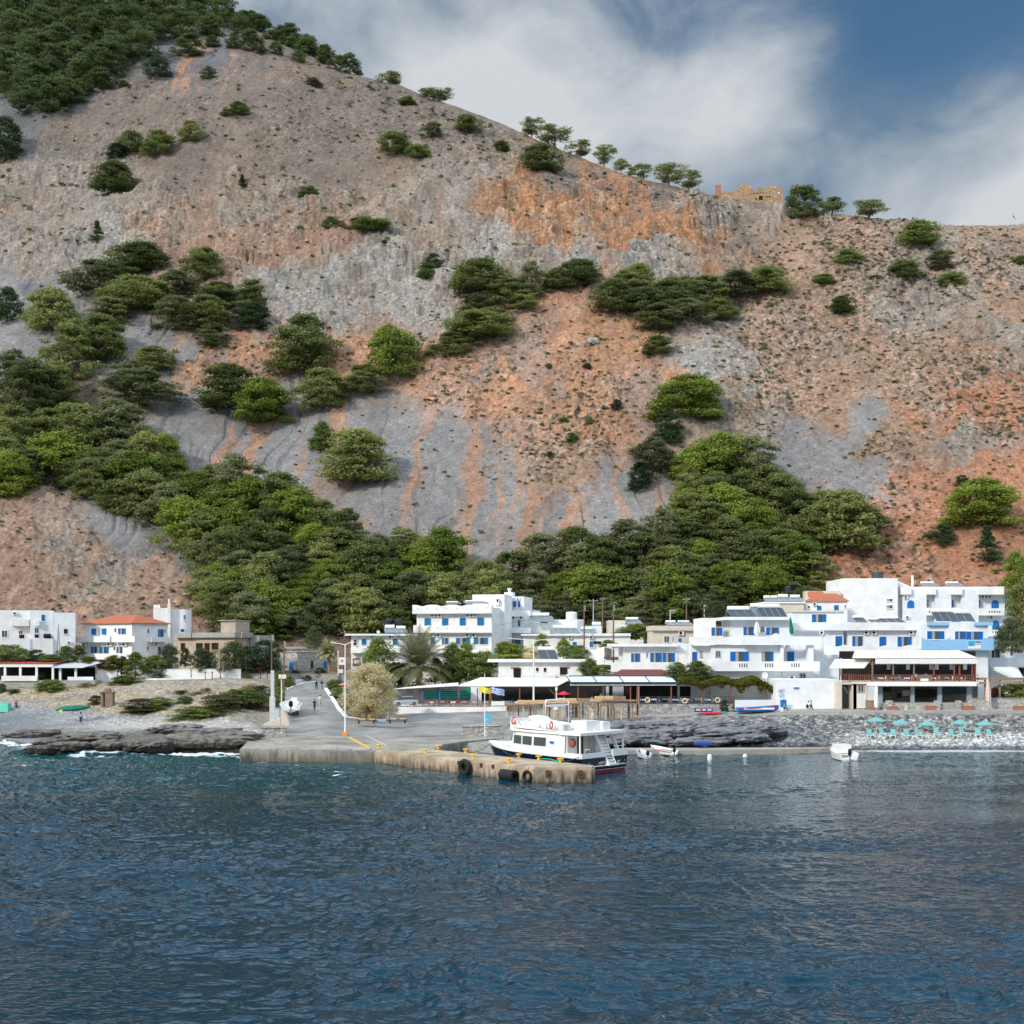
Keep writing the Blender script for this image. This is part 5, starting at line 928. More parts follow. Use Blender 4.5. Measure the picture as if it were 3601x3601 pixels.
for x in (-210, 68, 365, 440, 812, 1160, 1468, 1848): u = b.fr(T5(x, 1100), 0)[0]; MB().box(u-.09, u+.09, 0, .18, floor if x != 440 else floor-3.2, zf-.42).build('post', rwood, b.root)
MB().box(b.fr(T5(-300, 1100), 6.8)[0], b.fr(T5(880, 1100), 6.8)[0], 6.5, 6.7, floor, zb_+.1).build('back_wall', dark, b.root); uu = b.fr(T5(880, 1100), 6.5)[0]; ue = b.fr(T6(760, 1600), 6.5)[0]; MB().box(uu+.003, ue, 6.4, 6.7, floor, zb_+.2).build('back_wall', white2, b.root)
for (T, x0, y0, x1, y1) in ((T5,905,1040,1060,1170),(T5,1215,1060,1255,1180),(T5,1295,1050,1352,1110),(T6,50,1510,120,1600),(T5,95,1040,130,1145),(T5,170,1040,290,1145)):
    a0, a1, z0, z1 = b.rect(T, (x0, y0, x1, y1), 6.3); MB().box(a0, a1, 6.3, 6.38, z0, z1).build('doorway' if x1-x0 < 200 and T is not T5 or x0 > 800 else 'window', dark if x0 > 800 or T is T6 else gawn, b.root)
a0, a1, z0, z1 = b.rect(T6, (350, 1600, 438, 1745), 6.2); MB().box(a0, a1, 6.2, 6.3, floor, z1).build('doorway', dark, b.root); a0, a1, z0, z1 = b.rect(T6, (318, 1545, 475, 1600), 5.4); MB().prism([(a0, 5.2, z0), (a1, 5.2, z0), ((a0+a1)/2+.7, 6.3, z1), ((a0+a1)/2-.7, 6.3, z1)], (0, 0, .12)).build('thatched_hood', mat('dark_thatch', (.06,.045,.035), .95, .3, 8), b.root)
vz = b.fr(T5(1300, 1000), -.2)[1]; mb = MB(); pu0, pu1 = b.fr(T5(880, 1000), 0)[0], b.fr(T6(770, 1500), 0)[0]
for i in range(13): x = pu0+(pu1-pu0)*i/12; mb.box(x-.05, x+.05, -.3, 5, zf-.3, zf-.2)
mb.box(pu0, pu1, -.2, -.1, zf-.42, zf-.3).build('pergola_beams', rwood, b.root)
mb = MB(); u0, u1, z0, z1 = b.rect(T5, (450, 1150, 1500, 1232), -.02); mb.box(u0, u1, -.02, .02, z1-.06, z1).box(u0, u1, -.02, .02, z0, z0+.05); n = 34
for i in range(n+1): x = u0+(u1-u0)*i/n; mb.box(x-.02, x+.02, -.02, .02, z0, z1)
for i in range(0, n, 2): x = u0+(u1-u0)*i/n; x2 = u0+(u1-u0)*(i+1)/n; mb.prism([(x, 0, z0), (x+.04, 0, z0), (x2, 0, z1), (x2-.04, 0, z1)], (0, .02, 0))
mb.build('railing', mat('dark_rail', (.07,.065,.06), .6), b.root)
# vine canopy as leaves
rs = np.random.RandomState(5)
def leafbox(name, m, parent, n, fn, ls): 
    p = fn(n); nr = rs.normal(size=(n, 3))+np.array((0, -.3, .8)); nr /= np.linalg.norm(nr, axis=1)[:, None]; t1 = np.cross(nr, rs.normal(size=(n, 3))); t1 /= np.linalg.norm(t1, axis=1)[:, None]; t2 = np.cross(nr, t1); l = ls*(.6+.8*rs.rand(n, 1)); w_ = l*.7
    V = np.stack([p-t1*l, p-t2*w_, p+t1*l, p+t2*w_], 1).reshape(-1, 3); me = npmesh(name, V, np.arange(len(V)).reshape(-1, 4), m, False); T_ = np.repeat(.3+.5*rs.rand(n), 4); vcol(me, 'tone', np.stack([T_]*3, -1)); o = bpy.data.objects.new(name, me); COL.objects.link(o)
    if parent: o.parent = parent
    return o
def fv(n):
    x = pu0+.1+(pu1-pu0+.4)*rs.rand(n); t = (x-pu0)/(pu1-pu0); top = (zb_-zf)*.9; y = -.7+4.6*rs.rand(n); z = zf-.22+(y+.7)/4.6*top*.9+.25*np.sin(x*1.1)+rs.rand(n)*.35-sstep(.82, 1.05, t)*1.2; hang = rs.rand(n) < .16+.22*t; z = np.where(hang, z-rs.rand(n)*(.5+1.6*t*np.clip(np.sin(x*2.1), 0, 1)), z); y = np.where(hang, -.5+rs.rand(n)*.6, y); return np.stack([x, y, z], -1)
leafbox('vine', LM['vine'], b.root, 15000, fv, .14)
restB = b; RB_floor = floor+b.z0; RB_D = 178.5
# ---- long low wing with blue windows
b = Bd('house_wing', 'low white wing with roof slab, open blue shutters and long parapet', 2190, 186.5, 0)
b.blk('wall', T5, 285, 880, 604, 0, 8, white, par=0); a0, a1, z0, z1 = b.rect(T5, (160, 573, 885, 604), -1.2); MB().box(a0, a1, -1.2, 8, z0, z1).build('roof', white, b.root)
for r, st in (((370,677,470,775),'o'),((580,672,712,775),'o'),((714,672,852,775),'o')): b.win(T5, r, st)
b.win(T5, (535,670,560,724), 'p'); b.balc(T5, 163, 790, 780, 880, 2.2, side=True)
u0 = b.last[1]; uc = b.fr(T5(880, 600))[0]; u1 = b.fr(T5(1030, 600))[0]; zt = b.fr(T5(950, 568))[1]; r = (u1-uc)*.8; mb = MB(); ring = [(uc+.003, .15)]+[(uc+(u1-uc-r)+r*math.sin(i*math.pi/16), .15+r*.6-r*.6*math.cos(i*math.pi/16)) for i in range(9)]+[(u1, 6), (uc+.003, 6)]; mb.prism([(p[0], p[1], 0) for p in ring], (0, 0, zt)).build('stair_tower', white2, b.root)
# ---- main white apartment block on the right half
b = Bd('apartment_house', 'large white apartment house with deep blue shutters and solar panels in the right half', 2500, 183.5, 0)
WT = white2
b.blk('wall', T5, 1152, 1300, 290, 1.5, 9, white, par=.1); b.blk('wall', T6, 255, 985, 690, 1.6, 9, WT, par=0); a0, a1, z0, z1 = b.rect(T6, (165, 665, 990, 703), .2); MB().box(a0, a1, .2, 10.8, z0, z1).build('roof', white, b.root)
b.blk('wall', T5, 1265, 1300, 592, -.02, 11, WT, par=0)
b.blk('wall', T5, 1030, 1262, 592, .8, 9, white, par=0)
b.blk('wall', T6, 0, 870, 1012, 0, 9, WT, par=0); b.blk('wall', T6, 872, 1345, 1012, 1.2, 8, WT, par=0)
for x0, x1 in ((862, 900), (1205, 1268), (945, 975)): a0, a1, z0, z1 = b.rect(T6, (x0, 1015, x1, 1225), -.95); MB().box(a0, a1, -.95, 1.197, z0 if x0 != 945 else z1-.4, z1).build('pier', WT, b.root)
b.balc(T5, 1022, 1600, 497, 582, 1.3, .6, white); b.balc(T6, 380, 1370, 905, 1012, 1.5, 0, WT)
b.balc(T5, 1210, 1330, 770, 868, 1.3, .2, white); b.balc(T6, 0, 1345, 1215, 1335, 1.3, 0, WT, slots=[(350,1240,1288,4),(668,1240,1288,4),(995,1240,1288,4)])
b.blk('ground_floor_wall', T6, 0, 1275, 1337, .1, 8, WT, par=0)
b.win(T6, (5,795,143,900), 'o', 1.5); b.win(T6, (400,790,540,893), 'o', 1.6); b.win(T6, (618,790,658,840), 'p', 1.6, fm=grey); b.win(T6, (680,795,840,893), 'o', 1.6)
b.win(T6, (60,1090,115,1155), 'p', 0, fm=grey); b.win(T6, (237,1093,468,1218), 'o'); b.win(T6, (625,1095,772,1215), 'r'); b.win(T6, (940,1092,1028,1213), 'c', 1.2)
b.win(T5, (1040,662,1095,770), 'd', .8); b.win(T5, (1130,660,1150,718), 'p', .8, fm=grey)
for x in (245, 343, 438): b.win(T6, (x,1402,x+82,1428), 'p', .1, fm=grey)
b.win(T6, (690,1345,732,1422), 'dk', .1); b.win(T6, (1100,1367,1170,1433), 'p', .1, fm=grey); b.win(T6, (830,1340,870,1390), 'p', .1, fm=grey); b.ac(T6, 960, 1392, 75, .1)
a0, a1, z0, z1 = b.rect(T6, (1018,1533,1084,1557), -6.9); 
b.blk('wall', T6, 1265, 1600, 1440, -1.0, 6, WT, par=0); b.blk('wall', T6, 1270, 1600, 1130, 2.5, 5, WT, par=0)
f = b.blk('front_block', T6, 800, 1562, 1440, -7.2, 7.0, white2, par=0); MB().box(a0, a1, -7.26, -7.203, z0, z1).build('name_plate', mat('blue_grey_plate', (.12,.17,.27), .5), b.root)
a0, a1, z0, z1 = b.rect(T6, (800, 1780, 1590, 1835), -7.6); MB().box(a0, a1, -7.55, -7.203, 0, z1).build('plinth', white2, b.root)
mb = MB(); wr = [(842,1560,915,1566),(820,1578,850,1584),(845,1572,862,1600),(868,1572,885,1598),(888,1575,912,1582),(850,1606,905,1612),(845,1626,912,1633),(850,1640,870,1660),(880,1640,910,1646),(885,1655,912,1662),(890,1676,912,1682),(896,1690,903,1712)]
for r in wr: a0, a1, z0, z1 = b.rect(T6, r, -7.2); mb.box(a0, a1, -7.23, -7.203, z0, z1)
mb.build('painted_sign', mat('pale_blue_lettering', (.20,.34,.45), .7), b.root)
a0, a1, z0, z1 = b.rect(T6, (745, 905, 862, 945), -1.56); MB().lathe([((a1-a0)/2, 0), ((a1-a0)/2, .03)], ((a0+a1)/2, -1.55, (z0+z1)/2), 20, 'y').build('oval_sign', metalw, b.root).scale = (1, 1, 1)
disc(T6, 664, 1385, 36, 181, 'large round white dish on the wall above the vine pergola')
solar(T6, 250, 528, 575, 665, 186.5, 'three panel solar heater at the left of the apartment house roof', 3); solar(T6, 520, 495, 700, 668, 187.5, 'first tall solar heater beside the three panel one on the apartment house', 2, panel2); solar(T6, 630, 500, 950, 670, 187, 'four panel solar heater at the right of the apartment house roof', 4)
def umb_closed(T, x, y0, y1, D, m, label, lean=0.0, wd=.22):
    a = P(*T(x, y1), D); h = P(*T(x, y0), D).z-a.z; r = tag(empty('parasol', a), label, 'parasol'); L_ = Vector((lean, 0, 0)); MB().tube([(0,0,0), L_*.5*h+Vector((0,0,h*.5)), L_*h+Vector((0,0,h))], .03, 6).build('pole', metalw, r)
    rg = [];
    for t, q in ((.12, wd*.9), (.3, wd*1.15), (.6, wd*.9), (.85, wd*.55), (.97, .05)): rg.append([Vector((lean*h*t+math.cos(k*math.pi/6)*q*(1 if k % 2 else .65), math.sin(k*math.pi/6)*q*(1 if k % 2 else .65), h*t)) for k in range(12)])
    MB().loft(rg).build('canopy', m, r); return r
umb_closed(T6, 567, 718, 905, 184, wawn, 'closed white parasol on the apartment house balcony', 0, .45); umb_closed(T6, 1000, 662, 905, 183.5, mat('green_fabric', (.01,.17,.10), .8), 'closed green parasol on the apartment house balcony', -.08, .3)
# ---- buildings behind on the right
b = Bd('house', 'white upper house with long parapet and two narrow blue windows behind the apartment house', 2790, 193, 0)
b.blk('wall', T6, 990, 1640, 605, 0, 7, WT, par=0); a0, a1, z0, z1 = b.rect(T6, (985, 585, 1648, 605), -.3); MB().box(a0, a1, -.3, 7.3, z0, z1).build('roof', cream, b.root)
b.win(T6, (1245,632,1425,732), 'o'); b.balc(T6, 1025, 1400, 740, 830, 1.3, -.3, white)
b2 = Bd('apartment_house', 'white guest house with blue doors above the restaurant awnings', 2960, 191, 0); b2.blk('wall', T6, 1395, 1640, 745, 0, 8, WT, par=.5); b2.blk('wall', T7, -60, 765, 672, .01, 8, WT, par=.5); b2.blk('balcony_front', T6, 1395, 2200, 742, -.9, .88, WT, yb=832)
MB().box(b2.fr(T7(-45,700))[0], b2.fr(T7(765,700))[0], -.92, 0, b2.fr(T7(100,760), -.9)[1], b2.fr(T7(100,672), -.9)[1]).build('parapet', white, b2.root)
b = b2
for T, r, st in ((T6,(1535,903,1620,1030),'c'),(T6,(1743,903,1875,1030),'l'),(T7,(295,832,373,947),'d'),(T7,(500,832,662,947),'o')): b.win(T, r, st)
for x in (118, 205, 625): b.ac(T7, x, 768, 52)
b.ac(T6, 1335, 840, 55)
u0, u1, zb, zt = b.rect(T6, (1400, 1010, 2180, 1150), -1.4); pts = [(u0, -1.4, zb), (b.fr(T7(770,985), -1.4)[0], -1.4, zb)]; k = 60; ue = pts[1][0]
for i in range(k, -1, -1): t = i/k; pts.append((u0+(ue-u0)*t, -1.4, zt-.75*(zt-zb)*.22*(.5-.5*math.cos(2*math.pi*4.5*t))-.02))
MB().prism(pts, (0, .15, 0)).box(u0, ue, -1.25, -.003, zb, zb+.15).build('balcony', white2, b.root)
for i, (x0, x1, y0) in enumerate(((30, 165, 585), (200, 345, 620), (330, 600, 600))): solar(T7, x0, y0, x1, 672, 193, ('small solar heater with square boiler','low solar heater','wide low solar heater')[i]+' on the guest house roof', (1, 2, 3)[i])
b = Bd('house', 'small white house with orange tiled roof between the forest and the upper white hotel', 2900, 206, -4)
b.blk('wall', T6, 1165, 1685, 478, 0, 7, white, par=0); z = b.last[5]; u0, u1 = b.last[0], b.last[1]; zt = b.fr(T6(1500, 385), 4)[1]; MB().prism([(u0-.1, -.3, z), (u1+.3, -.3, z), (u1-1, 4, zt), (u0+2.6, 4, zt)], (0, 0, .12)).prism([(u0+1, 3, z+.9), (u0+4.6, 3, z+.9), (u0+3.8, 5, zt+.5), (u0+1.3, 5, zt+.4)], (0, 0, .12)).build('roof', tile, b.root)
b.blk('wall', T6, 1172, 1600, 345, 7.2, 3, cream, par=0)
for r in ((1308,527,1365,585),(1520,520,1577,590)): b.win(T6, r, 'c', col=teal)
b.win(T6, (1198,530,1220,560), 'dk'); b.win(T6, (1650,520,1665,552), 'dk'); b.ac(T6, 1255, 490, 48)
b = Bd('house', 'beige flat-roofed house carrying a row of solar heaters', 2700, 203, 0); b.blk('wall', T6, 645, 1150, 495, 0, 6, cream, par=0); a0, a1, z0, z1 = b.rect(T6, (640, 480, 1165, 497), -.3); MB().box(a0, a1, -.3, 6.3, z0, z1).build('roof', white, b.root)
for i, (x0, x1, y0) in enumerate(((675, 765, 397), (762, 855, 397), (858, 1003, 382), (1008, 1150, 388))): solar(T6, x0, y0, x1, 478, 205, ('first','second','third','fourth')[i]+' solar heater from the left in the row on the beige house', (1, 1, 2, 2)[i], panel2)
a = P(*T6(950, 480), 207); tag(MB().lathe([(.55, 1.7), (.55, 2.6), (.3, 2.75)], a, 12).tube([a+Vector((.4,0,0)), a+Vector((.4,0,1.7))], .05, 4).tube([a+Vector((-.4,0,0)), a+Vector((-.4,0,1.7))], .05, 4).build('water_tank', mat('dark_tank_two', (.025,.027,.035), .4)), 'black water tank standing above the row of solar heaters', 'water tank')
# upper white hotel
b = Bd('hotel', 'large bright white hotel with stepped bays and arched blue windows at upper right', 3157, 213, 0)
b.blk('wall', T7, -105, 505, 172, 0, 12, white, par=.25); b.blk('wall', T7, -175, -106, 300, 1, 8, white, par=.1)
b.win(T7, (375,405,447,434), 'p', fm=white); b.win(T7, (375,477,447,512), 'p', fm=white); a0, a1, z0, z1 = b.rect(T7, (508, 205, 660, 268), 2); MB().prism([(a0, 2, z0), (a1, 2, z0), (a0, 2, z1)], (0, 8, 0)).build('stair_roof', white2, b.root)
b.blk('wing_wall', T7, 505, 1715, 268, 2.2, 9, WT, par=.2); b.blk('wing_wall', T7, 1716, 1812, 285, 2.6, 9, WT, par=.2)
for x0, x1 in ((560, 830), (930, 1110), (1230, 1420)): a0, a1, z0, z1 = b.rect(T7, (x0, 360, x1, 660), .9); MB().box(a0, a1, .9, 2.197, 0, z1+1.0).build('bay_wall', WT, b.root)
for x0, x1 in ((545, 660), (835, 938), (1110, 1235), (1420, 1708)): a0, a1, z0, z1 = b.rect(T7, (x0, 266, x1, 356), .3); MB().box(a0, a1, .3, 2.6, z0, z1).build('eave_block', white, b.root)
for r, v in (((612,420,690,508), .88), ((1563,418,1646,522), 2.18), ((1573,650,1653,754), 2.18)): b.arch(T7, r, v, blue, 'window', .06)
for r in ((838,418,850,500), (1115,418,1135,500), (1424,420,1436,500)): b.win(T7, r, 'd', 2.2)
b.balc(T7, 838, 940, 505, 592, 1.6, 2.2, slots=[(858,540,560,2)]); b.balc(T7, 1110, 1232, 505, 592, 1.6, 2.2); b.balc(T7, 1422, 1708, 512, 592, 1.6, 2.2, slots=[(1535,540,562,5)]); b.balc(T7, 1440, 1650, 755, 830, 1.6, 2.2, slots=[(1575,770,790,2)])
for x, y in ((570,372),(1440,368),(1480,368),(1520,368),(1535,600),(588,598)): b.ac(T7, x, y, 40, 2.2 if x > 800 else .9)
a0, a1, z0, z1 = b.rect(T7, (665, 140, 683, 268), 3); MB().box(a0, a1, 3, 3.4, z0, z1).build('chimney', white, b.root); a0, a1, z0, z1 = b.rect(T7, (230, 100, 352, 168), 5); MB().lathe([((a1-a0)/2, 0), ((a1-a0)/2, z1-z0)], ((a0+a1)/2, 6, z0), 14).build('water_tank', mat('tank_frame', (.05,.06,.06), .5), b.root)
for i, (x0, x1) in enumerate(((800, 980), (1085, 1255))): solar(T7, x0, 205, x1, 262, 219, ('left' if i == 0 else 'right')+' one of two long boilers on the upper white hotel', 1, panel2)
# light blue house
b = Bd('apartment_house', 'white and light blue house with blue shutters and a small turquoise sign', 3240, 187.5, 0)
b.blk('wall', T7, 772, 1090, 690, .6, 8, white2, par=0); b.blk('wall', T7, 1086, 1525, 668, 0, 9, white2, par=.1)
for x0, x1, v in ((845, 1087, 0), (1375, 1582, -.5)): a0, a1, z0, z1 = b.rect(T7, (x0, 668, x1, 705), v); MB().box(a0, a1, v, v+1.2 if v else .59, z0, z1).build('cornice', lblue, b.root)
b.win(T7, (835,770,1030,862), 'o', .6); b.win(T7, (1150,772,1275,864), 'o'); b.win(T7, (1280,774,1466,866), 'o')
u0, u1, zb, zt = b.rect(T7, (776, 838, 1100, 982), -.9); pts = [(u0, -.9, zb), (u1, -.9, zb)]+[(u0+(u1-u0)*i/20, -.9, zt-.55*(math.sin(math.pi*i/20)**.6)) for i in range(20, -1, -1)]; MB().prism(pts, (0, .14, 0)).box(u0, u1, -.76, .59, zb, zb+.15).build('balcony', lblue, b.root)
b.balc(T7, 1100, 1590, 866, 985, 1.4, 0, lblue); b.blk('balcony_end', T7, 1518, 1590, 845, -1.38, 3, lblue, yb=985)
a0, a1, z0, z1 = b.rect(T7, (1300, 880, 1446, 968), -1.46); sg = MB().box(a0, a1, -1.46, -1.42, z0, z1).build('sign_board', metalw, b.root); W_, H_ = a1-a0, z1-z0
MB().prism([(a0+.02, -1.47, z0+H_*.34), (a0+W_*.5, -1.47, z0+H_*.5), (a0+W_*.55, -1.47, z1-.02), (a0+.02, -1.47, z1-.02)], (0, .008, 0)).build('turquoise_field', mat('turquoise_print', (.0,.42,.58), .5), sg); MB().box(a0+W_*.55, a1-.03, -1.472, -1.463, z0+H_*.7, z1-.05).box(a0+W_*.25, a1-.03, -1.472, -1.463, z0+H_*.48, z0+H_*.56).box(a0+W_*.1, a0+W_*.55, -1.474, -1.463, z0+H_*.34, z0+H_*.42).build('lettering', mat('grey_blue_print', (.13,.17,.30), .5), sg)
b.blk('ground_floor_wall', T7, 1190, 1532, 990, .4, 8, white2, par=0); b.win(T7, (1380,1028,1480,1200), 'dk', .4); 
for i, (x0, x1, n) in enumerate(((945, 1200, 3), (1190, 1385, 2))): solar(T7, x0, 510 if i == 0 else 525, x1, 662, 190.5, ('three panel' if i == 0 else 'two panel')+' solar heater on the light blue house', n)
b = Bd('house', 'pale grey-blue house with outside stairs at the right edge', 3500, 191, 0); b.blk('wall', T7, 1555, 2150, 905, 0, 8, white2, par=0); a0, a1, z0, z1 = b.rect(T7, (1590, 885, 2150, 908), -.6); MB().box(a0, a1, -.6, 8.2, z0, z1).build('roof', gawn, b.root)
b.win(T7, (1565,968,1656,1070), 'o', col=navy); b.ac(T7, 1800, 912, 75); b.balc(T7, 1550, 2150, 1072, 1170, 1.2, 0, white2); b.win(T7, (1820,1185,1932,1280), 'dk')
mb = MB()
for i in range(9): a0, a1, z0, z1 = b.rect(T7, (1560+i*32, 1172+i*14, 1850+i*8, 1186+i*14), -1.6-i*.28); mb.box(a0, a1, -1.9-i*.28, -1.6-i*.28, z0-.3, z1)
mb.build('steps', white2, b.root)
disc(T7, 1748, 850, 30, 186, 'round white dish at the right edge beside the pale grey-blue house')
# ---- restaurant C with two terraces
b = Bd('restaurant', 'two-level beach restaurant with cream awnings and brown railed upper terrace', 3100, 174.5, 0)
fl = b.fr(T7(700, 1352), 0)[1]; gl = b.fr(T7(700, 1668), -2.4)[1]
a0, a1, z0, z1 = b.rect(T7, (-20, 1340, 1420, 1366), -.2); MB().box(a0, a1, -.2, 7.5, z0, z1).build('floor_slab', awn, b.root)
a0, a1, z0, z1 = b.rect(T7, (-10, 1085, 1405, 1145), -.4); zt = b.fr(T7(700, 990), 3.6)[1]; bx0 = b.fr(T7(20, 990), 3.6)[0]; bx1 = b.fr(T7(1195, 990), 3.6)[0]; m0 = b.fr(T7(250, 1085), -.4)[0]
mb = MB().prism([(a0, -.4, z1+.12), (a1, -.4, z1+.12), (bx1, 3.6, zt), (bx0, 3.6, zt)], (0, 0, .06)); cw = mb.build('awning', awn, b.root)
vm = MB(); n = 46
for i in range(n): x = m0+(a1-m0)*i/n; w_ = (a1-m0)/n; vm.prism([(x, -.42, z1+.1), (x+w_*.97, -.42, z1+.1), (x+w_*.97, -.42, z0+.15), (x+w_*.5, -.42, z0), (x, -.42, z0+.15)], (0, .03, 0))
vm.build('valance', wawn, cw); q = MB()
for i in range(6): t = i/5; q.tube([(a0+(a1-a0)*t, -.4, z1+.21), (bx0+(bx1-bx0)*t, 3.6, zt+.09)], .03, 4)
q.tube([(a0, -.43, z1+.12), (a1, -.43, z1+.12)], .05, 5); q.build('awning_frame', grey, cw)
q = [(*[b.fr(T6(1462,1302), -1.2)[0]], -1.2, b.fr(T6(1462,1302), -1.2)[1]), (b.fr(T6(1895,1300), -1.2)[0], -1.2, b.fr(T6(1895,1300), -1.2)[1]), (b.fr(T6(1932,1192), .8)[0]+.6, .8, b.fr(T6(1932,1192), .8)[1]), (b.fr(T6(1530,1192), .8)[0], .8, b.fr(T6(1530,1192), .8)[1])]
MB().prism(q, (0, 0, .06)).build('awning', awn, b.root)
for x, T, m_ in ((1610, T6, white2), (220, T7, wood), (455, T7, wood), (915, T7, rwood), (1145, T7, rwood), (1205, T7, rwood), (1350, T7, rwood), (1385, T7, rwood), (690, T7, wood)):
    u = b.fr(T(x, 1250), 0)[0]; MB().box(u-.09, u+.09, 0, .18, fl, z1+.1).build('post', m_, b.root)
u = b.fr(T7(220, 1200), 0)[0]; MB().tube([(u, .1, z1-1.0), (u-.9, .1, z1+.05)], .06, 5).tube([(u, .1, z1-1.0), (u+.9, .1, z1+.05)], .06, 5).build('brace', wood, b.root)
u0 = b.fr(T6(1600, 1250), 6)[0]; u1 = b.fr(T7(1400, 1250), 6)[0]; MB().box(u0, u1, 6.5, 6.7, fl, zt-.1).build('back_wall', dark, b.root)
rsx = random.Random(4)
for i, x in enumerate((400, 620, 880, 945, 1110, 1265)): a, c_, d, e_ = b.rect(T7, (x-18, 1145, x+22, 1205), 2); MB().box(a, c_, 2, 2.05, d, e_).build('hanging_panel', metalw if i % 2 else gawn, b.root)
def rail2(T, x0, x1, y0, y1, v, m, sp):
    u0, u1, z0, z1 = b.rect(T, (x0, y0, x1, y1), v); mb = MB().box(u0, u1, v, v+.07, z1-.07, z1).box(u0, u1, v, v+.07, z0, z0+.06); n = int((u1-u0)/sp)
    for i in range(n+1): x = u0+(u1-u0)*i/n; mb.box(x-.05, x+.05, v+.01, v+.06, z0, z1)
    return mb.build('railing', m, b.root)
rail2(T6, 1615, 1760, 1370, 1450, -.15, rwood, .3); rail2(T7, -40, 720, 1262, 1340, -.15, rwood, .32); rail2(T7, 895, 1412, 1262, 1340, -.15, rwood, .32)
a0, a1, z0_, z1_ = b.rect(T7, (720, 1262, 895, 1340), -.2); MB().box(a0, a1, -.2, -.12, z0_, z1_).build('railing_panel', mat('mauve_board', (.20,.13,.12), .8), b.root); a0, a1, z0_, z1_ = b.rect(T7, (762, 1305, 852, 1335), -.21); MB().box(a0, a1, -.23, -.203, z0_, z1_).build('sign_board', metalw, b.root)
a0, a1, z0_, z1_ = b.rect(T7, (160, 1366, 1398, 1396), -.6)
MB().box(a0, a1, -.55, -.05, z0_+.1, z1_-.02).lathe([(.14, 0), (.14, a1-a0)], (a0, -.55, z0_+.16), 10, 'x').build('rolled_awning', gwhite, b.root)
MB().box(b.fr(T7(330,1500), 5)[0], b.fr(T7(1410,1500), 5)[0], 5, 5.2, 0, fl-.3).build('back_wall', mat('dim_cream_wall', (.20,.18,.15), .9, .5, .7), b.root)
blg = mat('blue_grey_pillar', (.28,.33,.38), .8)
for x0, x1 in ((290, 335), (655, 695), (960, 1005), (1290, 1345)): a, c_, d, e_ = b.rect(T7, (x0, 1400, x1, 1600), 1); MB().box(a, c_, 1, 1.4, 0, fl-.25).build('pillar', blg, b.root)
for r, m_ in (((335,1408,430,1455), dark), ((500,1470,548,1525), dark), ((695,1425,945,1520), dark), ((1005,1408,1290,1480), mat('dark_teal_board', (.02,.05,.07), .6)), ((560,1440,640,1500), curtain)): a, c_, d, e_ = b.rect(T7, r, 3.5); MB().box(a, c_, 3.5, 3.6, d, e_).build('bar_opening', m_, b.root)
a, c_, d, e_ = b.rect(T7, (-10, 1366, 165, 1660), .1); MB().box(a, c_, .1, 4, 0, e_).build('side_wall', cream, b.root); b.win(T7, (55,1380,120,1448), 'p', .1, fm=grey); b.win(T7, (48,1490,140,1630), 'd', .1, col=metalw, fm=metalw)
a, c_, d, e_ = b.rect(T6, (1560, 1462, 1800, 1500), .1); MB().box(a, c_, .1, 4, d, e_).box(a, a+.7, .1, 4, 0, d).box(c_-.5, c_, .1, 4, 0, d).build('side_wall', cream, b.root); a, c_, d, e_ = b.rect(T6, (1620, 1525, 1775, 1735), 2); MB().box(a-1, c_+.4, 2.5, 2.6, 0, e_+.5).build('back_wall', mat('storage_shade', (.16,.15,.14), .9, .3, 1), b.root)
MB().prism([(a+.1, 2.3, e_), (a+.5, 2.3, e_), (c_, 2.3, d+.6), (c_, 2.3, d)], (0, .1, 0)).build('stairs', gawn, b.root)
MB().box(b.fr(T7(300, 1540), 0)[0], b.fr(T7(1400, 1540), 0)[0], -2.0, 5, 0, gl+1.0).build('floor', grey, b.root)
mb = MB()
for x0, x1 in ((345, 985), (1165, 1560)): a, c_, d, e_ = b.rect(T7, (x0, 1602, x1, 1672), -2.4); mb.box(a, c_, -2.4, -2.0, 0, e_)
for x0, x1 in ((925, 985), (1165, 1225), (375, 450)): a, c_, d, e_ = b.rect(T7, (x0, 1555, x1, 1672), -2.6); mb.box(a, c_, -2.6, -2.401, 0, e_).box(a, c_, -2.39, -2.1, e_-1.0, e_)
mb.build('stone_parapet', stonep, b.root)
a, c_, d, e_ = b.rect(T7, (160, 1560, 250, 1668), -2.3); MB().box(a, c_, -2.3, -1.4, 0, e_).box(a-.05, c_+.05, -2.35, -1.35, e_, e_+.08).build('bar_counter', wood, b.root)
RC_floor = b.z0+fl; RC_g = b.z0+gl
flr = mat('flower_red', (.45,.05,.02), .8); pot = mat('terracotta', (.40,.15,.08), .8, .2, 5)
for k, (x, y) in enumerate(((440,1665),(880,1660),(1290,1660),(1870,1660))):
    a = P(*T7(x, y), 172); tag(MB().box(-.75, .75, -.2, .2, 0, .55).box(-.8, .8, -.25, .25, .5, .58).build('planter', pot, None, a), ('leftmost','second','third','rightmost')[k]+' terracotta planter along the beach restaurant wall', 'planter')
wallseg(T7, 1300, 1530, 2000, 1670, 174.5, 'pale stone terrace wall right of the beach restaurant', stonep)
umb_closed(T7, 262, 1368, 1668, 172, wawn, 'closed white parasol at the left of the beach restaurant bar', 0, .28); umb_closed(T7, 1530, 1290, 1600, 173, mat('faded_pink_canvas', (.62,.52,.47), .85), 'closed faded pink parasol right of the beach restaurant', -.03, .34)
r = Bd('pergola', 'pergola of poles and beams at the right edge by the beach', 3450, 175.5, 0, 'pergola'); mb = MB()
for y, v in ((1295, 0), (1345, -.8)): a, c_, d, e_ = r.rect(T7, (1405, y, 2100, y+22), v); mb.box(a, c_, v, v+.2, d, e_)
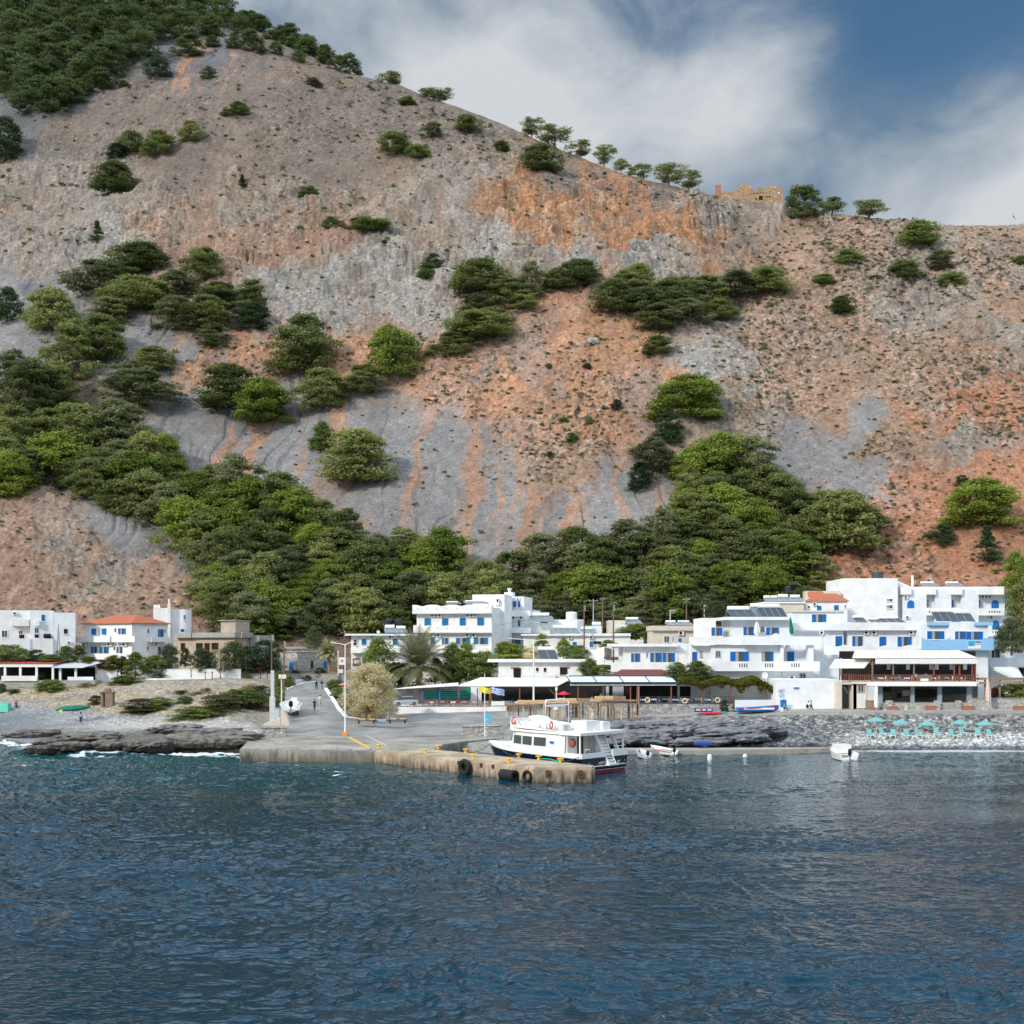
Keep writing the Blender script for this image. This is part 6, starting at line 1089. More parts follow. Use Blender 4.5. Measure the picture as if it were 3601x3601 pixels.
a, c_, d, e_ = r.rect(T7, (1405, 1290, 2100, 1330), 0); n = 14
for i in range(n): x = a+(c_-a)*i/n; mb.box(x, x+.12, -1, 4, d+.15, d+.3)
mb.build('beams', wood, r.root)
for x in (1655, 1490, 1930): u = r.fr(T7(x, 1400), 0)[0]; MB().tube([(u, -.1, 0), (u, -.1, d+.2)], .16, 7).build('post', wood, r.root)
# ---- village plants
def vt(name, T, x, y, D, wpx, hpx, key, label, cat='bush', group=None, sc=.3209, zg=None):
    px, py = T(x, y); a = P(px, py, D); k = sc*D/FPX; return tree(name, px, D, a.z-.2, wpx*k*1.28, hpx*k*1.14+.2, key, label, cat, group, sink=.1)
for (T, x, y, D, w_, h, key, nm, lb, cat) in (
 (T1,110,785,203,330,190,'shrub','bush','large dark green bush left of the red canopy house','bush'),(T1,400,780,203,190,130,'darktree','bush','dark bush between the large bush and the pole at the left','bush'),(T1,560,775,202.5,220,85,'shrub','bush','low hedge bush behind the left restaurant roof','bush'),
 (T1,740,770,203,190,150,'shrub','bush','yellow green bush between the two left houses','bush'),(T1,860,685,214,120,90,'shrub','bush','bush in the gap between the two left white houses','bush'),(T1,960,780,203,170,65,'vinebush','hedge','reddish yellow hedge left part below the orange-roofed house','hedge'),
 (T1,1120,850,203,120,90,'redbush','bush','dark red flowering bush beside the left restaurant','bush'),(T1,1240,840,203,180,130,'vinebush','hedge','hedge with orange tint in front of the orange-roofed house','hedge'),(T1,1330,900,204,200,170,'darktree','bush','dark hollow bush right of the short white wall','bush'),
 (T1,1480,905,203,200,210,'lime','tree','bright green small tree in front of the orange-roofed house','tree'),(T1,1690,870,206,260,150,'shrub','bush','hedge under the right end of the orange-roofed house','hedge'),(T1,1860,860,206,190,250,'olive','tree','round grey-green olive tree right of the orange-roofed house','tree'),
 (T2,160,800,206,120,160,'darktree','bush','dark rounded bush at the corner of the bare concrete house','bush'),(T2,330,850,206,190,200,'olive','tree','grey-green tree in front of the bare concrete house','tree'),(T2,420,850,206.5,150,180,'darktree','tree','dark tree behind the white wall under the bare concrete house','tree'),
 (T2,545,965,204,150,310,'thin','tree','slim pale tree with a bent trunk in front of the white wall','tree'),(T2,700,850,206,260,270,'olive','tree','largest olive tree, right of the bare concrete house','tree'),(T2,840,850,207,130,220,'olive','tree','narrow olive tree beside the wooden pole left of the stone house','tree'),
 (T2,1040,860,209,330,290,'darktree','tree','broad dark tree left of the stone house','tree'),(T2,1010,862,208.3,170,110,'redbush','bush','pink flowering bush between the dark tree and the white cabinet','bush'),
 (T2,1570,600,222,170,190,'olive','tree','grey-green tree behind the stone house roof','tree'),(T2,1370,950,212.6,95,90,'shrub','bush','round bush left of another in front of the stone house wall','bush'),(T2,1495,992,211,100,70,'olive','bush','low round bush standing on the road edge by the stone house','bush'),(T2,1632,955,212.6,125,110,'darktree','bush','dark round bush at the top of the road','bush'),
 (T2,1195,1060,199,120,180,'shrub','bush','tall green bush behind the white concrete pillar','bush'),(T2,1300,1025,203,120,90,'shrub','bush','round green bush right of the wooden pole by the road','bush'),(T2,1185,1230,182,110,170,'lime','bush','light green bush below the tall one behind the concrete pillar','bush'),(T2,835,962,206,105,50,'shrub','bush','low bush at the end of the white wall','bush'),
 (T2,1810,1060,201,170,95,'shrub','bush','dark bush at the upper right side of the road','bush'),(T2,1850,1165,192,170,110,'shrub','bush','bush at the right side of the road below the dark one','bush'),(T2,1910,1260,185,120,80,'shrub','bush','small bush next to the foot of the golden bush','bush'),(T3,110,1395,181,90,60,'shrub','bush','lowest small bush left of the golden bush','bush'),
 (T3,480,1130,203,340,420,'shrub','tree','leafy green tree left of the large palm','tree'),(T3,700,1185,202,360,250,'darktree','bush','dark leafy mass under the large palm','bush'),(T3,1090,1110,202,220,230,'darktree','tree','dark green tree just right of the large palm','tree'),(T3,1280,1110,203,260,360,'shrub','tree','leafy green tree in front of the hotel corner','tree'),(T3,1440,1105,202.5,260,370,'lime','tree','bright green tree in front of the hotel','tree'),(T3,1630,1100,203,260,300,'shrub','tree','green tree left of the whitewashed cottage','tree'),
 (T3,1850,900,206,240,200,'lime','bush','yellow green bush above the left end of the cottage roof','bush'),(T4,330,880,206,300,160,'lime','bush','bright bush behind the cottage roof left of the tall lamp post','bush'),(T4,520,880,206,260,130,'dry','bush','dry yellowish bush behind the cottage roof','bush'),(T4,640,880,207,170,260,'lime','tree','tall leafy tree behind the cottage solar heater','tree'),(T4,880,872,207,170,200,'lime','bush','bright bush right of the cottage solar heater','bush'),(T4,1010,880,206,260,160,'shrub','bush','grey-green bush over the right end of the cottage roof','bush'),
 (T4,1160,1040,198,170,170,'shrub','bush','climbing green bush between the cottage and the shed','bush'),(T4,1330,1050,197,330,110,'lime','bush','low yellow green bush under the shed','bush'),(T4,1370,740,209,170,80,'lime','bush','leafy bush under the wooden pole right of the blue doors','bush'),(T4,1690,590,225,260,100,'shrub','bush','hedge behind the long low house at its right end','hedge'),(T5,420,500,222,330,130,'shrub','bush','hedge behind the cream house left side','hedge'),
 (T5,880,945,182,210,150,'shrub','bush','left one of two leafy bushes above the vine pergola','bush'),(T5,1080,945,182,270,160,'shrub','bush','right one of two leafy bushes above the vine pergola','bush'),
 (T6,60,660,200,300,170,'olive','tree','grey-green tree behind the left roof of the large apartment house','tree'),(T7,1790,980,186,300,310,'olive','tree','airy grey-green tree at the right edge beside the light blue house','tree'),(T7,1930,900,200,380,620,'pine','tree','tall pine at the right edge beside the upper white hotel','tree'),(T7,1840,520,215,330,560,'lime','tree','yellow green pine at the right edge above the upper white hotel','tree'),
 (T7,1790,1530,177,300,170,'shrub','bush','green bush behind the stone wall at the right edge','bush'),(T7,1900,1540,176.5,200,180,'lime','bush','bright bush at the right edge behind the stone wall','bush'),(T7,1620,1530,177,140,110,'redbush','bush','orange flowering bush beside the faded pink parasol','bush'),
 (T6,165,1815,176,100,110,'darktree','bush','dark bush at the right end of the grey stone terrace wall','bush'),(T6,315,1810,176,90,80,'shrub','bush','small bush behind the painted rowing boat','bush')):
    if key == 'vinebush' and key not in PROTO: kind('vinebush', (31,), 'vine', 76, 150, .026, 'dome', flat=.7, prad=(.13, .2), low=.0)
    if key == 'redbush' and key not in PROTO: kind('redbush', (32,), 'red', 70, 140, .026, 'dome', flat=.7, prad=(.13, .2), low=.0)
    if key == 'dry' and key not in PROTO: kind('dry', (33,), 'dry', 130, 240, .016, 'egg', flat=1.0, prad=(.10, .17), low=.06, upb=.4)
    if key == 'thin' and key not in PROTO: kind('thin', (34,), 'olive', 22, 90, .022, 'umbrella', flat=.9, prad=(.10, .2), low=.45, tr=.03)
    s_ = .2847 if T is T6 else .3111 if T is T7 else .3209
    vt(nm, T, x, y, D, w_, h, key, lb, cat, None, s_)
vt('tamarisk', T3, 390, 1500, 177.5, 490, 495, 'dry', 'large round golden tamarisk beside the road', 'tree')
# coastal scrub on the left bank
kind('grassy', (35, 36), 'grass', 80, 150, .024, 'dome', flat=.5, prad=(.13, .22), low=.0); kind('strawy', (37,), 'straw', 70, 130, .022, 'dome', flat=.5, prad=(.13, .22), low=.0)
for (T, x, y, w_, h, key, lb) in ((T1,1055,1240,130,100,'grassy','low olive bush beside the brown hut on the left beach'),(T1,1560,1305,380,120,'grassy','wide scrub patch on the beach below the orange-roofed house'),(T1,1740,1280,270,110,'shrub','greener scrub patch beside the wide one'),(T2,150,1225,170,75,'shrub','round low scrub above the rocks'),(T2,120,1130,150,50,'grassy','pale scrub patch left of the dry grass bank'),(T2,390,1095,120,35,'grassy','small scrub dot on the grey bank'),
   (T2,560,1290,520,150,'grassy','long scrub bank above the rock shelf, middle part'),(T2,260,1370,480,100,'shrub','long scrub bank above the rock shelf, lower left part'),(T2,800,1250,420,170,'shrub','long scrub bank above the rock shelf, upper part'),(T2,1000,1200,230,150,'grassy','end of the scrub bank next to the concrete pillar'),(T2,880,1090,230,75,'strawy','brownish dry scrub above the green bank'),(T2,700,1150,260,70,'strawy','dry straw patch behind the green bank'),(T2,960,1290,260,110,'strawy','olive dry patch left of the concrete pillar'),(T2,330,1130,260,40,'strawy','dry straw patch left of the green bank'),
   (T1,640,960,230,150,'darktree','dark bush below the left restaurant railing'),(T1,450,1010,200,110,'olive','spiky grey-green plant below the left restaurant railing'),(T1,560,1090,260,120,'shrub','green bush lower down below the left restaurant'),(T1,30,1110,120,90,'shrub','bush at the left edge below the restaurant'),(T1,160,1115,130,50,'grassy','low bush on the stony bank at the left edge'),(T1,1370,1010,300,80,'shrub','low shrubs in front of the hollow dark bush'),(T1,1750,955,130,60,'olive','small plant in front of the white garden wall'),(T1,950,1040,170,45,'strawy','dry grass tuft on the left bank')):
    px, py = T(x, y); D = gD(px, py, 160, 215); vt('scrub_patch', T, x, y, D, w_, h, key, lb, 'bush')
# palms
def palm(T, x, yb, yt, D, crw, label, m, seed, trh, nf=44, fat=1.0):
    a = P(*T(x, yb), D); k = .3209*D/FPX; rs_ = random.Random(seed); r = tag(empty('palm_tree', a), label, 'palm'); Ht = trh*k; Rr = crw*k
    rings = []; n = 14
    for i in range(n+1): t = i/n; rd = fat*(.34 if i % 2 else .40)*(1+.45*t*t); rings.append([Vector((rd*math.cos(q*math.pi/5)-.25*t, rd*math.sin(q*math.pi/5), Ht*t-.4*(1-t))) for q in range(10)])
    MB().loft(rings).build('trunk', mat('palm_trunk', (.30,.19,.11), .95, .4, 5, .8, 6), r)
    V = []; T_ = []; 
    for f in range(nf):
        az = f*2.399+rs_.uniform(-.1, .1); el = R(80-95*(f/nf)**.9); ln = Rr*1.22*rs_.uniform(.9, 1.08)*(1 if el > -.1 else .85); p = Vector((-.25, 0, Ht)); d = Vector((math.cos(az)*math.cos(el), math.sin(az)*math.cos(el), math.sin(el))); st = 16; pp = p.copy()
        for i in range(st):
            t = i/st; d = (d+Vector((0, 0, -.075*(.4+t)))).normalized(); q = pp+d*ln/st; sd = d.cross(Vector((0, 0, 1))); sd = sd.normalized() if sd.length > .01 else Vector((1, 0, 0)); up = sd.cross(d)
            V += [tuple(pp-sd*.025), tuple(pp+sd*.025), tuple(q+sd*.02), tuple(q-sd*.02)]; T_ += [.2]*4
            if t > .12:
                for sg in (-1, 1):
                    for j in (0, .5):
                        b0 = pp+(q-pp)*j; L_ = ln*.20*math.sin(math.pi*min(1, .15+t*.9))+.12; tip = b0+(sd*sg*.8+d*.55+up*.12).normalized()*L_+Vector((0, 0, -.06*L_)); w2 = d*.08
                        V += [tuple(b0-w2), tuple(b0+w2), tuple(tip+w2*.3), tuple(tip-w2*.3)]; tn = .25+.5*(1-f/nf)+rs_.uniform(0, .2) if f < nf*.75 else .95; T_ += [tn]*4
        
            pp = q
    me = npmesh('fronds', V, np.arange(len(V)).reshape(-1, 4), m, False); vcol(me, 'tone', np.stack([np.array(T_)]*3, -1)); o = bpy.data.objects.new('fronds', me); COL.objects.link(o); o.parent = r; return r
palm(T3, 925, 1185, 640, 200, 400, 'large date palm with drooping fronds above the taverna canopy', leaf_mat('palm_leaves', (.075,.095,.035), (.48,.44,.24)), 1, 240, 84, 1.3)
palm(T2, 1745, 860, 500, 210, 135, 'small pale fan palm beside the stone house', leaf_mat('pale_palm_leaves', (.09,.11,.035), (.42,.42,.20)), 2, 190, 46, .7)
# ---- poles, lamps, cables
def lamp(T, x, yb, yt, D, label, arms, base=True, th=.10):
    a = P(*T(x, yb), D); h = P(*T(x, yt), D).z-a.z; r = tag(empty('street_lamp', a), label, 'street lamp'); MB().lathe([(th*1.2, 0), (th, h*.3), (th*.7, h)], (0, 0, 0), 10).build('pole', metalw, r)
    k = .3209*D/FPX
    for dx, dz in arms: MB().tube([(0, 0, h-.15), (dx*k*.5, 0, h+dz*k*.4), (dx*k, 0, h+dz*k)], .05, 6).build('arm', metalw, r); sg = 1 if dx > 0 else -1; MB().prism([(dx*k, -.1, h+dz*k-.04), (dx*k+sg*.75, -.1, h+dz*k+.08), (dx*k+sg*.7, -.1, h+dz*k+.16), (dx*k, -.1, h+dz*k+.1)], (0, .22, 0)).build('lamp_head', metalw, r)
    if base: MB().box(-.35, .35, -.35, .35, -.05, .42).build('base', orangep, r)
    return r
lamp(T3, 105, 1700, 700, gD(1214, 2588), 'tall white two-armed street lamp with orange foot on the quay', ((-95, 8), (50, 12)))
lamp(T4, 550, 1500, 655, 172.5, 'tall white two-armed street lamp rising behind the passenger boat', ((-235, 12), (200, 6)), False, .13)
a = P(*T3(1635, 1765), 157); h = P(*T3(1640, 1040), 157).z-a.z; r = tag(empty('mast', a), 'thin white mast with short rungs at the edge of the quay', 'mast'); q = MB().lathe([(.07, 0), (.05, h)], (0, 0, 0), 8).box(-.25, .25, -.02, .02, h-.35, h-.3)
for i in range(5): q.box(-.05, .32, -.03, .03, .7+i*.55, .76+i*.55)
q.build('pole', metalw, r); MB().lathe([(.12, h), (.02, h+.25)], (0, 0, 0), 6).build('finial', metal, r)
POLES = {}
def wpole(key, T, x, yb, yt, D, label, m=pole, arm=None, th=.15):
    a = P(*T(x, yb), D); h = P(*T(x, yt), D).z-a.z; r = tag(empty('utility_pole', a), label, 'utility pole'); MB().lathe([(th, -.5), (th*.65, h)], (0, 0, 0), 8).build('pole', m, r); POLES[key] = a+Vector((0, 0, h-.3))
    mb = MB()
    if arm: mb.box(-arm, arm, -.05, .05, h-.45, h-.33)
    for i in range(3): zz = h-.3-i*.35; mb.lathe([(.05, 0), (.09, .05), (.09, .12), (.04, .16)], (.16 if not arm else (i-1)*arm*.8, -.05, zz if not arm else h-.33), 6)
    mb.build('insulators', metalw if not arm else metal, r); return r
wpole('a', T2, 768, 960, 440, 206, 'slim wooden pole at the end of the white garden wall'); wpole('b', T2, 1108, 900, 470, 205, 'wooden pole standing behind the white concrete pillar'); wpole('c', T2, 1242, 1190, 540, 185, 'leaning brown wooden pole beside the boat trailer', th=.17)
wpole('d', T2, 1903, 960, 430, 214, 'wooden pole hidden behind the quay street lamp'); wpole('e', T4, 1104, 740, 275, 214, 'brown pole left in the group right of the round tank'); wpole('f', T4, 1205, 500, 205, 226, 'pole with a wide crossbar furthest behind the round tank', metal, .9); wpole('g', T4, 1306, 540, 185, 225, 'reddish pole with a short crossbar behind the white boiler', pole, .55)
wpole('h', T4, 1425, 900, 270, 204, 'tall dark pole in front of the white shed', th=.17); wpole('i', T5, 978, 330, 65, 226, 'reddish pole with a slanting top bar in front of the forest', pole, .7)
r = tag(empty('utility_pole', P(*T1(640, 720), 205)), 'pair of slim poles leaning together in front of the far left house', 'utility pole'); k = .3209*205/FPX; MB().tube([(-.9*k*20, 0, -.5), (0, 0, 360*k)], [.11, .07], 6).tube([(1.1*k*20, 0, -.5), (0, 0, 340*k)], [.11, .07], 6).build('pole', grey, r)
def pillar(T, x0, x1, y0, y1, D, label):
    a = P(*T((x0+x1)/2, y1), D); W_ = (x1-x0)*.3209*D/FPX; h = P(*T(x0, y0), D).z-a.z; return tag(MB().box(-W_/2, W_/2, -W_/2, W_/2, -.6, h).box(-W_*.8, W_*.8, -W_*.8, W_*.8, -.6, h*.46).build('concrete_pillar', mat('pale_concrete', (.55,.55,.53), .85, .12, 1.5), None, a), label, 'pillar')
pillar(T2, 1100, 1135, 865, 1405, 170, 'tall pale concrete pillar at the left end of the quay')
for (x, yb, yt, lb) in ((800, 345, 208, 'small aerial mast on the cream house'), (1173, 285, 152, 'yellowish aerial mast at the left corner of the large apartment house roof')):
    a = P(*T5(x, yb), 207); h = P(*T5(x, yt), 207).z-a.z; tag(MB().tube([a, a+Vector((0,0,h))], .06, 5).tube([a+Vector((-.1,0,h)), a+Vector((1.0 if x < 900 else 1.6,0,h+.05))], .04, 5).tube([a+Vector((.1,0,h-.3)), a+Vector((.8,0,h-.25))], .03, 5).build('aerial', metalw), lb, 'aerial')
def cable(p, q, sag, label=None):
    pts = [Vector(p).lerp(Vector(q), i/14)+Vector((0, 0, -sag*4*(i/14)*(1-i/14))) for i in range(15)]; return tag(MB().tube(pts, .022, 4).build('overhead_cable', mat('cable', (.05,.05,.05), .7)), label, 'cable', 'overhead cables over the village')
far = P(*T5(1300, 210), 226)
for i, (p, q, s) in enumerate(((POLES['e'], POLES['g'], .3),(POLES['e'], POLES['f'], .3),(POLES['g'], POLES['i'], .9),(POLES['h'], POLES['i']+Vector((0,0,-1)), 1.0),(POLES['i'], far, .6),(POLES['a'], POLES['b'], .8),(POLES['b'], POLES['c'], .5),(POLES['c'], POLES['d'], .6),(POLES['d'], POLES['e'], 1.8),(POLES['g']+Vector((0,0,-.8)), POLES['h'], .4),(POLES['h']+Vector((0,0,-.6)), far+Vector((0,0,-1)), 1.2))):
    cable(p, q, s, 'thin black overhead cable strung between the village poles')
# ---- quay furniture
def bollard(T, x, y, z, label, s=1.0):
    px, py = T(x, y); D = (CAMH-z)*FPX/(py-HOR); a = P(px, py, D); r = tag(empty('bollard', a), label, 'bollard', 'yellow bollards on the quay and jetty'); s *= .78
    MB().lathe([(.26*s, -.02), (.26*s, .05), (.17*s, .10), (.16*s, .36*s), (.25*s, .42*s), (.27*s, .50*s), (.20*s, .58*s), (.02, .60*s)], (0, 0, 0), 14).build('post', yellow, r); MB().tube([(-.42*s, 0, .48*s), (.42*s, 0, .48*s)], .09*s, 8).build('horn', yellow, r); return r
for T, x, y, z, lb in ((T2,930,1600,1.38,'yellow bollard at the far left corner of the quay'),(T3,475,1842,1.5,'yellow bollard at the root of the jetty'),(T3,985,1895,1.5,'yellow bollard on the outer edge at the start of the jetty'),(T3,1125,1850,1.4,'yellow bollard on the inner edge at the start of the jetty'),(T8,105,818,1.5,'yellow bollard on the inner edge left of the boat bow'),(T8,175,875,1.5,'yellow bollard on the outer edge above the big round fender'),
   (T8,522,915,1.5,'yellow bollard on the outer edge in the middle of the jetty'),(T8,618,868,1.5,'yellow bollard on the inner edge beside the boat hull'),(T8,812,888,1.5,'low yellow bollard by the boat cabin on the inner edge'),(T8,1022,915,1.5,'yellow bollard nearest the boat stern')): bollard(T, x, y, z, lb)
# yellow line and the light joint line
def line(pts, w_, m, name, label, z=1.475):
    V = MB(); W3 = [Vector(((px-CX)*D/FPX, D, 0)) for px, D in pts]
    for a, b_ in zip(W3, W3[1:]): n = Vector((-(b_-a).y, (b_-a).x, 0)).normalized()*w_/2; V.prism([(a.x-n.x, a.y-n.y, z), (b_.x-n.x, b_.y-n.y, z), (b_.x+n.x, b_.y+n.y, z), (a.x+n.x, a.y+n.y, z)], (0, 0, .012))
    return tag(V.build(name, m), kind='structure')
fD = lambda py, z=1.4: (CAMH-z)*FPX/(py-HOR)
line([(T3(150,0)[0], fD(T3(0,1725)[1], 1.38)), (T3(380,0)[0], fD(T3(0,1838)[1], 1.48))], .5, mat('worn_yellow_paint', (.70,.42,.06), .8, .3, 3), 'yellow_line', '', 1.392)
line([(T2(1400,0)[0], fD(T2(0,1430)[1])), (T2(1900,0)[0], fD(T2(0,1540)[1])), (T3(350,0)[0], fD(T3(0,1710)[1])), (T3(560,0)[0], fD(T3(0,1810)[1], 1.45))], .14, mat('pale_joint', (.55,.54,.52), .9), 'paint_line', '', 1.392)
tyre = mat('old_tyre_rubber', (.018,.016,.016), .75, .4, 3); jd = Vector((18.48, -18.95, 0)).normalized(); jn = Vector((-jd.y, jd.x, 0))*-1   # jn points out of the outer face
def onj(T, x, z): # point on the outer face of the jetty seen at column x
    px = T(x, 0)[0]; t = (px-CX)/FPX; A = Vector((-16.2, 136.95, 0)); Y = (A.x*jn.x+A.y*jn.y)/(t*jn.x+jn.y); return Vector((t*Y, Y, z))
def fender(T, x, z, r1, r2, label, name='tyre_fender', ax=None, ln=None):
    p = onj(T, x, z)+jn*(r2+.05 if not ln else r1); r = tag(empty(name, p, math.atan2(jd.y, jd.x)), label, 'fender')
    if ln: MB().lathe([(r1*.45, 0), (r1, .0), (r1, ln), (r1*.45, ln), (r1*.45, .02)], (-ln/2, 0, 0), 18, 'x').build('rubber', tyre, r)
    else: MB().torus((0, 0, 0), r1, r2, 'y', 20, 8).build('rubber', tyre, r, smooth=True)
    MB().tube([(0, 0, r1*.9), (0, .25, 1.48-z)], .03, 4).build('chain', mat('rust', (.16,.06,.03), .9), r)
fender(T8, 120, .75, .62, .32, 'big round black fender at the left of the jetty'); fender(T8, 560, .5, .58, 0, 'long black rubber cylinder in the middle of the jetty', 'cylinder_fender', ln=1.9); fender(T8, 712, .55, .50, .14, 'tilted tyre hanging right of the black cylinder')
for x in (40, 258, 372): p = onj(T8, x, 1.15); tag(MB().box(-.18, .18, -.12, .0, -.22, .2).torus((0, -.1, 0), .12, .035, 'y', 10, 5).build('mooring_ring', mat('rusty_iron', (.11,.05,.03), .9, .4, 6), None, p+jn*.02), {40:'rusty ring left of the big round fender', 258:'rusty ring right of the big round fender', 372:'rusty ring midway along the jetty face'}[x], 'mooring ring')
for i, x in enumerate((905, 1215)): 
    px = T8(x, 0)[0]; a = Vector(((px-CX)*118.1/FPX, 118.12, .85)); tag(MB().box(-.28, .28, -.14, .0, -.35, .35).box(-.1, .1, -.25, -.1, -.1, .1).build('mooring_ring', mat('rusty_iron_two', (.13,.06,.04), .9, .4, 6), None, a), ('left' if i == 0 else 'right')+' rusty bracket on the end of the jetty', 'mooring ring')
# low walls on the quay
wallseg(T3, 1382, 1605, 1820, 1750, 158.5, 'grey rubble wall behind the bow of the passenger boat', stonep, .6, True, 159.5)
wallseg(T2, 990, 1495, 1268, 1545, 158, 'low dark stone wall at the left corner of the quay', stoneg, .5)
a = P(*T2(1205, 1470), 160); mb = MB()
for i in range(5): mb.box(-2.3+i*.45, -1.85+i*.45, 0, 1.2, 0, .25+i*.2)
mb.prism([(0, 0, 0), (1.2, 0, 0), (.9, 0, 1.1), (.4, 0, 2.0), (0, 0, 2.2)], (0, 1.2, 0)).build; tag(mb.build('steps', cream, None, a), 'small cream concrete steps at the left corner of the quay', 'steps')
def simple(name, mb, m, p, label, cat, group=None): return tag(mb.build(name, m, None, p), label, cat, group)
simple('litter_bin', MB().lathe([(.28, 0), (.32, .8), (.34, .85), (.2, .95)], (0, 0, 0), 12), mat('brown_bin', (.14,.09,.06), .7), P(*T2(1262, 1430), 163), 'brown litter bin beside the concrete steps', 'bin')
r = tag(empty('sign', P(*T2(1215, 1240), 176)), 'yellowish double sign box on a pale post behind the trailer boat', 'sign'); MB().box(-.07, .07, -.07, .07, -.3, 4.2).build('post', awn, r); MB().box(-.4, .0, -.2, .2, 3.9, 4.5).box(.1, .7, -.2, .2, 3.9, 4.5).build('sign_box', awn, r)
simple('cabinet', MB().box(-.4, .4, -.3, .3, 0, 1.3).box(-.44, .44, -.34, .34, 1.3, 1.38), mat('cabinet_grey_blue', (.45,.50,.52), .6), P(*T2(1165, 1390), 168), 'pale cabinet beside the concrete pillar', 'cabinet')
px, py = T3(1665, 1598); r = tag(empty('sign', P(px, py, 166)), 'small light blue sign board behind the rubble wall', 'sign'); MB().box(-.55, .55, -.04, .04, .5, 1.75).build('board', mat('sign_light_blue', (.12,.42,.60), .5, .15, 3), r); MB().box(-.5, -.42, 0, .1, 0, .5).box(.42, .5, 0, .1, 0, .5).build('leg', metal, r)
r = tag(empty('sign', P(*T3(70, 985), 205)), 'white sign with a small red emblem beside the quay street lamp', 'sign'); MB().box(-.5, .5, -.03, .03, .9, 2.2).build('board', metalw, r); MB().torus((0, -.05, 1.6), .2, .06, 'y', 14, 6).build('emblem', red, r); MB().box(-.75, -.6, 0, .12, -1, 3.4).build('post', awn, r)
# boat trailers by the tamarisk
def trailer(T, x0, x1, y, D, label):
    a = P(*T((x0+x1)/2, y), D); W_ = (x1-x0)*.3209*D/FPX; r = tag(empty('boat_trailer', a, R(12)), label, 'trailer'); MB().box(-W_/2, W_/2, -.06, .06, .42, .54).box(-W_/2, W_/2, .9, 1.0, .42, .54).box(-W_/2+.1, -W_/2+.2, -.06, 1, .44, .52).box(W_/2-.2, W_/2-.1, -.06, 1, .44, .52).box(-.1, .1, -.4, 2.2, .46, .56).build('frame', mat('rusty_frame', (.18,.09,.06), .8), r)
    for x in (-W_/2+.2, W_/2-.4):
        w_ = MB().torus((x, -.12, .28), .22, .1, 'x', 14, 6).build('wheel', black, r, smooth=True); MB().lathe([(.14, -.05), (.14, .05)], (x, -.12, .28), 10, 'x').build('rim', metal, w_)
    MB().box(-W_/2+.3, -.2, 0, .9, .55, .72).box(.3, W_/2-.2, 0, .9, .55, .68).build('load', lwood, r)
trailer(T3, 240, 450, 1575, 168, 'empty boat trailer directly under the golden tamarisk'); trailer(T3, 580, 790, 1570, 169, 'second boat trailer right of the golden tamarisk')
simple('fish_crate', MB().box(-.8, .8, -.3, .3, 0, .5).box(-.7, .7, -.4, -.3, .1, .4).tube([(.9, 0, .2), (1.0, 0, 1.5)], .08, 6), mat('blue_grey_crate', (.30,.36,.40), .7, .2, 4), P(*T3(505, 1560), 169), 'blue-grey crate stack between the two trailers', 'crate')
# car
def car(T, x0, x1, y, D, label):
    W_ = (x1-x0)*.3209*D/FPX; L_ = 4.0; a = P(*T((x0+x1)/2, y), D); r = tag(empty('car', a, R(22)), label, 'car'); pm = mat('silver_paint', (.50,.52,.52), .3, metal=.4, spec=.5)
    def sec(x, w_, z0, z1): return [(x, -w_, z0), (x, w_, z0), (x, w_*.97, (z0+z1)*.6), (x, w_*.9, z1), (x, -w_*.9, z1), (x, -w_*.97, (z0+z1)*.6)]
    MB().loft([sec(-2.0, .7, .35, .62), sec(-1.9, .82, .25, .78), sec(-1.0, .85, .22, .92), sec(0, .86, .22, .95), sec(1.3, .85, .22, .95), sec(1.95, .8, .25, .9), sec(2.02, .7, .4, .7)]).build('body', pm, r)
    MB().loft([[(x, -w_, z) for x, z, w_ in ()] or [(-1.05, -.76, .93), (-1.05, .76, .93), (1.85, .76, .93), (1.85, -.76, .93)], [(-.3, -.6, 1.42), (-.3, .6, 1.42), (1.3, .6, 1.42), (1.3, -.6, 1.42)]]).build('window', glass, r); MB().box(-.32, 1.32, -.62, .62, 1.4, 1.46).build('roof', pm, r)
    for x in (-1.25, 1.3):
        for y_ in (-.82, .82): w2 = MB().torus((x, y_, .3), .22, .09, 'y', 14, 6).build('wheel', black, r, smooth=True); MB().lathe([(.15, -.06), (.15, .06)], (x, y_, .3), 10, 'y').build('rim', metal, w2)
    for y_ in (-.6, .6): MB().box(-2.03, -1.9, y_-.14, y_+.14, .58, .72).build('headlight', gwhite, r)
car(T3, 655, 860, 1375, 187, 'silver hatchback parked by the left end of the taverna railing')
# ---- boats
def hull(mb, L_, B_, z0, z1, flare=.78, n=12, sheer=.3, stern=.9):
    rings = []
    for i in range(n+1):
        t = i/n; x = L_*t; w_ = B_/2*(stern+(1-stern)*min(1, t*4))*(1-max(0, (t-.45)/.55)**2.3); w_ = max(w_, .02); zt = z1+sheer*t*t; zk = z0+(.55*(zt-z0))*max(0, (t-.8)/.2)**2
        rings.append([(x, -w_, zt), (x, -w_*flare, zk+(zt-zk)*.35), (x, -w_*.25, zk), (x, w_*.25, zk), (x, w_*flare, zk+(zt-zk)*.35), (x, w_, zt)])
    mb.loft(rings, True, True); return rings
Fx, Fy = 10.0, 126.8; fr_ = tag(empty('passenger_boat', (Fx, Fy, 0), R(135)), 'white and dark blue passenger boat moored stern out beside the jetty', 'boat')
LB, BB = 17.0, 8.0
def half(t): return BB/2*(.97 if t < .5 else .97*(1-((t-.5)/.5)**2.1))
def ring(x, z, k=1.0, inset=0): t = x/LB; w_ = max(.05, half(t)*k-inset); return w_
mb = MB(); rg = []
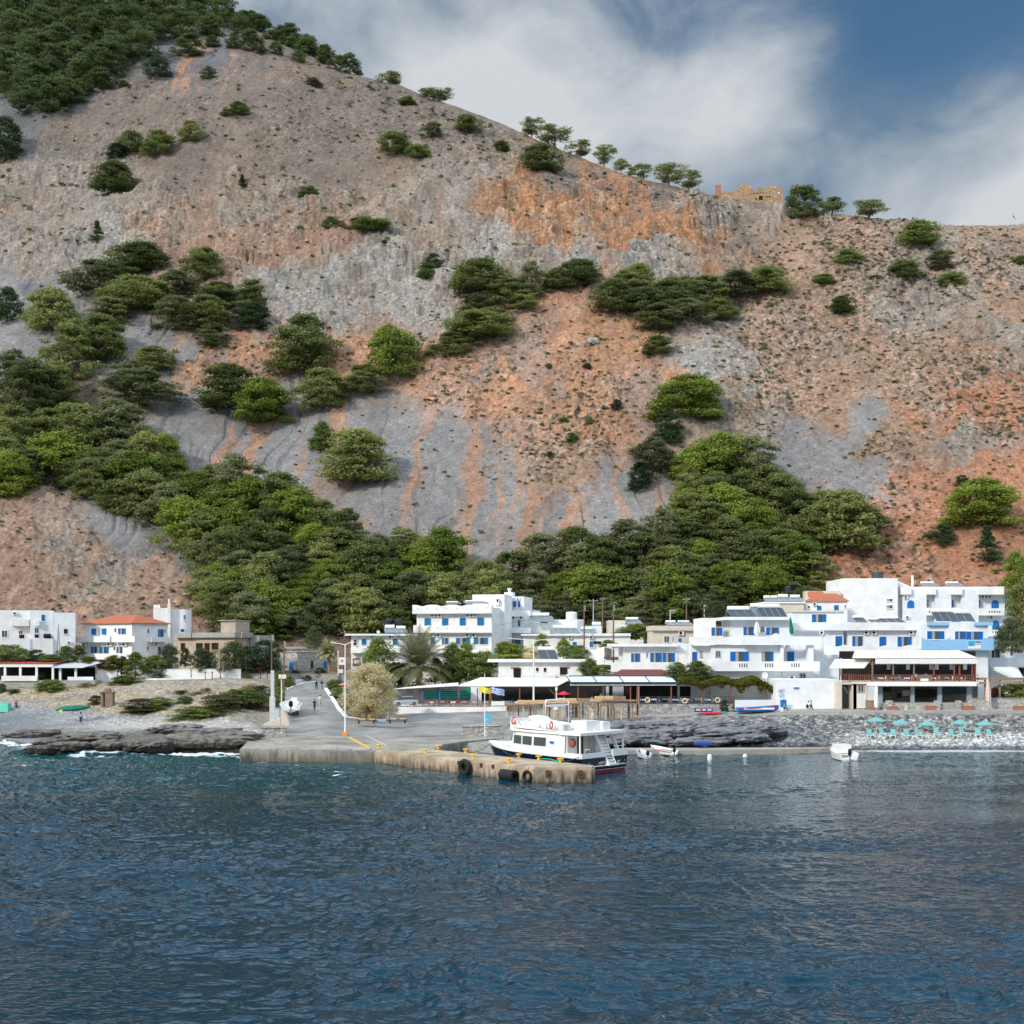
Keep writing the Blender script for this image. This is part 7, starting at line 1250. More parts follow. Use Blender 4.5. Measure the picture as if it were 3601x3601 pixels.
for i in range(19):
    t = i/18; x = LB*t; w_ = max(.06, half(t)); zt = 1.72+.45*t*t; rg.append([(x+(.9*t**3), -w_, zt), (x, -w_*.93, .75), (x-(.6*t**4), -w_*.80, .12), (x-.8*t**4, -w_*.5, -.6), (x-.8*t**4, w_*.5, -.6), (x-(.6*t**4), w_*.80, .12), (x, w_*.93, .75), (x+(.9*t**3), w_, zt)])
hb = mb.loft(rg).build('hull', navy, fr_)
mb = MB(); rg2 = []
for i in range(19):
    t = i/18; x = LB*t+.9*t**3; w_ = max(.06, half(t))+.04; zt = 1.70+.45*t*t; top = zt+(.55 if t < .16 else .30); rg2.append([(x, -w_, zt), (x, -w_-.03, zt+.1), (x, -w_, top), (x, -w_+.12, top), (x, -w_+.12, zt+.06), (x, w_-.12, zt+.06), (x, w_-.12, top), (x, w_, top), (x, w_+.03, zt+.1), (x, w_, zt)])
mb.loft(rg2).build('bulwark', gwhite, fr_)
MB().box(-.12, .1, -3.8, -1.2, 1.72, 2.45).box(-.12, .1, .1, 3.85, 1.72, 2.25).build('transom_rail', gwhite, fr_)
MB().box(-.30, -.003, -3.1, 3.1, .38, .46).box(-.34, -.003, -3.1, 3.1, .78, .84).build('boot_stripe', gwhite, fr_); MB().box(-.32, -.003, -3.0, 3.0, .02, .30).build('antifouling', mat('crimson_bottom_paint', (.22,.01,.03), .6), fr_); MB().box(-.36, -.003, -3.1, 3.1, .46, .78).build('swim_platform', black, fr_)
for y in (-3.3, 2.6): MB().lathe([(.06, -.02), (.06, .0)], (-.02, y, 1.15), 8, 'x').build('hawse_light', metalw, fr_)
cz = 2.0
pts = [(2.7, 3.55), (7.6, 3.6), (11.2, 2.9), (13.0, 1.4), (13.0, -1.4), (11.2, -2.9), (7.6, -3.6), (2.7, -3.55)]
cab = MB(); bot = [(x, y, cz) for x, y in pts]; top = [(x-(.5 if x > 11 else .15 if x > 5 else 0), y*.95, 4.15) for x, y in pts]; cb = cab.loft([bot, top]).build('cabin', gwhite, fr_)
def side_y(x): return float(np.interp(x, [2.7, 7.6, 11.2, 13.0], [3.55, 3.6, 2.9, 1.4]))
def sidepanel(x0, x1, z0, z1, m, name, parent, off=.02, yb=1, slant=0.0):
    y = lambda x, z: (side_y(x)*(1-.05*(z-cz)/2.15)+off)*yb
    return MB().prism([(x0, y(x0, z0), z0), (x1, y(x1, z0), z0), (x1+slant, y(x1, z1), z1), (x0+slant, y(x0, z1), z1)], (0, .03*yb, 0)).build(name, m, parent)
for yb in (1, -1):
    for x0, x1 in ((5.4, 7.2), (7.55, 9.2), (9.5, 10.9)): sidepanel(x0-.1, x1+.1, 2.62, 3.76, gwhite, 'window_frame', cb, .012, yb); w_ = sidepanel(x0, x1, 2.72, 3.66, glass, 'window', cb, .05, yb)
for y0, y1 in ((-1.25, -.1), (.1, 1.25)): MB().prism([(13.02, y0, 2.9), (13.02, y1, 2.9), (12.68, y1*.97, 3.75), (12.68, y0*.97, 3.75)], (.04, 0, 0)).build('windscreen', glass, cb)
MB().loft([[(x-.1 if x < 3 else x+.12, y*1.03, 4.15) for x, y in pts], [(x-.1 if x < 3 else x, y*1.0, 4.32) for x, y in pts]]).build('roof_deck', gwhite, fr_)
mb = MB()
for yb in (1, -1):     # side screens of the flybridge rising in a curve to the bow
    pr = [(13.0, 4.3), (13.1, 4.9), (12.7, 5.5), (12.0, 5.62), (11.0, 5.45), (10.2, 4.75), (9.6, 4.45), (3.5, 4.42), (3.5, 4.3)]; mb.prism([(x, (side_y(min(x, 12.9))*.93)*yb, z) for x, z in pr], (0, -.12*yb, 0))
mb.box(12.6, 13.0, -1.3, 1.3, 4.3, 5.3).build('flybridge', gwhite, fr_)
MB().box(.15, 3.3, -3.75, 3.75, 4.12, 4.42).build('aft_roof', gwhite, fr_)
MB().box(.35, .5, 3.45, 3.6, 2.2, 4.12).box(.35, .5, -3.6, -3.45, 1.8, 4.12).box(2.2, 2.3, 3.5, 3.6, 2.2, 4.12).prism([(.9, -3.6, 2.2), (1.4, -3.6, 2.2), (2.6, -3.6, 4.1), (2.1, -3.6, 4.1)], (0, .1, 0)).build('roof_post', gwhite, fr_)
MB().box(2.64, 2.695, .55, 1.45, 2.0, 3.9).build('doorway', dark, cb); MB().box(2.60, 2.695, -.35, .45, 2.0, 3.85).build('sliding_door', mat('grey_door', (.48,.46,.43), .6, .1, 3), cb); MB().box(2.62, 2.69, -1.5, -.45, 2.0, 4.0).build('locker', gawn, cb)
def ringbuoy(name, c, ax, m1, label, par=None, r1=.30, r2=.09, w=None):
    r = tag(empty(name, c, w or 0), label, 'lifebuoy', 'lifebuoys'); MB().torus((0, 0, 0), r1, r2, ax, 22, 8).build('ring', m1, r, smooth=True)
    for k in range(4): a_ = math.pi/4+k*math.pi/2; u, v = r1*math.cos(a_), r1*math.sin(a_); MB().torus((u, 0, v) if ax == 'y' else (0, u, v), r2*1.03, .02, 'z', 8, 4).build('band', gwhite, r)
    return r
def bw(x, y, z): c, s = math.cos(R(135)), math.sin(R(135)); return (Fx+x*c-y*s, Fy+x*s+y*c, z)
rb = mat('faded_red_plastic', (.60,.07,.05), .5, .1, 6)
ringbuoy('lifebuoy', bw(2.55, 2.3, 3.15), 'x', rb, 'red ring lifebuoy on the rear wall of the boat cabin left of the door', None, .40, .10, R(135)); ringbuoy('lifebuoy', bw(2.2, -1.8, 3.3), 'x', rb, 'red ring lifebuoy near the boat stairs', None, .36, .09, R(135))
ringbuoy('lifebuoy', bw(5.2, 2.9, 5.0), 'x', rb, 'red ring lifebuoy on the boat roof beside the fan unit', None, .36, .09, R(155)); ringbuoy('lifebuoy', bw(11.3, 2.6, 5.2), 'x', rb, 'red ring lifebuoy behind the flybridge of the boat', None, .36, .09, R(150))
MB().box(3.35, 3.95, 1.9, 3.0, 4.45, 5.15).lathe([(.3, 3.0), (.3, 3.02)], (3.75, 0, 4.8), 16, 'y').build('fan_unit', mat('cream_metal', (.62,.60,.55), .5), fr_); MB().lathe([(.29, 0), (.29, -.02)], (3.33, 2.45, 4.8), 16, 'x').build('fan', metal, fr_)
MB().box(1.6, 3.8, -1.0, 1.2, 4.42, 5.5).build('roof_locker', gwhite, fr_); MB().box(1.2, 3.2, -2.3, -1.02, 4.42, 5.35).build('roof_locker', metalw, fr_)
mb = MB()
for i in range(6): mb.lathe([(.1, 0), (.34, .1), (.36, .5), (.34, .9), (.1, 1.0)], (4.6+i*1.15, 1.5+.12*(i % 2), 4.78), 10, 'x')
mb.build('raft_canister', gwhite, fr_, smooth=True); mb = MB()
for i in range(5): mb.box(4.8+i*1.1, 5.5+i*1.1, -1.6, .6, 4.35, 4.8)
mb.build('seat', gwhite, fr_)
mb = MB()      # stairs from the swim platform to the roof
N_ = 12
for i in range(N_): t = i/N_; x = -.55+t*2.2; z = .95+t*3.7; mb.box(x, x+.42, -1.25, -.15, z, z+.07)
mb.prism([(-.6, -1.3, .85), (-.25, -1.3, .85), (2.0, -1.3, 4.75), (1.6, -1.3, 4.75)], (0, .06, 0)).prism([(-.6, -.15, .85), (-.25, -.15, .85), (2.0, -.15, 4.75), (1.6, -.15, 4.75)], (0, .06, 0)).prism([(-.35, -1.24, .85), (-.25, -1.24, .85), (1.95, -1.24, 4.5), (1.85, -1.24, 4.5)], (0, 1.09, 0)); mb.box(-.7, -.2, -1.5, .1, .8, 1.0).build('stairs', gwhite, fr_)
MB().tube([(.1, 3.1, 2.3), (.1, 3.1, 2.65), (.1, 2.4, 2.65), (.1, 2.4, 2.3)], .05, 6).tube([(.1, -3.6, 2.75), (.1, -1.6, 2.75)], .03, 5).build('handrail', metalw, fr_)
mb = MB(); mb.tube([(7.0, 1.9, 4.3), (7.0, 1.9, 7.3), (7.2, 1.6, 7.6), (7.2, -1.6, 7.6), (7.0, -1.9, 7.3), (7.0, -1.9, 4.3)], .09, 8).tube([(7.0, 1.9, 7.0), (7.0, -1.9, 7.0)], .07, 6).box(6.9, 7.2, -1.3, 1.3, 6.85, 7.1).build('radar_arch', gwhite, fr_); MB().tube([(7.1, 0, 7.5), (7.1, 0, 9.0)], .05, 6).lathe([(.02, 8.6), (.14, 8.7), (.14, 8.95), (.02, 9.05)], (7.1, 0, 0), 8).lathe([(.3, 6.5), (.34, 6.6), (.3, 6.8)], (7.0, .3, 0), 12).build('mast_light', gwhite, fr_)
mb = MB()
for i in range(6): a0 = 13.5+i*.5; mb.tube([(a0, half(a0/LB)*.8, 2.4), (a0, half(a0/LB)*.8, 2.95)], .03, 5)
mb.tube([(13.5, half(13.5/LB)*.8, 2.95), (15, half(15/LB)*.8, 2.95), (16.6, .3, 3.0)], .035, 5).build('bow_rail', metal, fr_)
def text(s, size, m, parent, loc, rot, ext=.01, sx=1.0):
    cu = bpy.data.curves.new('t', 'FONT'); cu.body = s; cu.size = size; cu.extrude = ext; cu.align_x = 'CENTER'; t_ = bpy.data.objects.new('t', cu); COL.objects.link(t_); dg = bpy.context.evaluated_depsgraph_get(); me = bpy.data.meshes.new_from_object(t_.evaluated_get(dg)); bpy.data.objects.remove(t_); me.materials.clear(); me.materials.append(m)
    o = bpy.data.objects.new('lettering', me); COL.objects.link(o); o.parent = parent; o.location = loc; o.rotation_euler = rot; o.scale = (sx, 1, 1); return o
text('ΛΕΝΤΡΟ ΣΠΥΓΓ Λ.Χ. 283', .34, metalw, fr_, (-.03, -.7, .98), (R(90), 0, R(-90)), .008, .92)
MB().box(4.2, 4.75, 3.60, 3.66, 3.1, 3.35).build('blue_emblem', blue, cb)
simple('rope', MB().tube([bw(1, 5.4, 1.62)] + [Vector(bw(1+i*.5, 5.6+.3*math.sin(i), 1.60)) for i in range(1, 8)], .07, 6), mat('green_rope', (.03,.33,.26), .8), (0, 0, 0), 'turquoise green rope lying on the jetty beside the boat stern', 'rope')
def rope(p, q, sag, label, m=None): pts = [Vector(p).lerp(Vector(q), i/12)+Vector((0, 0, -sag*4*(i/12)*(1-i/12))) for i in range(13)]; return tag(MB().tube(pts, .035, 5).build('mooring_rope', m or mat('dark_rope', (.10,.09,.08), .9)), label, 'rope')
pb = P(*T8(105, 805), (CAMH-1.8)*FPX/(T8(0,805)[1]-HOR)); rope(bw(17.0, .6, 2.3), pb, .5, 'dark mooring rope from the boat bow to the inner bollard'); rope(bw(14.5, 2.0, 2.1), P(*T8(618, 855), 127), .3, 'mooring rope running down the boat side'); rope(bw(.2, 3.7, 2.0), P(*T8(780, 950), 119.5), .25, 'mooring rope from the boat stern across the jetty')
# small boats
def smallboat(px, py, ang, L_, B_, label, m1, stripe, z=None, inside=True, motor=True, name='motorboat', z0=0.0, D=None):
    D = D or (CAMH-z0)*FPX/(py-HOR); a = P(px, py, D); a.z = z0; r = tag(empty(name, a, R(ang)), label, 'boat'); mb = MB(); n = 12; rg = []
    W = lambda t: B_/2*(.88+.12*min(1, t*4))*(1-max(0, (t-.42)/.58)**2.2)+.02
    for i in range(n+1):
        t = i/n; x = -L_/2+L_*t+.25*t**3; w_ = W(t); zt = .55+.38*t*t; zk = -.18+.5*max(0, (t-.75)/.25)**2; rg.append([(x, -w_, zt), (x, -w_*.82, zk+.22), (x, -.05, zk), (x, .05, zk), (x, w_*.82, zk+.22), (x, w_, zt), (x, w_-.09, zt), (x, w_*.6, .12+.3*t*t), (x, -w_*.6, .12+.3*t*t), (x, -w_+.09, zt)])
    mb.loft(rg).build('hull', m1, r)
    if stripe:
        s_ = MB()
        for sg in (-1, 1):
            for i in range(n): t, t2 = i/n, (i+1)/n; x, x2 = -L_/2+L_*t+.25*t**3, -L_/2+L_*t2+.25*t2**3; z1, z2 = .47+.38*t*t, .47+.38*t2*t2; s_.poly([(x, sg*(W(t)+.012), z1-.08), (x2, sg*(W(t2)+.012), z2-.08), (x2, sg*(W(t2)+.015), z2), (x, sg*(W(t)+.015), z1)])
        s_.build('stripe', stripe, r)
    for x in (-L_*.22, L_*.1): MB().box(x-.14, x+.14, -B_*.36, B_*.36, .36, .42).build('bench', m1, r)
    if motor:
        mo = MB().lathe([(.06, .35), (.20, .45), (.22, .75), (.16, .92), (.03, .97)], (-L_/2-.22, 0, 0), 10).build('outboard_motor', black, r, smooth=True); MB().box(-L_/2-.30, -L_/2-.12, -.07, .07, -.3, .4).build('motor_leg', metal, mo)
    return r
smallboat(2330, 2650, 118, 4.6, 1.9, 'white open motorboat with red stripe moored beside the concrete walkway', gwhite, red, name='motorboat')
smallboat(2262, 2662, 100, 3.4, 1.5, 'grey inflatable dinghy with outboard between the passenger boat and the red striped boat', mat('light_grey_rubber', (.55,.56,.56), .6), None, name='dinghy')
wb = smallboat(2961, 2668, 95, 4.6, 2.7, 'small white cabin boat seen from behind moored off the pebble beach', gwhite, None, name='motorboat'); wb.scale = (1, 1, 1.5); MB().box(-.9, 1.2, -.8, .8, .5, 1.15).build('cabin', gwhite, wb)
rbt = smallboat(*T6(570, 1830), 4, 6.0, 1.9, 'blue and white wooden rowing boat with red stripe lying on the promenade', mat('blue_hull', (.02,.17,.45), .5), red, motor=False, name='rowing_boat', z0=gz(2662, 171.6)+.35, D=172.2)
MB().box(-2.2, 2.3, -.93, -.9, .3, .58).build('gunwale', gwhite, rbt); MB().box(-2.9, 2.9, 1.4, 1.5, .1, 1.6).build('canvas_screen', wawn, rbt)
tr_ = smallboat(*T2(1320, 1325), 100, 4.6, 2.2, 'white motorboat on a trailer at the foot of the road', gwhite, None, name='motorboat', z0=gz(1023, 175)+.75, D=175); tr_.scale = (1.15, 1.5, 1.5); MB().box(-.6, .6, -.6, .0, .5, 1.2).build('console', gwhite, tr_)
r = tag(empty('boat_trailer', (P(*T2(1320, 1340), 175).x, 174.4, gz(1023, 175))), 'rusty trailer under the white motorboat at the foot of the road', 'trailer'); MB().box(-1.2, 1.2, -.1, .1, .45, .58).box(-.6, -.5, -1, 2.6, .5, .6).box(.5, .6, -1, 2.6, .5, .6).build('frame', rwood, r)
for x in (-1.1, 1.1): MB().torus((x, 0, .32), .24, .1, 'x', 14, 6).build('wheel', black, r, smooth=True)
simple('kayak', MB().loft([[(x, w_*math.cos(k*math.pi/4), .22+w_*.55*math.sin(k*math.pi/4)) for k in range(8)] for x, w_ in ((-2.3, .04), (-1.6, .25), (-.6, .4), (.6, .4), (1.6, .25), (2.3, .04))]), mat('red_plastic', (.55,.02,.04), .4), P(*T5(1260, 1352), 173.2), 'red kayak lying on the promenade edge', 'kayak')
r = tag(empty('cool_box', P(*T5(1165, 1338), 174.5)), 'dark blue and white covered cart behind the red kayak', 'cart'); MB().box(-1.3, 1.3, -.5, .5, .25, .8).build('body', mat('dark_blue_cover', (.02,.05,.2), .6, .2, 3), r); MB().box(-1.2, -.5, -.52, -.5, .45, .75).box(-.3, .3, -.52, -.5, .45, .75).box(.5, 1.1, -.52, -.5, .45, .75).build('panel', gawn, r)
simple('crate', MB().box(-.4, .4, -.3, .3, 0, .35).box(-.35, .35, -.25, .25, .35, .4), mat('teal_crate', (.03,.28,.32), .6), P(*T5(1395, 1345), 173.2), 'small teal crate at the right end of the red kayak', 'crate')
for i in range(5): simple('barrel', MB().lathe([(.2, 0), (.3, .1), (.3, .55), (.2, .65)], (0, 0, .3), 10, 'x'), mat('blue_plastic', (.03,.07,.28), .4), P(T5(1060+i*36, 0)[0], 2622, 150.5), ('first','second','third','fourth','fifth')[i]+' blue barrel from the left on the concrete walkway', 'barrel', 'blue barrels on the walkway')
for x, lb in ((1232, 'larger white mooring buoy on the left'), (1620, 'smaller white mooring buoy on the right')):
    px, py = T5(x, 1812 if x > 1500 else 1840); D = CAMH*FPX/(py-HOR); simple('buoy', MB().lathe([(.05, -.3), (.26, -.2), (.30, .15), (.26, .5), (.1, .62)] if x < 1500 else [(.05, -.2), (.27, -.05), (.27, .2), (.1, .36)], (0, 0, 0), 14), gwhite, P(px, py, D), lb+' off the concrete walkway', 'buoy')
# ---- wooden stand behind the boat
b = Bd('wooden_platform', 'raised weathered wooden platform of posts and planks behind the passenger boat', 1790, 171, 0, 'platform', zb=1.6)
def tb(T, r, v0, v1): a0, a1, z0, z1 = b.rect(T, r, v0); return (a0, a1, v0, v1, z0, z1)
mb = MB()
for r_ in ((245,1358,600,1372),(655,1350,1045,1362),(1045,1328,1300,1340),(1290,1318,1680,1330)): mb.box(*tb(T4, r_, 0, 2.6))
mb.build('deck', wood, b.root); mb = MB()
for r_ in ((370,1318,475,1358),(480,1318,600,1358),(600,1318,730,1356),(735,1332,1040,1350),(800,1295,905,1332),(912,1298,1020,1334),(1165,1308,1300,1328),(1222,1276,1322,1310),(1328,1272,1425,1308)): mb.box(*tb(T4, r_, .4, 1.4))
mb.build('plank_box', lwood, b.root); mb = MB()
for r_ in ((1022,1298,1165,1338),(1428,1275,1560,1312)): mb.box(*tb(T4, r_, .5, 1.4))
mb.build('plank_box', wood, b.root); mb = MB(); mp_ = MB(); rs_ = random.Random(9)
for x in (250,285,330,385,440,500,520,575,660,690,730,775,820,860,925,945,990,1025,1040,1100,1155,1190,1270,1285,1340,1380,1400,1415,1430,1498,1610,1635,1685): yb = 1495+(x-250)/1400*45; w_ = 14 if x in (1415,1610,1190,1025) else 7; q_ = MB(); q_.box(*tb(T4, (x-w_, 1340 if x != 1685 else 1160, x+w_, yb), .1 if rs_.random() < .6 else 2.2, .3 if rs_.random() < 2 else 0)[:2], *( (.1, .28) if rs_.random() < .6 else (2.2, 2.38)), *b.rect(T4, (x-w_, 1345 if x != 1685 else 1160, x+w_, yb), .1)[2:]); q_.build('post', wood if rs_.random() < .75 else lwood, b.root)
mb = MB()
for x in range(258, 600, 26): mb.box(*tb(T4, (x, 1372, x+9, 1400), 0, .12))
for x in range(800, 1650, 21): mb.box(*tb(T4, (x, 1345, x+8, 1385), 0, .12))
mb.build('slats', wood, b.root)
# ---- flags
def flag(T, x0, y0, x1, y1, D, kind_, label, px_):
    a = P(*T(x0, y0), D); c_ = P(*T(x1, y1), D); W_, H_ = c_.x-a.x, a.z-c_.z; H_ *= .62; r = tag(empty('flag', a), label, 'flag'); wv = lambda u, v: (u*W_, .18*math.sin(u*7+v)*u, -v*H_-u*H_*.45+.05*math.sin(u*9))
    def cell(mb, u0, u1, v0, v1, o=0): 
        n = 6
        for i in range(n): a_, b_ = u0+(u1-u0)*i/n, u0+(u1-u0)*(i+1)/n; p = [Vector(wv(a_, v0)), Vector(wv(b_, v0)), Vector(wv(b_, v1)), Vector(wv(a_, v1))]; mb.prism([q+Vector((0, -o, 0)) for q in p], (0, .012, 0))
    fb = mat('flag_blue', (.01,.10,.42), .8); fw = mat('flag_white', (.72,.74,.76), .8)
    if kind_ == 'greek':
        B1, W1 = MB(), MB()
        for k in range(9): cell(B1 if k % 2 == 0 else W1, .4 if k < 5 else 0, 1, k/9, (k+1)/9)
        cell(B1, 0, .4, 0, 5/9); cell(W1, 0, .4, 2/9, 3/9, .015); cell(W1, .16, .24, 0, 5/9, .015); B1.build('blue_cloth', fb, r); W1.build('white_cloth', fw, r)
    else: y = MB(); cell(y, 0, 1, 0, 1); y.build('cloth', mat('flag_yellow', (.75,.62,.03), .8), r)
    MB().tube([(-.03, .02, .1), (.1 if kind_ == 'greek' else .15, .1, -H_*2.4)], .035, 5).build('staff', orangep, r)
flag(T3, 1575, 1160, 1695, 1262, 186, 'y', 'yellow flag hanging on the taverna railing', 0); flag(T3, 1700, 1160, 1850, 1290, 186, 'greek', 'blue and white striped flag with a cross on the taverna railing', 0)
# ---- beach parasols, loungers
def parasol(T, x, yt, yb, D, wpx, m, label, group=None, s=.3111, tilt=0):
    px, py = T(x, yt); a = P(px, py, D); W_ = wpx*s*D/FPX/2; zg = gz(px, D); r = tag(empty('parasol', (a.x, D, zg)), label, 'parasol', group); h = a.z-zg; MB().tube([(0,0,-.2), (0,0,h)], .03, 6).build('pole', metalw, r); mb = MB(); n = 8; dr = W_*.42
    for i in range(n):
        A_, B_ = 2*math.pi*(i+.5)/n, 2*math.pi*(i+1.5)/n; p1 = (W_*math.cos(A_), W_*math.sin(A_), h-dr); p2 = (W_*math.cos(B_), W_*math.sin(B_), h-dr); m1 = tuple((np.array(p1)+np.array(p2))/2*np.array((.93, .93, 1))+np.array((0, 0, .0))); mb.poly([(0, 0, h), p1, p2]); mb.poly([p1, p2, (p2[0], p2[1], p2[2]-.1), (p1[0], p1[1], p1[2]-.1)])
    mb.build('canopy', m, r); return r
OD = ('first','second','third','fourth','fifth','sixth','seventh','eighth','ninth','tenth')
for i, (x, y, w_) in enumerate(((265,1735,225),(540,1765,215),(845,1780,215),(1215,1765,215),(1487,1778,215))): parasol(T7, x, y, 0, 161.5, w_, teald, OD[i]+' turquoise beach parasol from the left on the pebble beach', 'turquoise beach parasols')
def lounger(x, i):
    px, py = T9(x, 155); D = 158.8; r = tag(empty('sun_lounger', ((px-CX)*D/FPX, D, gz(px, D)+.12), R(90+20*math.sin(i*2.1))), OD[i]+' turquoise sun lounger from the left on the pebble beach', 'sun lounger', 'turquoise sun loungers on the pebble beach')
    MB().box(-.9, .5, -.34, .34, .28, .34).box(-.9, -.8, -.34, -.28, -.1, .28).box(-.9, -.8, .28, .34, -.1, .28).box(.4, .5, -.34, -.28, -.1, .28).box(.4, .5, .28, .34, -.1, .28).build('frame', metalw, r); MB().box(-.88, .5, -.3, .3, .341, .40).build('seat', teald, r); MB().prism([(.5, -.32, .36), (.5, .32, .36), (1.0, .32, 1.0), (1.0, -.32, 1.0)], (-.05, 0, .05)).build('backrest', teald, r)
for i, x in enumerate((1065,1140,1190,1275,1345,1435,1530,1595,1672,1745)): lounger(x, i)
for i, x in enumerate((1240, 1390, 1570)): px, py = T9(x, 150); a = P(px, py, 158.5); a.z = gz(px, 158.5); simple('beach_table', MB().box(-.25, .25, -.25, .25, .38, .43).box(-.06, .06, -.06, .06, -.1, .38), metalw, a, OD[i]+' small white beach table from the left between the loungers', 'table')
parasol(T4, 882, 1215, 0, 181, 155, mat('red_white_fabric', (.62,.03,.06), .8), 'small red and white parasol in front of the taverna entrance', None, .3209); parasol(T3, 85, 1125, 0, 190, 95, mat('faded_red_fabric', (.62,.20,.17), .8), 'faded red parasol half hidden by the quay street lamp', None, .3209)
px, py = T1(945, 1440); D = gD(px, py, 150, 190); a = P(px, py, D); r = tag(empty('parasol', a), 'wind-blown dark green parasol stretched sideways over a bather on the left beach', 'parasol'); k = .3209*D/FPX; gm_ = mat('dark_green_fabric', (.005,.14,.09), .7, .15, 2)
MB().tube([(0, 0, -.2), (.12, 0, 60*k), (-.12, 0, 130*k)], .035, 6).build('pole', metal, r); rg = []
for x, z, w_, h_ in ((-345, 130, .03, .03), (-300, 145, .5, .35), (-220, 150, .9, .55), (-120, 152, 1.1, .65), (-30, 160, .9, .5), (30, 172, .35, .3), (50, 176, .08, .08)): rg.append([(x*k, w_*math.cos(q*math.pi/5), z*k+h_*math.sin(q*math.pi/5)*(.9 if q < 5 else .5)) for q in range(10)])
MB().loft(rg).build('canopy', gm_, r); MB().box(-265*k, -235*k, -1.0, -.6, 125*k, 145*k).build('yellow_patch', mat('yellow_fabric', (.75,.65,.05), .7), r)
simple('hut', MB().box(-1.1, -.7, -.4, .4, 0, 2.3).box(-.35, .8, -.6, .6, 0, 2.2).box(-1.2, .95, -.7, .7, 2.2, 2.35).lathe([(.1, .0), (.7, .05), (.55, .45), (.1, .6)], (-.2, 0, 2.35), 10), mat('brown_hut_wood', (.25,.17,.13), .85, .3, 3), P(*T1(1190, 1262), gD(381, 2483, 160, 200)), 'small brown wooden changing hut on the left beach', 'hut')
simple('beach_tent', MB().prism([(-.9, -.7, 0), (.9, -.7, 0), (.6, 0, 1.3), (-.5, 0, 1.45)], (0, 1.2, -.0)), mat('mint_fabric', (.12,.45,.33), .8, .2, 3), P(*T1(45, 1320), gD(15, 2503, 165, 200)), 'mint green beach shelter at the left edge', 'tent')
simple('beach_kiosk', MB().box(-1.1, 1.1, -.8, .8, 0, 1.0).box(-1.0, -.85, -.7, .7, 1, 2.2).box(.85, 1.0, -.7, .7, 1, 2.2).prism([(-1.3, -1, 2.2), (1.3, -1, 2.2), (.6, -1, 2.9), (-.7, -1, 2.8)], (0, 2, 0)), mat('red_brown_kiosk', (.22,.08,.06), .8, .3, 3), P(*T3(232, 945), 203), 'small red-brown wooden kiosk with a peaked roof behind the quay street lamp', 'kiosk').scale = (.6, .6, .5)
for i, (x, y) in enumerate(((553,1190),(962,1198),(1320,1190))): ringbuoy('lifebuoy', tuple(P(*T5(x, y), 178.35)), 'y', mat('cream_plastic', (.70,.52,.36), .5), ('left','middle','right')[i]+' cream lifebuoy hanging on the stone-walled restaurant railing', None, .34, .10)
# chairs and tables of the restaurants
def mk_table():
    r = tag(empty('table', (0, 0, 0)), 'x', 'table'); MB().box(-.45, .45, -.45, .45, .70, .75).build('table_top', metalw, r); MB().box(-.42, .42, -.46, -.452, .5, .70).build('tablecloth', wawn, r)
    for sx in (-1, 1):
        for sy in (-1, 1): MB().box(sx*.38-.03, sx*.38+.03, sy*.38-.03, sy*.38+.03, 0, .7).build('leg', blue, r)
    return r
def mk_chair():
    r = tag(empty('chair', (0, 0, 0)), 'x', 'chair'); MB().box(-.22, .22, -.22, .22, .43, .48).build('seat', metalw, r); MB().box(-.22, .22, .18, .22, .5, .95).build('backrest', metalw, r)
    for sx in (-1, 1):
        for sy in (-1, 1): MB().box(sx*.19-.02, sx*.19+.02, sy*.19-.02, sy*.19+.02, 0, .43).build('leg', metal, r)
    return r
t0, c0 = mk_table(), mk_chair(); first = [True, True]; sets = []
for i in range(9): sets.append((T5, 500+i*118, 178.5+1.2+(i % 3)*1.4, RB_floor, 'on the stone-walled restaurant terrace', i))
for i in range(6): sets.append((T3, 1050+i*120, 192.0+(i % 2)*1.8, RA_floor, 'on the long taverna terrace', i))
for i in range(6): sets.append((T4, 160+i*105, 192.0+(i % 2)*1.8, RA_floor, 'in the right part of the long taverna terrace', i))
for i in range(7): sets.append((T7, 300+i*150, 176+(i % 2)*1.6, RC_floor, 'on the upper terrace of the beach restaurant', i))
for T, x, D, z, lb, i in sets:
    px = T(x, 0)[0]; X = (px-CX)*D/FPX; tt = t0 if first[0] else copy_tree(t0); first[0] = False; tt.location = (X, D, z); tt['label'] = 'small table with a white cloth '+lb; tt['group'] = 'tables '+lb
    for s in (-1, 1): cc = c0 if first[1] else copy_tree(c0); first[1] = False; cc.location = (X+s*.72, D+.1, z); cc.rotation_euler = (0, 0, -s*R(90)); cc['label'] = 'white chair at a table '+lb; cc['group'] = 'chairs '+lb
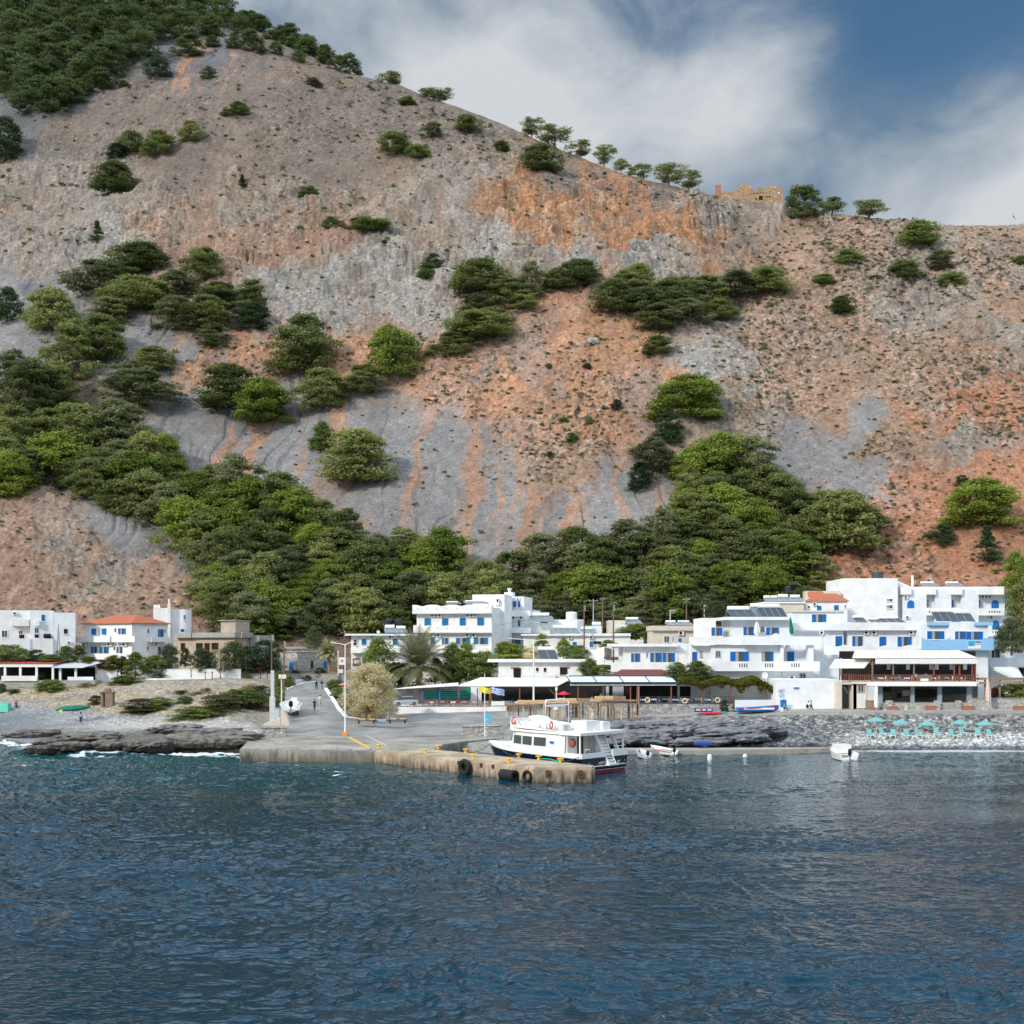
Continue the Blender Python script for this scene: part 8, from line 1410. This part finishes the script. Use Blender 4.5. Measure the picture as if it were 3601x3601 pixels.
# ---- people
def person(T, x, y, D, hpx, label, shirt, trou, head=0.0, s=.3209, pose='stand', zf=None, hairc=None):
    a = P(*T(x, y), D); H_ = hpx*s*D/FPX if pose != 'sit' else 1.7; H_ = min(max(H_, 1.5), 1.85) if zf is None else 1.72
    if zf is not None: a.z = zf
    u = H_/7.5; r = tag(empty('person', a, head), label, 'person')
    st = .16 if pose == 'walk' else .03; kz = 0
    if pose == 'sit': J = {'pel': (0, 0, .52), 'sp': (0, .02, .75), 'ch': (0, .02, 1.0), 'nk': (0, 0, 1.14), 'hd': (0, -.02, 1.24), 'ht': (0, -.02, 1.38), 'hl': (-.1, 0, .50), 'kl': (-.13, -.45, .50), 'al': (-.13, -.50, .08), 'tl': (-.13, -.66, .04), 'hr': (.1, 0, .50), 'kr': (.13, -.45, .50), 'ar': (.13, -.48, .08), 'tr': (.13, -.64, .04), 'sl': (-.19, .02, 1.05), 'el': (-.24, -.08, .78), 'wl': (-.16, -.32, .62), 'sr': (.19, .02, 1.05), 'er': (.24, -.08, .78), 'wr': (.16, -.32, .62)}
    else: J = {'pel': (0, 0, u*3.9), 'sp': (0, .01, u*4.6), 'ch': (0, .01, u*5.6), 'nk': (0, 0, u*6.3), 'hd': (0, -.02, u*6.75), 'ht': (0, -.02, u*7.25), 'hl': (-.09, 0, u*3.75), 'kl': (-.10, -st*.9, u*2.0), 'al': (-.10, -st*1.6, u*.33), 'tl': (-.11, -st*1.6-.16, .03), 'hr': (.09, 0, u*3.75), 'kr': (.10, st*.2, u*2.05), 'ar': (.10, st*1.7, u*.36), 'tr': (.11, st*1.7-.15, .04), 'sl': (-.18, .01, u*5.95), 'el': (-.25, .03, u*4.75), 'wl': (-.24, -.12, u*3.75), 'sr': (.18, .01, u*5.95), 'er': (.25, .05, u*4.75), 'wr': (.24, -.05, u*3.7)}
    RD = {'pel': .14, 'sp': .125, 'ch': .15, 'nk': .055, 'hd': .085, 'ht': .075, 'hl': .085, 'kl': .06, 'al': .042, 'tl': .035, 'hr': .085, 'kr': .06, 'ar': .042, 'tr': .035, 'sl': .065, 'el': .045, 'wl': .032, 'sr': .065, 'er': .045, 'wr': .032}
    ED = [('pel','sp'),('sp','ch'),('ch','nk'),('nk','hd'),('hd','ht'),('pel','hl'),('hl','kl'),('kl','al'),('al','tl'),('pel','hr'),('hr','kr'),('kr','ar'),('ar','tr'),('ch','sl'),('sl','el'),('el','wl'),('ch','sr'),('sr','er'),('er','wr')]
    def grow(name, keys, m, add, parent):
        ks = [k for k in J if k in keys]; me = bpy.data.meshes.new(name); me.from_pydata([J[k] for k in ks], [(ks.index(a_), ks.index(b_)) for a_, b_ in ED if a_ in keys and b_ in keys], []); me.materials.append(m); o = bpy.data.objects.new(name, me); COL.objects.link(o); o.parent = parent
        o.modifiers.new('Skin', 'SKIN'); sk = me.skin_vertices[0].data
        for i, k in enumerate(ks): sk[i].radius = (RD[k]+add, RD[k]*(.8 if k in ('ch','sp','pel') else 1)+add)
        sk[0].use_root = True; sb = o.modifiers.new('Sub', 'SUBSURF'); sb.levels = 1; sb.render_levels = 1; return o
    body = grow('body', set(J), skin, 0, r); grow('shirt', {'pel','sp','ch','sl','el','sr','er'}, shirt, .022, r); grow('trousers', {'pel','hl','kl','hr','kr'} | ({'al','ar'} if pose != 'shorts' else set()), trou, .016, r)
    MB().lathe([(.03, .19), (.085, .16), (.10, .06), (.095, -.03), (.05, -.07)], (J['hd'][0], J['hd'][1]+.025, J['hd'][2]), 10).build('hair', hairc or hair, r, smooth=True); return r
Sh = {'w': cl('white_cloth', (.72,.72,.74)), 'k': cl('black_cloth', (.02,.02,.025)), 'n': cl('navy_cloth', (.03,.04,.09)), 'g': cl('grey_cloth', (.28,.28,.30)), 'r': cl('red_cloth', (.45,.04,.03)), 't': cl('turquoise_cloth', (.03,.45,.36)), 'l': cl('lilac_cloth', (.45,.38,.50)), 'd': cl('dark_green_cloth', (.02,.09,.06)), 'b': cl('beige_cloth', (.50,.42,.34))}
person(T2, 1597, 1078, gD(1112, 2426), 108, 'person in dark clothes walking, left of the pair high on the road', Sh['k'], Sh['n'], 2.8, pose='walk'); person(T2, 1657, 1078, gD(1131, 2426), 112, 'person in black top and grey trousers, right of the pair high on the road', Sh['k'], Sh['g'], 3.4, pose='walk')
person(T2, 1577, 1308, gD(1106, 2500), 130, 'person in black with a red strap standing in the middle of the road', Sh['k'], Sh['k'], .6); person(T2, 1637, 1255, gD(1125, 2483), 125, 'person in white shirt and pale shorts walking on the road', Sh['w'], Sh['b'], .4, pose='walk')
person(T6, 1205, 1828, 173.2, 125, 'person in white with a black backpack in front of the white wall', Sh['w'], Sh['b'], 1.6, .2847, 'walk'); person(T6, 1238, 1825, 174.0, 130, 'person in lilac top and dark trousers beside the backpack walker', Sh['l'], Sh['n'], 1.6, .2847, 'walk')
bp = P(*T6(1188, 1770), 173.1); simple('backpack', MB().lathe([(.05, -.25), (.16, -.2), (.18, .1), (.12, .26), (.03, .3)], (0, 0, 0), 10), Sh['k'], bp, 'black backpack on the person in front of the white wall', 'backpack')
person(T6, 1585, 1722, 175.5, 115, 'person in grey at the corner left of the beach restaurant', Sh['g'], Sh['n'], 1.2, .2847); person(T6, 905, 1832, 172.6, 100, 'person in turquoise and dark green sitting by the painted white wall', Sh['t'], Sh['d'], 1.3, .2847, 'sit')
simple('stool', MB().lathe([(.2, 0), (.24, .45), (.22, .5)], (0, 0, 0), 10), wawn, P(*T6(880, 1832), 172.6), 'white stool under the seated person by the painted wall', 'stool'); simple('sign_box', MB().box(-.45, .45, -.1, .1, .6, 1.7), blue, P(*T6(895, 1830), 175.2), 'blue board behind the seated person by the painted wall', 'board')
person(T4, 1290, 1275, 179.5, 90, 'waiter in a turquoise shirt under the restaurant canopy', Sh['t'], Sh['n'], .5, pose='stand', zf=RB_floor); person(T4, 1190, 1300, 178.9, 90, 'person in grey behind the wooden platform boxes', Sh['g'], Sh['g'], .2, zf=RB_floor-.4)
person(T4, 1195, 1530, 170.2, 150, 'person in a striped pale top under the wooden platform', Sh['b'], Sh['w'], .3); person(T1, 175, 1285, gD(56, 2492, 165, 200), 110, 'bather sitting on the sand in a reddish top at far left', Sh['r'], Sh['k'], .8, pose='sit')
person(T1, 885, 1440, gD(284, 2542, 150, 190)-.3, 120, 'bather in a white shirt and dark shorts standing beneath the green parasol', Sh['w'], Sh['k'], .7); person(T7, 715, 1262, 176, 60, 'guest in a pale shirt at the upper terrace railing, left', Sh['w'], Sh['n'], 0, .3111, 'sit', zf=RC_floor+.1); person(T7, 825, 1262, 176, 60, 'guest in light blue at the upper terrace railing, right', cl('light_blue_cloth', (.35,.50,.58)), Sh['n'], 0, .3111, 'sit', zf=RC_floor+.1)
# ---- rocks
import bmesh
def rock(px, py, D, sx, sy, sz, label, seed, m, rz=0.0, zc=None):
    bm = bmesh.new(); bmesh.ops.create_icosphere(bm, subdivisions=5, radius=1); 
    co = np.array([v.co[:] for v in bm.verts]); n = fbm(co[:, 0]*1.3+seed*5, co[:, 2]*1.6+co[:, 1]*1.1, 4, seed, .55)*.38+fbm(co[:, 1]*3+seed, co[:, 2]*3+co[:, 0]*.7, 4, seed+9, .6)*.16; n = n+(ridged(co[:, 0]*2.6+seed, co[:, 2]*2.4+co[:, 1]*2.5, 5, seed+3, .65)-.3)*.22; co = co*(1+n[:, None])
    for v, c in zip(bm.verts, co): v.co = (c[0]*sx, c[1]*sy, c[2]*sz)
    me = bpy.data.meshes.new('rock'); bm.to_mesh(me); bm.free(); me.materials.append(m); me.polygons.foreach_set('use_smooth', [True]*len(me.polygons)); o = bpy.data.objects.new('rock', me); COL.objects.link(o); o.location = P(px, py, D); o.rotation_euler = (0, 0, rz); return tag(o, label, 'rock')
rkm = mat('wet_grey_rock', (.25,.25,.26), .85, .5, .8, 1.0, 3.5, col2=(.09,.092,.10), det=8, sx=(1,1,1.5)); brk = mat('dark_brown_rock', (.25,.225,.20), .9, .5, .9, 1.0, 3, col2=(.07,.058,.048), det=8, sx=(1,1,1.3)); lrk = mat('limestone_boulder', (.36,.35,.33), .9, .4, .8, 1, 2)
wet(brk, (.03,.025,.02), .5, 1.5); wet(rkm, (.035,.035,.04), -.2, .9)
for i, (x, y, D, sx, sy, sz, lb) in enumerate(((430,1610,156,4.6,2.4,1.15,'broad dark rounded rock left of the cave on the shore'),(830,1550,158,3.4,2.2,.85,'overhanging rock above the dark cave on the shore'),(250,1500,159,3.6,2.4,1.0,'grey rock right behind the passenger boat stairs'),(1130,1645,154.5,4.4,1.9,.75,'long smooth rock on the walkway right of the cave'),(1500,1560,157,5.6,2.4,.95,'long sloping rock in the middle of the grey outcrop'),(1330,1490,160,4.6,2.0,.8,'upper grey rock on the shore outcrop'),(1800,1520,158.5,3.6,2.0,.9,'rock at the right end of the grey outcrop'),(1700,1610,155,3.2,1.5,.6,'low rock at the waterside right of the long sloping one'),(640,1480,161,3.4,2,.8,'grey rock between the walkway rocks and the pebble bank'),(1050,1470,161,3,1.8,.7,'small upper rock above the smooth one'))):
    rock(*T5(x, y), D, sx, sy, sz, lb, i+1, rkm, .1*i)
for i, (x, y, D, sx, sy, sz, lb) in enumerate(((1180,1690,150.5,2.4,1.6,.9,'dark rock block in the surf at the centre of the left shelf'),(1500,1690,150.8,2.6,1.4,.75,'flat dark rock right of the white surf pool'),(760,1700,149,3.2,1.3,.6,'low wet rock ledge in the left surf'),(460,1735,147.5,2.2,1.0,.55,'black rock tip pointing left into the sea'),(560,1660,151,2.0,1.2,.5,'small wet rock behind the black rock tip'),(1030,1600,153,3.4,1.8,.7,'brown rock slab behind the surf pool'),(350,1560,157.5,3.8,1.6,.55,'low dark rock slab at the left end of the beach'),(1820,1690,150.8,3.0,1.6,1.0,'tall brown rock face beside the white surf'))):
    rock(*T1(x, y), D, sx, sy, sz, lb, i+31, brk, .12*i)
for i, (x, y, D, sx, sy, sz, lb) in enumerate(((250,1640,151.3,4.0,1.8,1.0,'undercut brown rock ledge left of the quay'),(560,1640,151.6,3.8,1.8,1.0,'undercut brown rock ledge next to the quay'),(720,1590,153,3.0,1.6,.8,'grey brown rock touching the quay corner'),(420,1540,156,4.4,2,.6,'flat pitted rock slab above the undercut ledge'),(60,1500,157,3.6,2,.6,'flat pitted rock slab further left above the ledge'))):
    rock(*T2(x, y), D, sx, sy, sz, lb, i+51, brk if i < 3 else mat('pitted_grey_rock', (.24,.23,.22), .9, .5, .9, 1, 3, col2=(.09,.085,.08), det=8), .1*i)
for i, (x, y, w_, lb) in enumerate(((1118, 646, 13, 'pale boulder alone on the orange slope'), (1300, 690, 16, 'grey outcrop boulder left of the stony right slope'), (1328, 705, 12, 'smaller boulder beside the grey outcrop'))):
    px, py = FV(x, y); D, z = hD(px, py); k = 1.8639*D/FPX*w_; o = rock(px, py, D, k, k*.8, k*.7, lb, i+70, lrk)
# ---- ruined fort on the skyline
Dr = float(ridge(np.array([2640.]))[2][0])-1.5; TR = lambda x, y: (2500+x*.14493, 630+y*.14493); fm_ = stone_mat('warm_ruin_stone', (.32,.20,.11), (.42,.27,.15), (.48,.33,.19), .9, (.27,.18,.11)); rr_ = tag(empty('ruined_fort', P(2650, 705, Dr)), 'ruined tan stone fort with broken walls on the skyline', 'ruin'); O_ = rr_.location
def rp(x, y, dy=0): q = P(*TR(x, y), Dr+dy); return (q.x-O_.x, dy, q.z-O_.z)
MB().prism([rp(*p) for p in ((545,480),(545,275),(600,258),(650,262),(700,160),(760,130),(940,128),(965,180),(985,230),(1030,285),(1100,270),(1150,200),(1250,190),(1290,260),(1325,300),(1370,180),(1550,165),(1610,195),(1610,640),(1250,640),(900,600))], (0, 2.2, 0)).build('wall', fm_, rr_)
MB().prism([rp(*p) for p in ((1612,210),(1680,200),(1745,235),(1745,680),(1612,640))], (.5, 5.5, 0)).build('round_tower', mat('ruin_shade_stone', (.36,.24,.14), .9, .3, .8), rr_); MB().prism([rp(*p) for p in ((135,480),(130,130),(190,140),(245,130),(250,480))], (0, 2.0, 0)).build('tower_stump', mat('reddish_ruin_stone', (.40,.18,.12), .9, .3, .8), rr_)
MB().prism([rp(*p) for p in ((250,520),(250,340),(340,305),(440,300),(500,340),(545,380),(545,560))], (0, 1.5, 0)).build('low_wall', fm_, rr_)
for r_ in ((1165,400,1255,505),(1075,450,1115,490),(1410,405,1445,445),(1350,418,1375,442),(1300,420,1320,440),(1035,325,1060,360),(1090,325,1110,350),(1150,325,1170,350),(1200,320,1220,345),(1255,320,1275,345),(980,340,1005,365),(1420,285,1435,310)):
    a, c_ = rp(r_[0], r_[3], -.05), rp(r_[2], r_[1], -.05); MB().box(a[0], c_[0], -.06, -.003, a[2], c_[2]).build('opening', dark, rr_)
a, c_ = rp(1632, 370, -.1), rp(1668, 300, -.1); MB().lathe([((c_[0]-a[0])*.6, 0), ((c_[0]-a[0])*.6, .05)], ((a[0]+c_[0])/2, -.1, (a[2]+c_[2])/2), 8, 'y').build('loophole', metalw, rr_)
# bird
bq = P(1875*.6211+2400, 1228*.6211, 260); simple('bird', MB().loft([[(0, -.5, 0), (.02, -.5, 0), (.02, -.5, .02)], [(-.1, 0, -.08), (.12, 0, -.05), (0, 0, .1)], [(0, .5, 0), (.02, .5, 0), (.02, .5, .02)]]).poly([(0, -.1, 0), (0, .2, 0), (-.25, .1, 1.1)]).poly([(0, -.1, 0), (0, .2, 0), (.55, .1, -.6)]), black, bq, 'small dark bird flying over the ridge at the far right', 'bird')
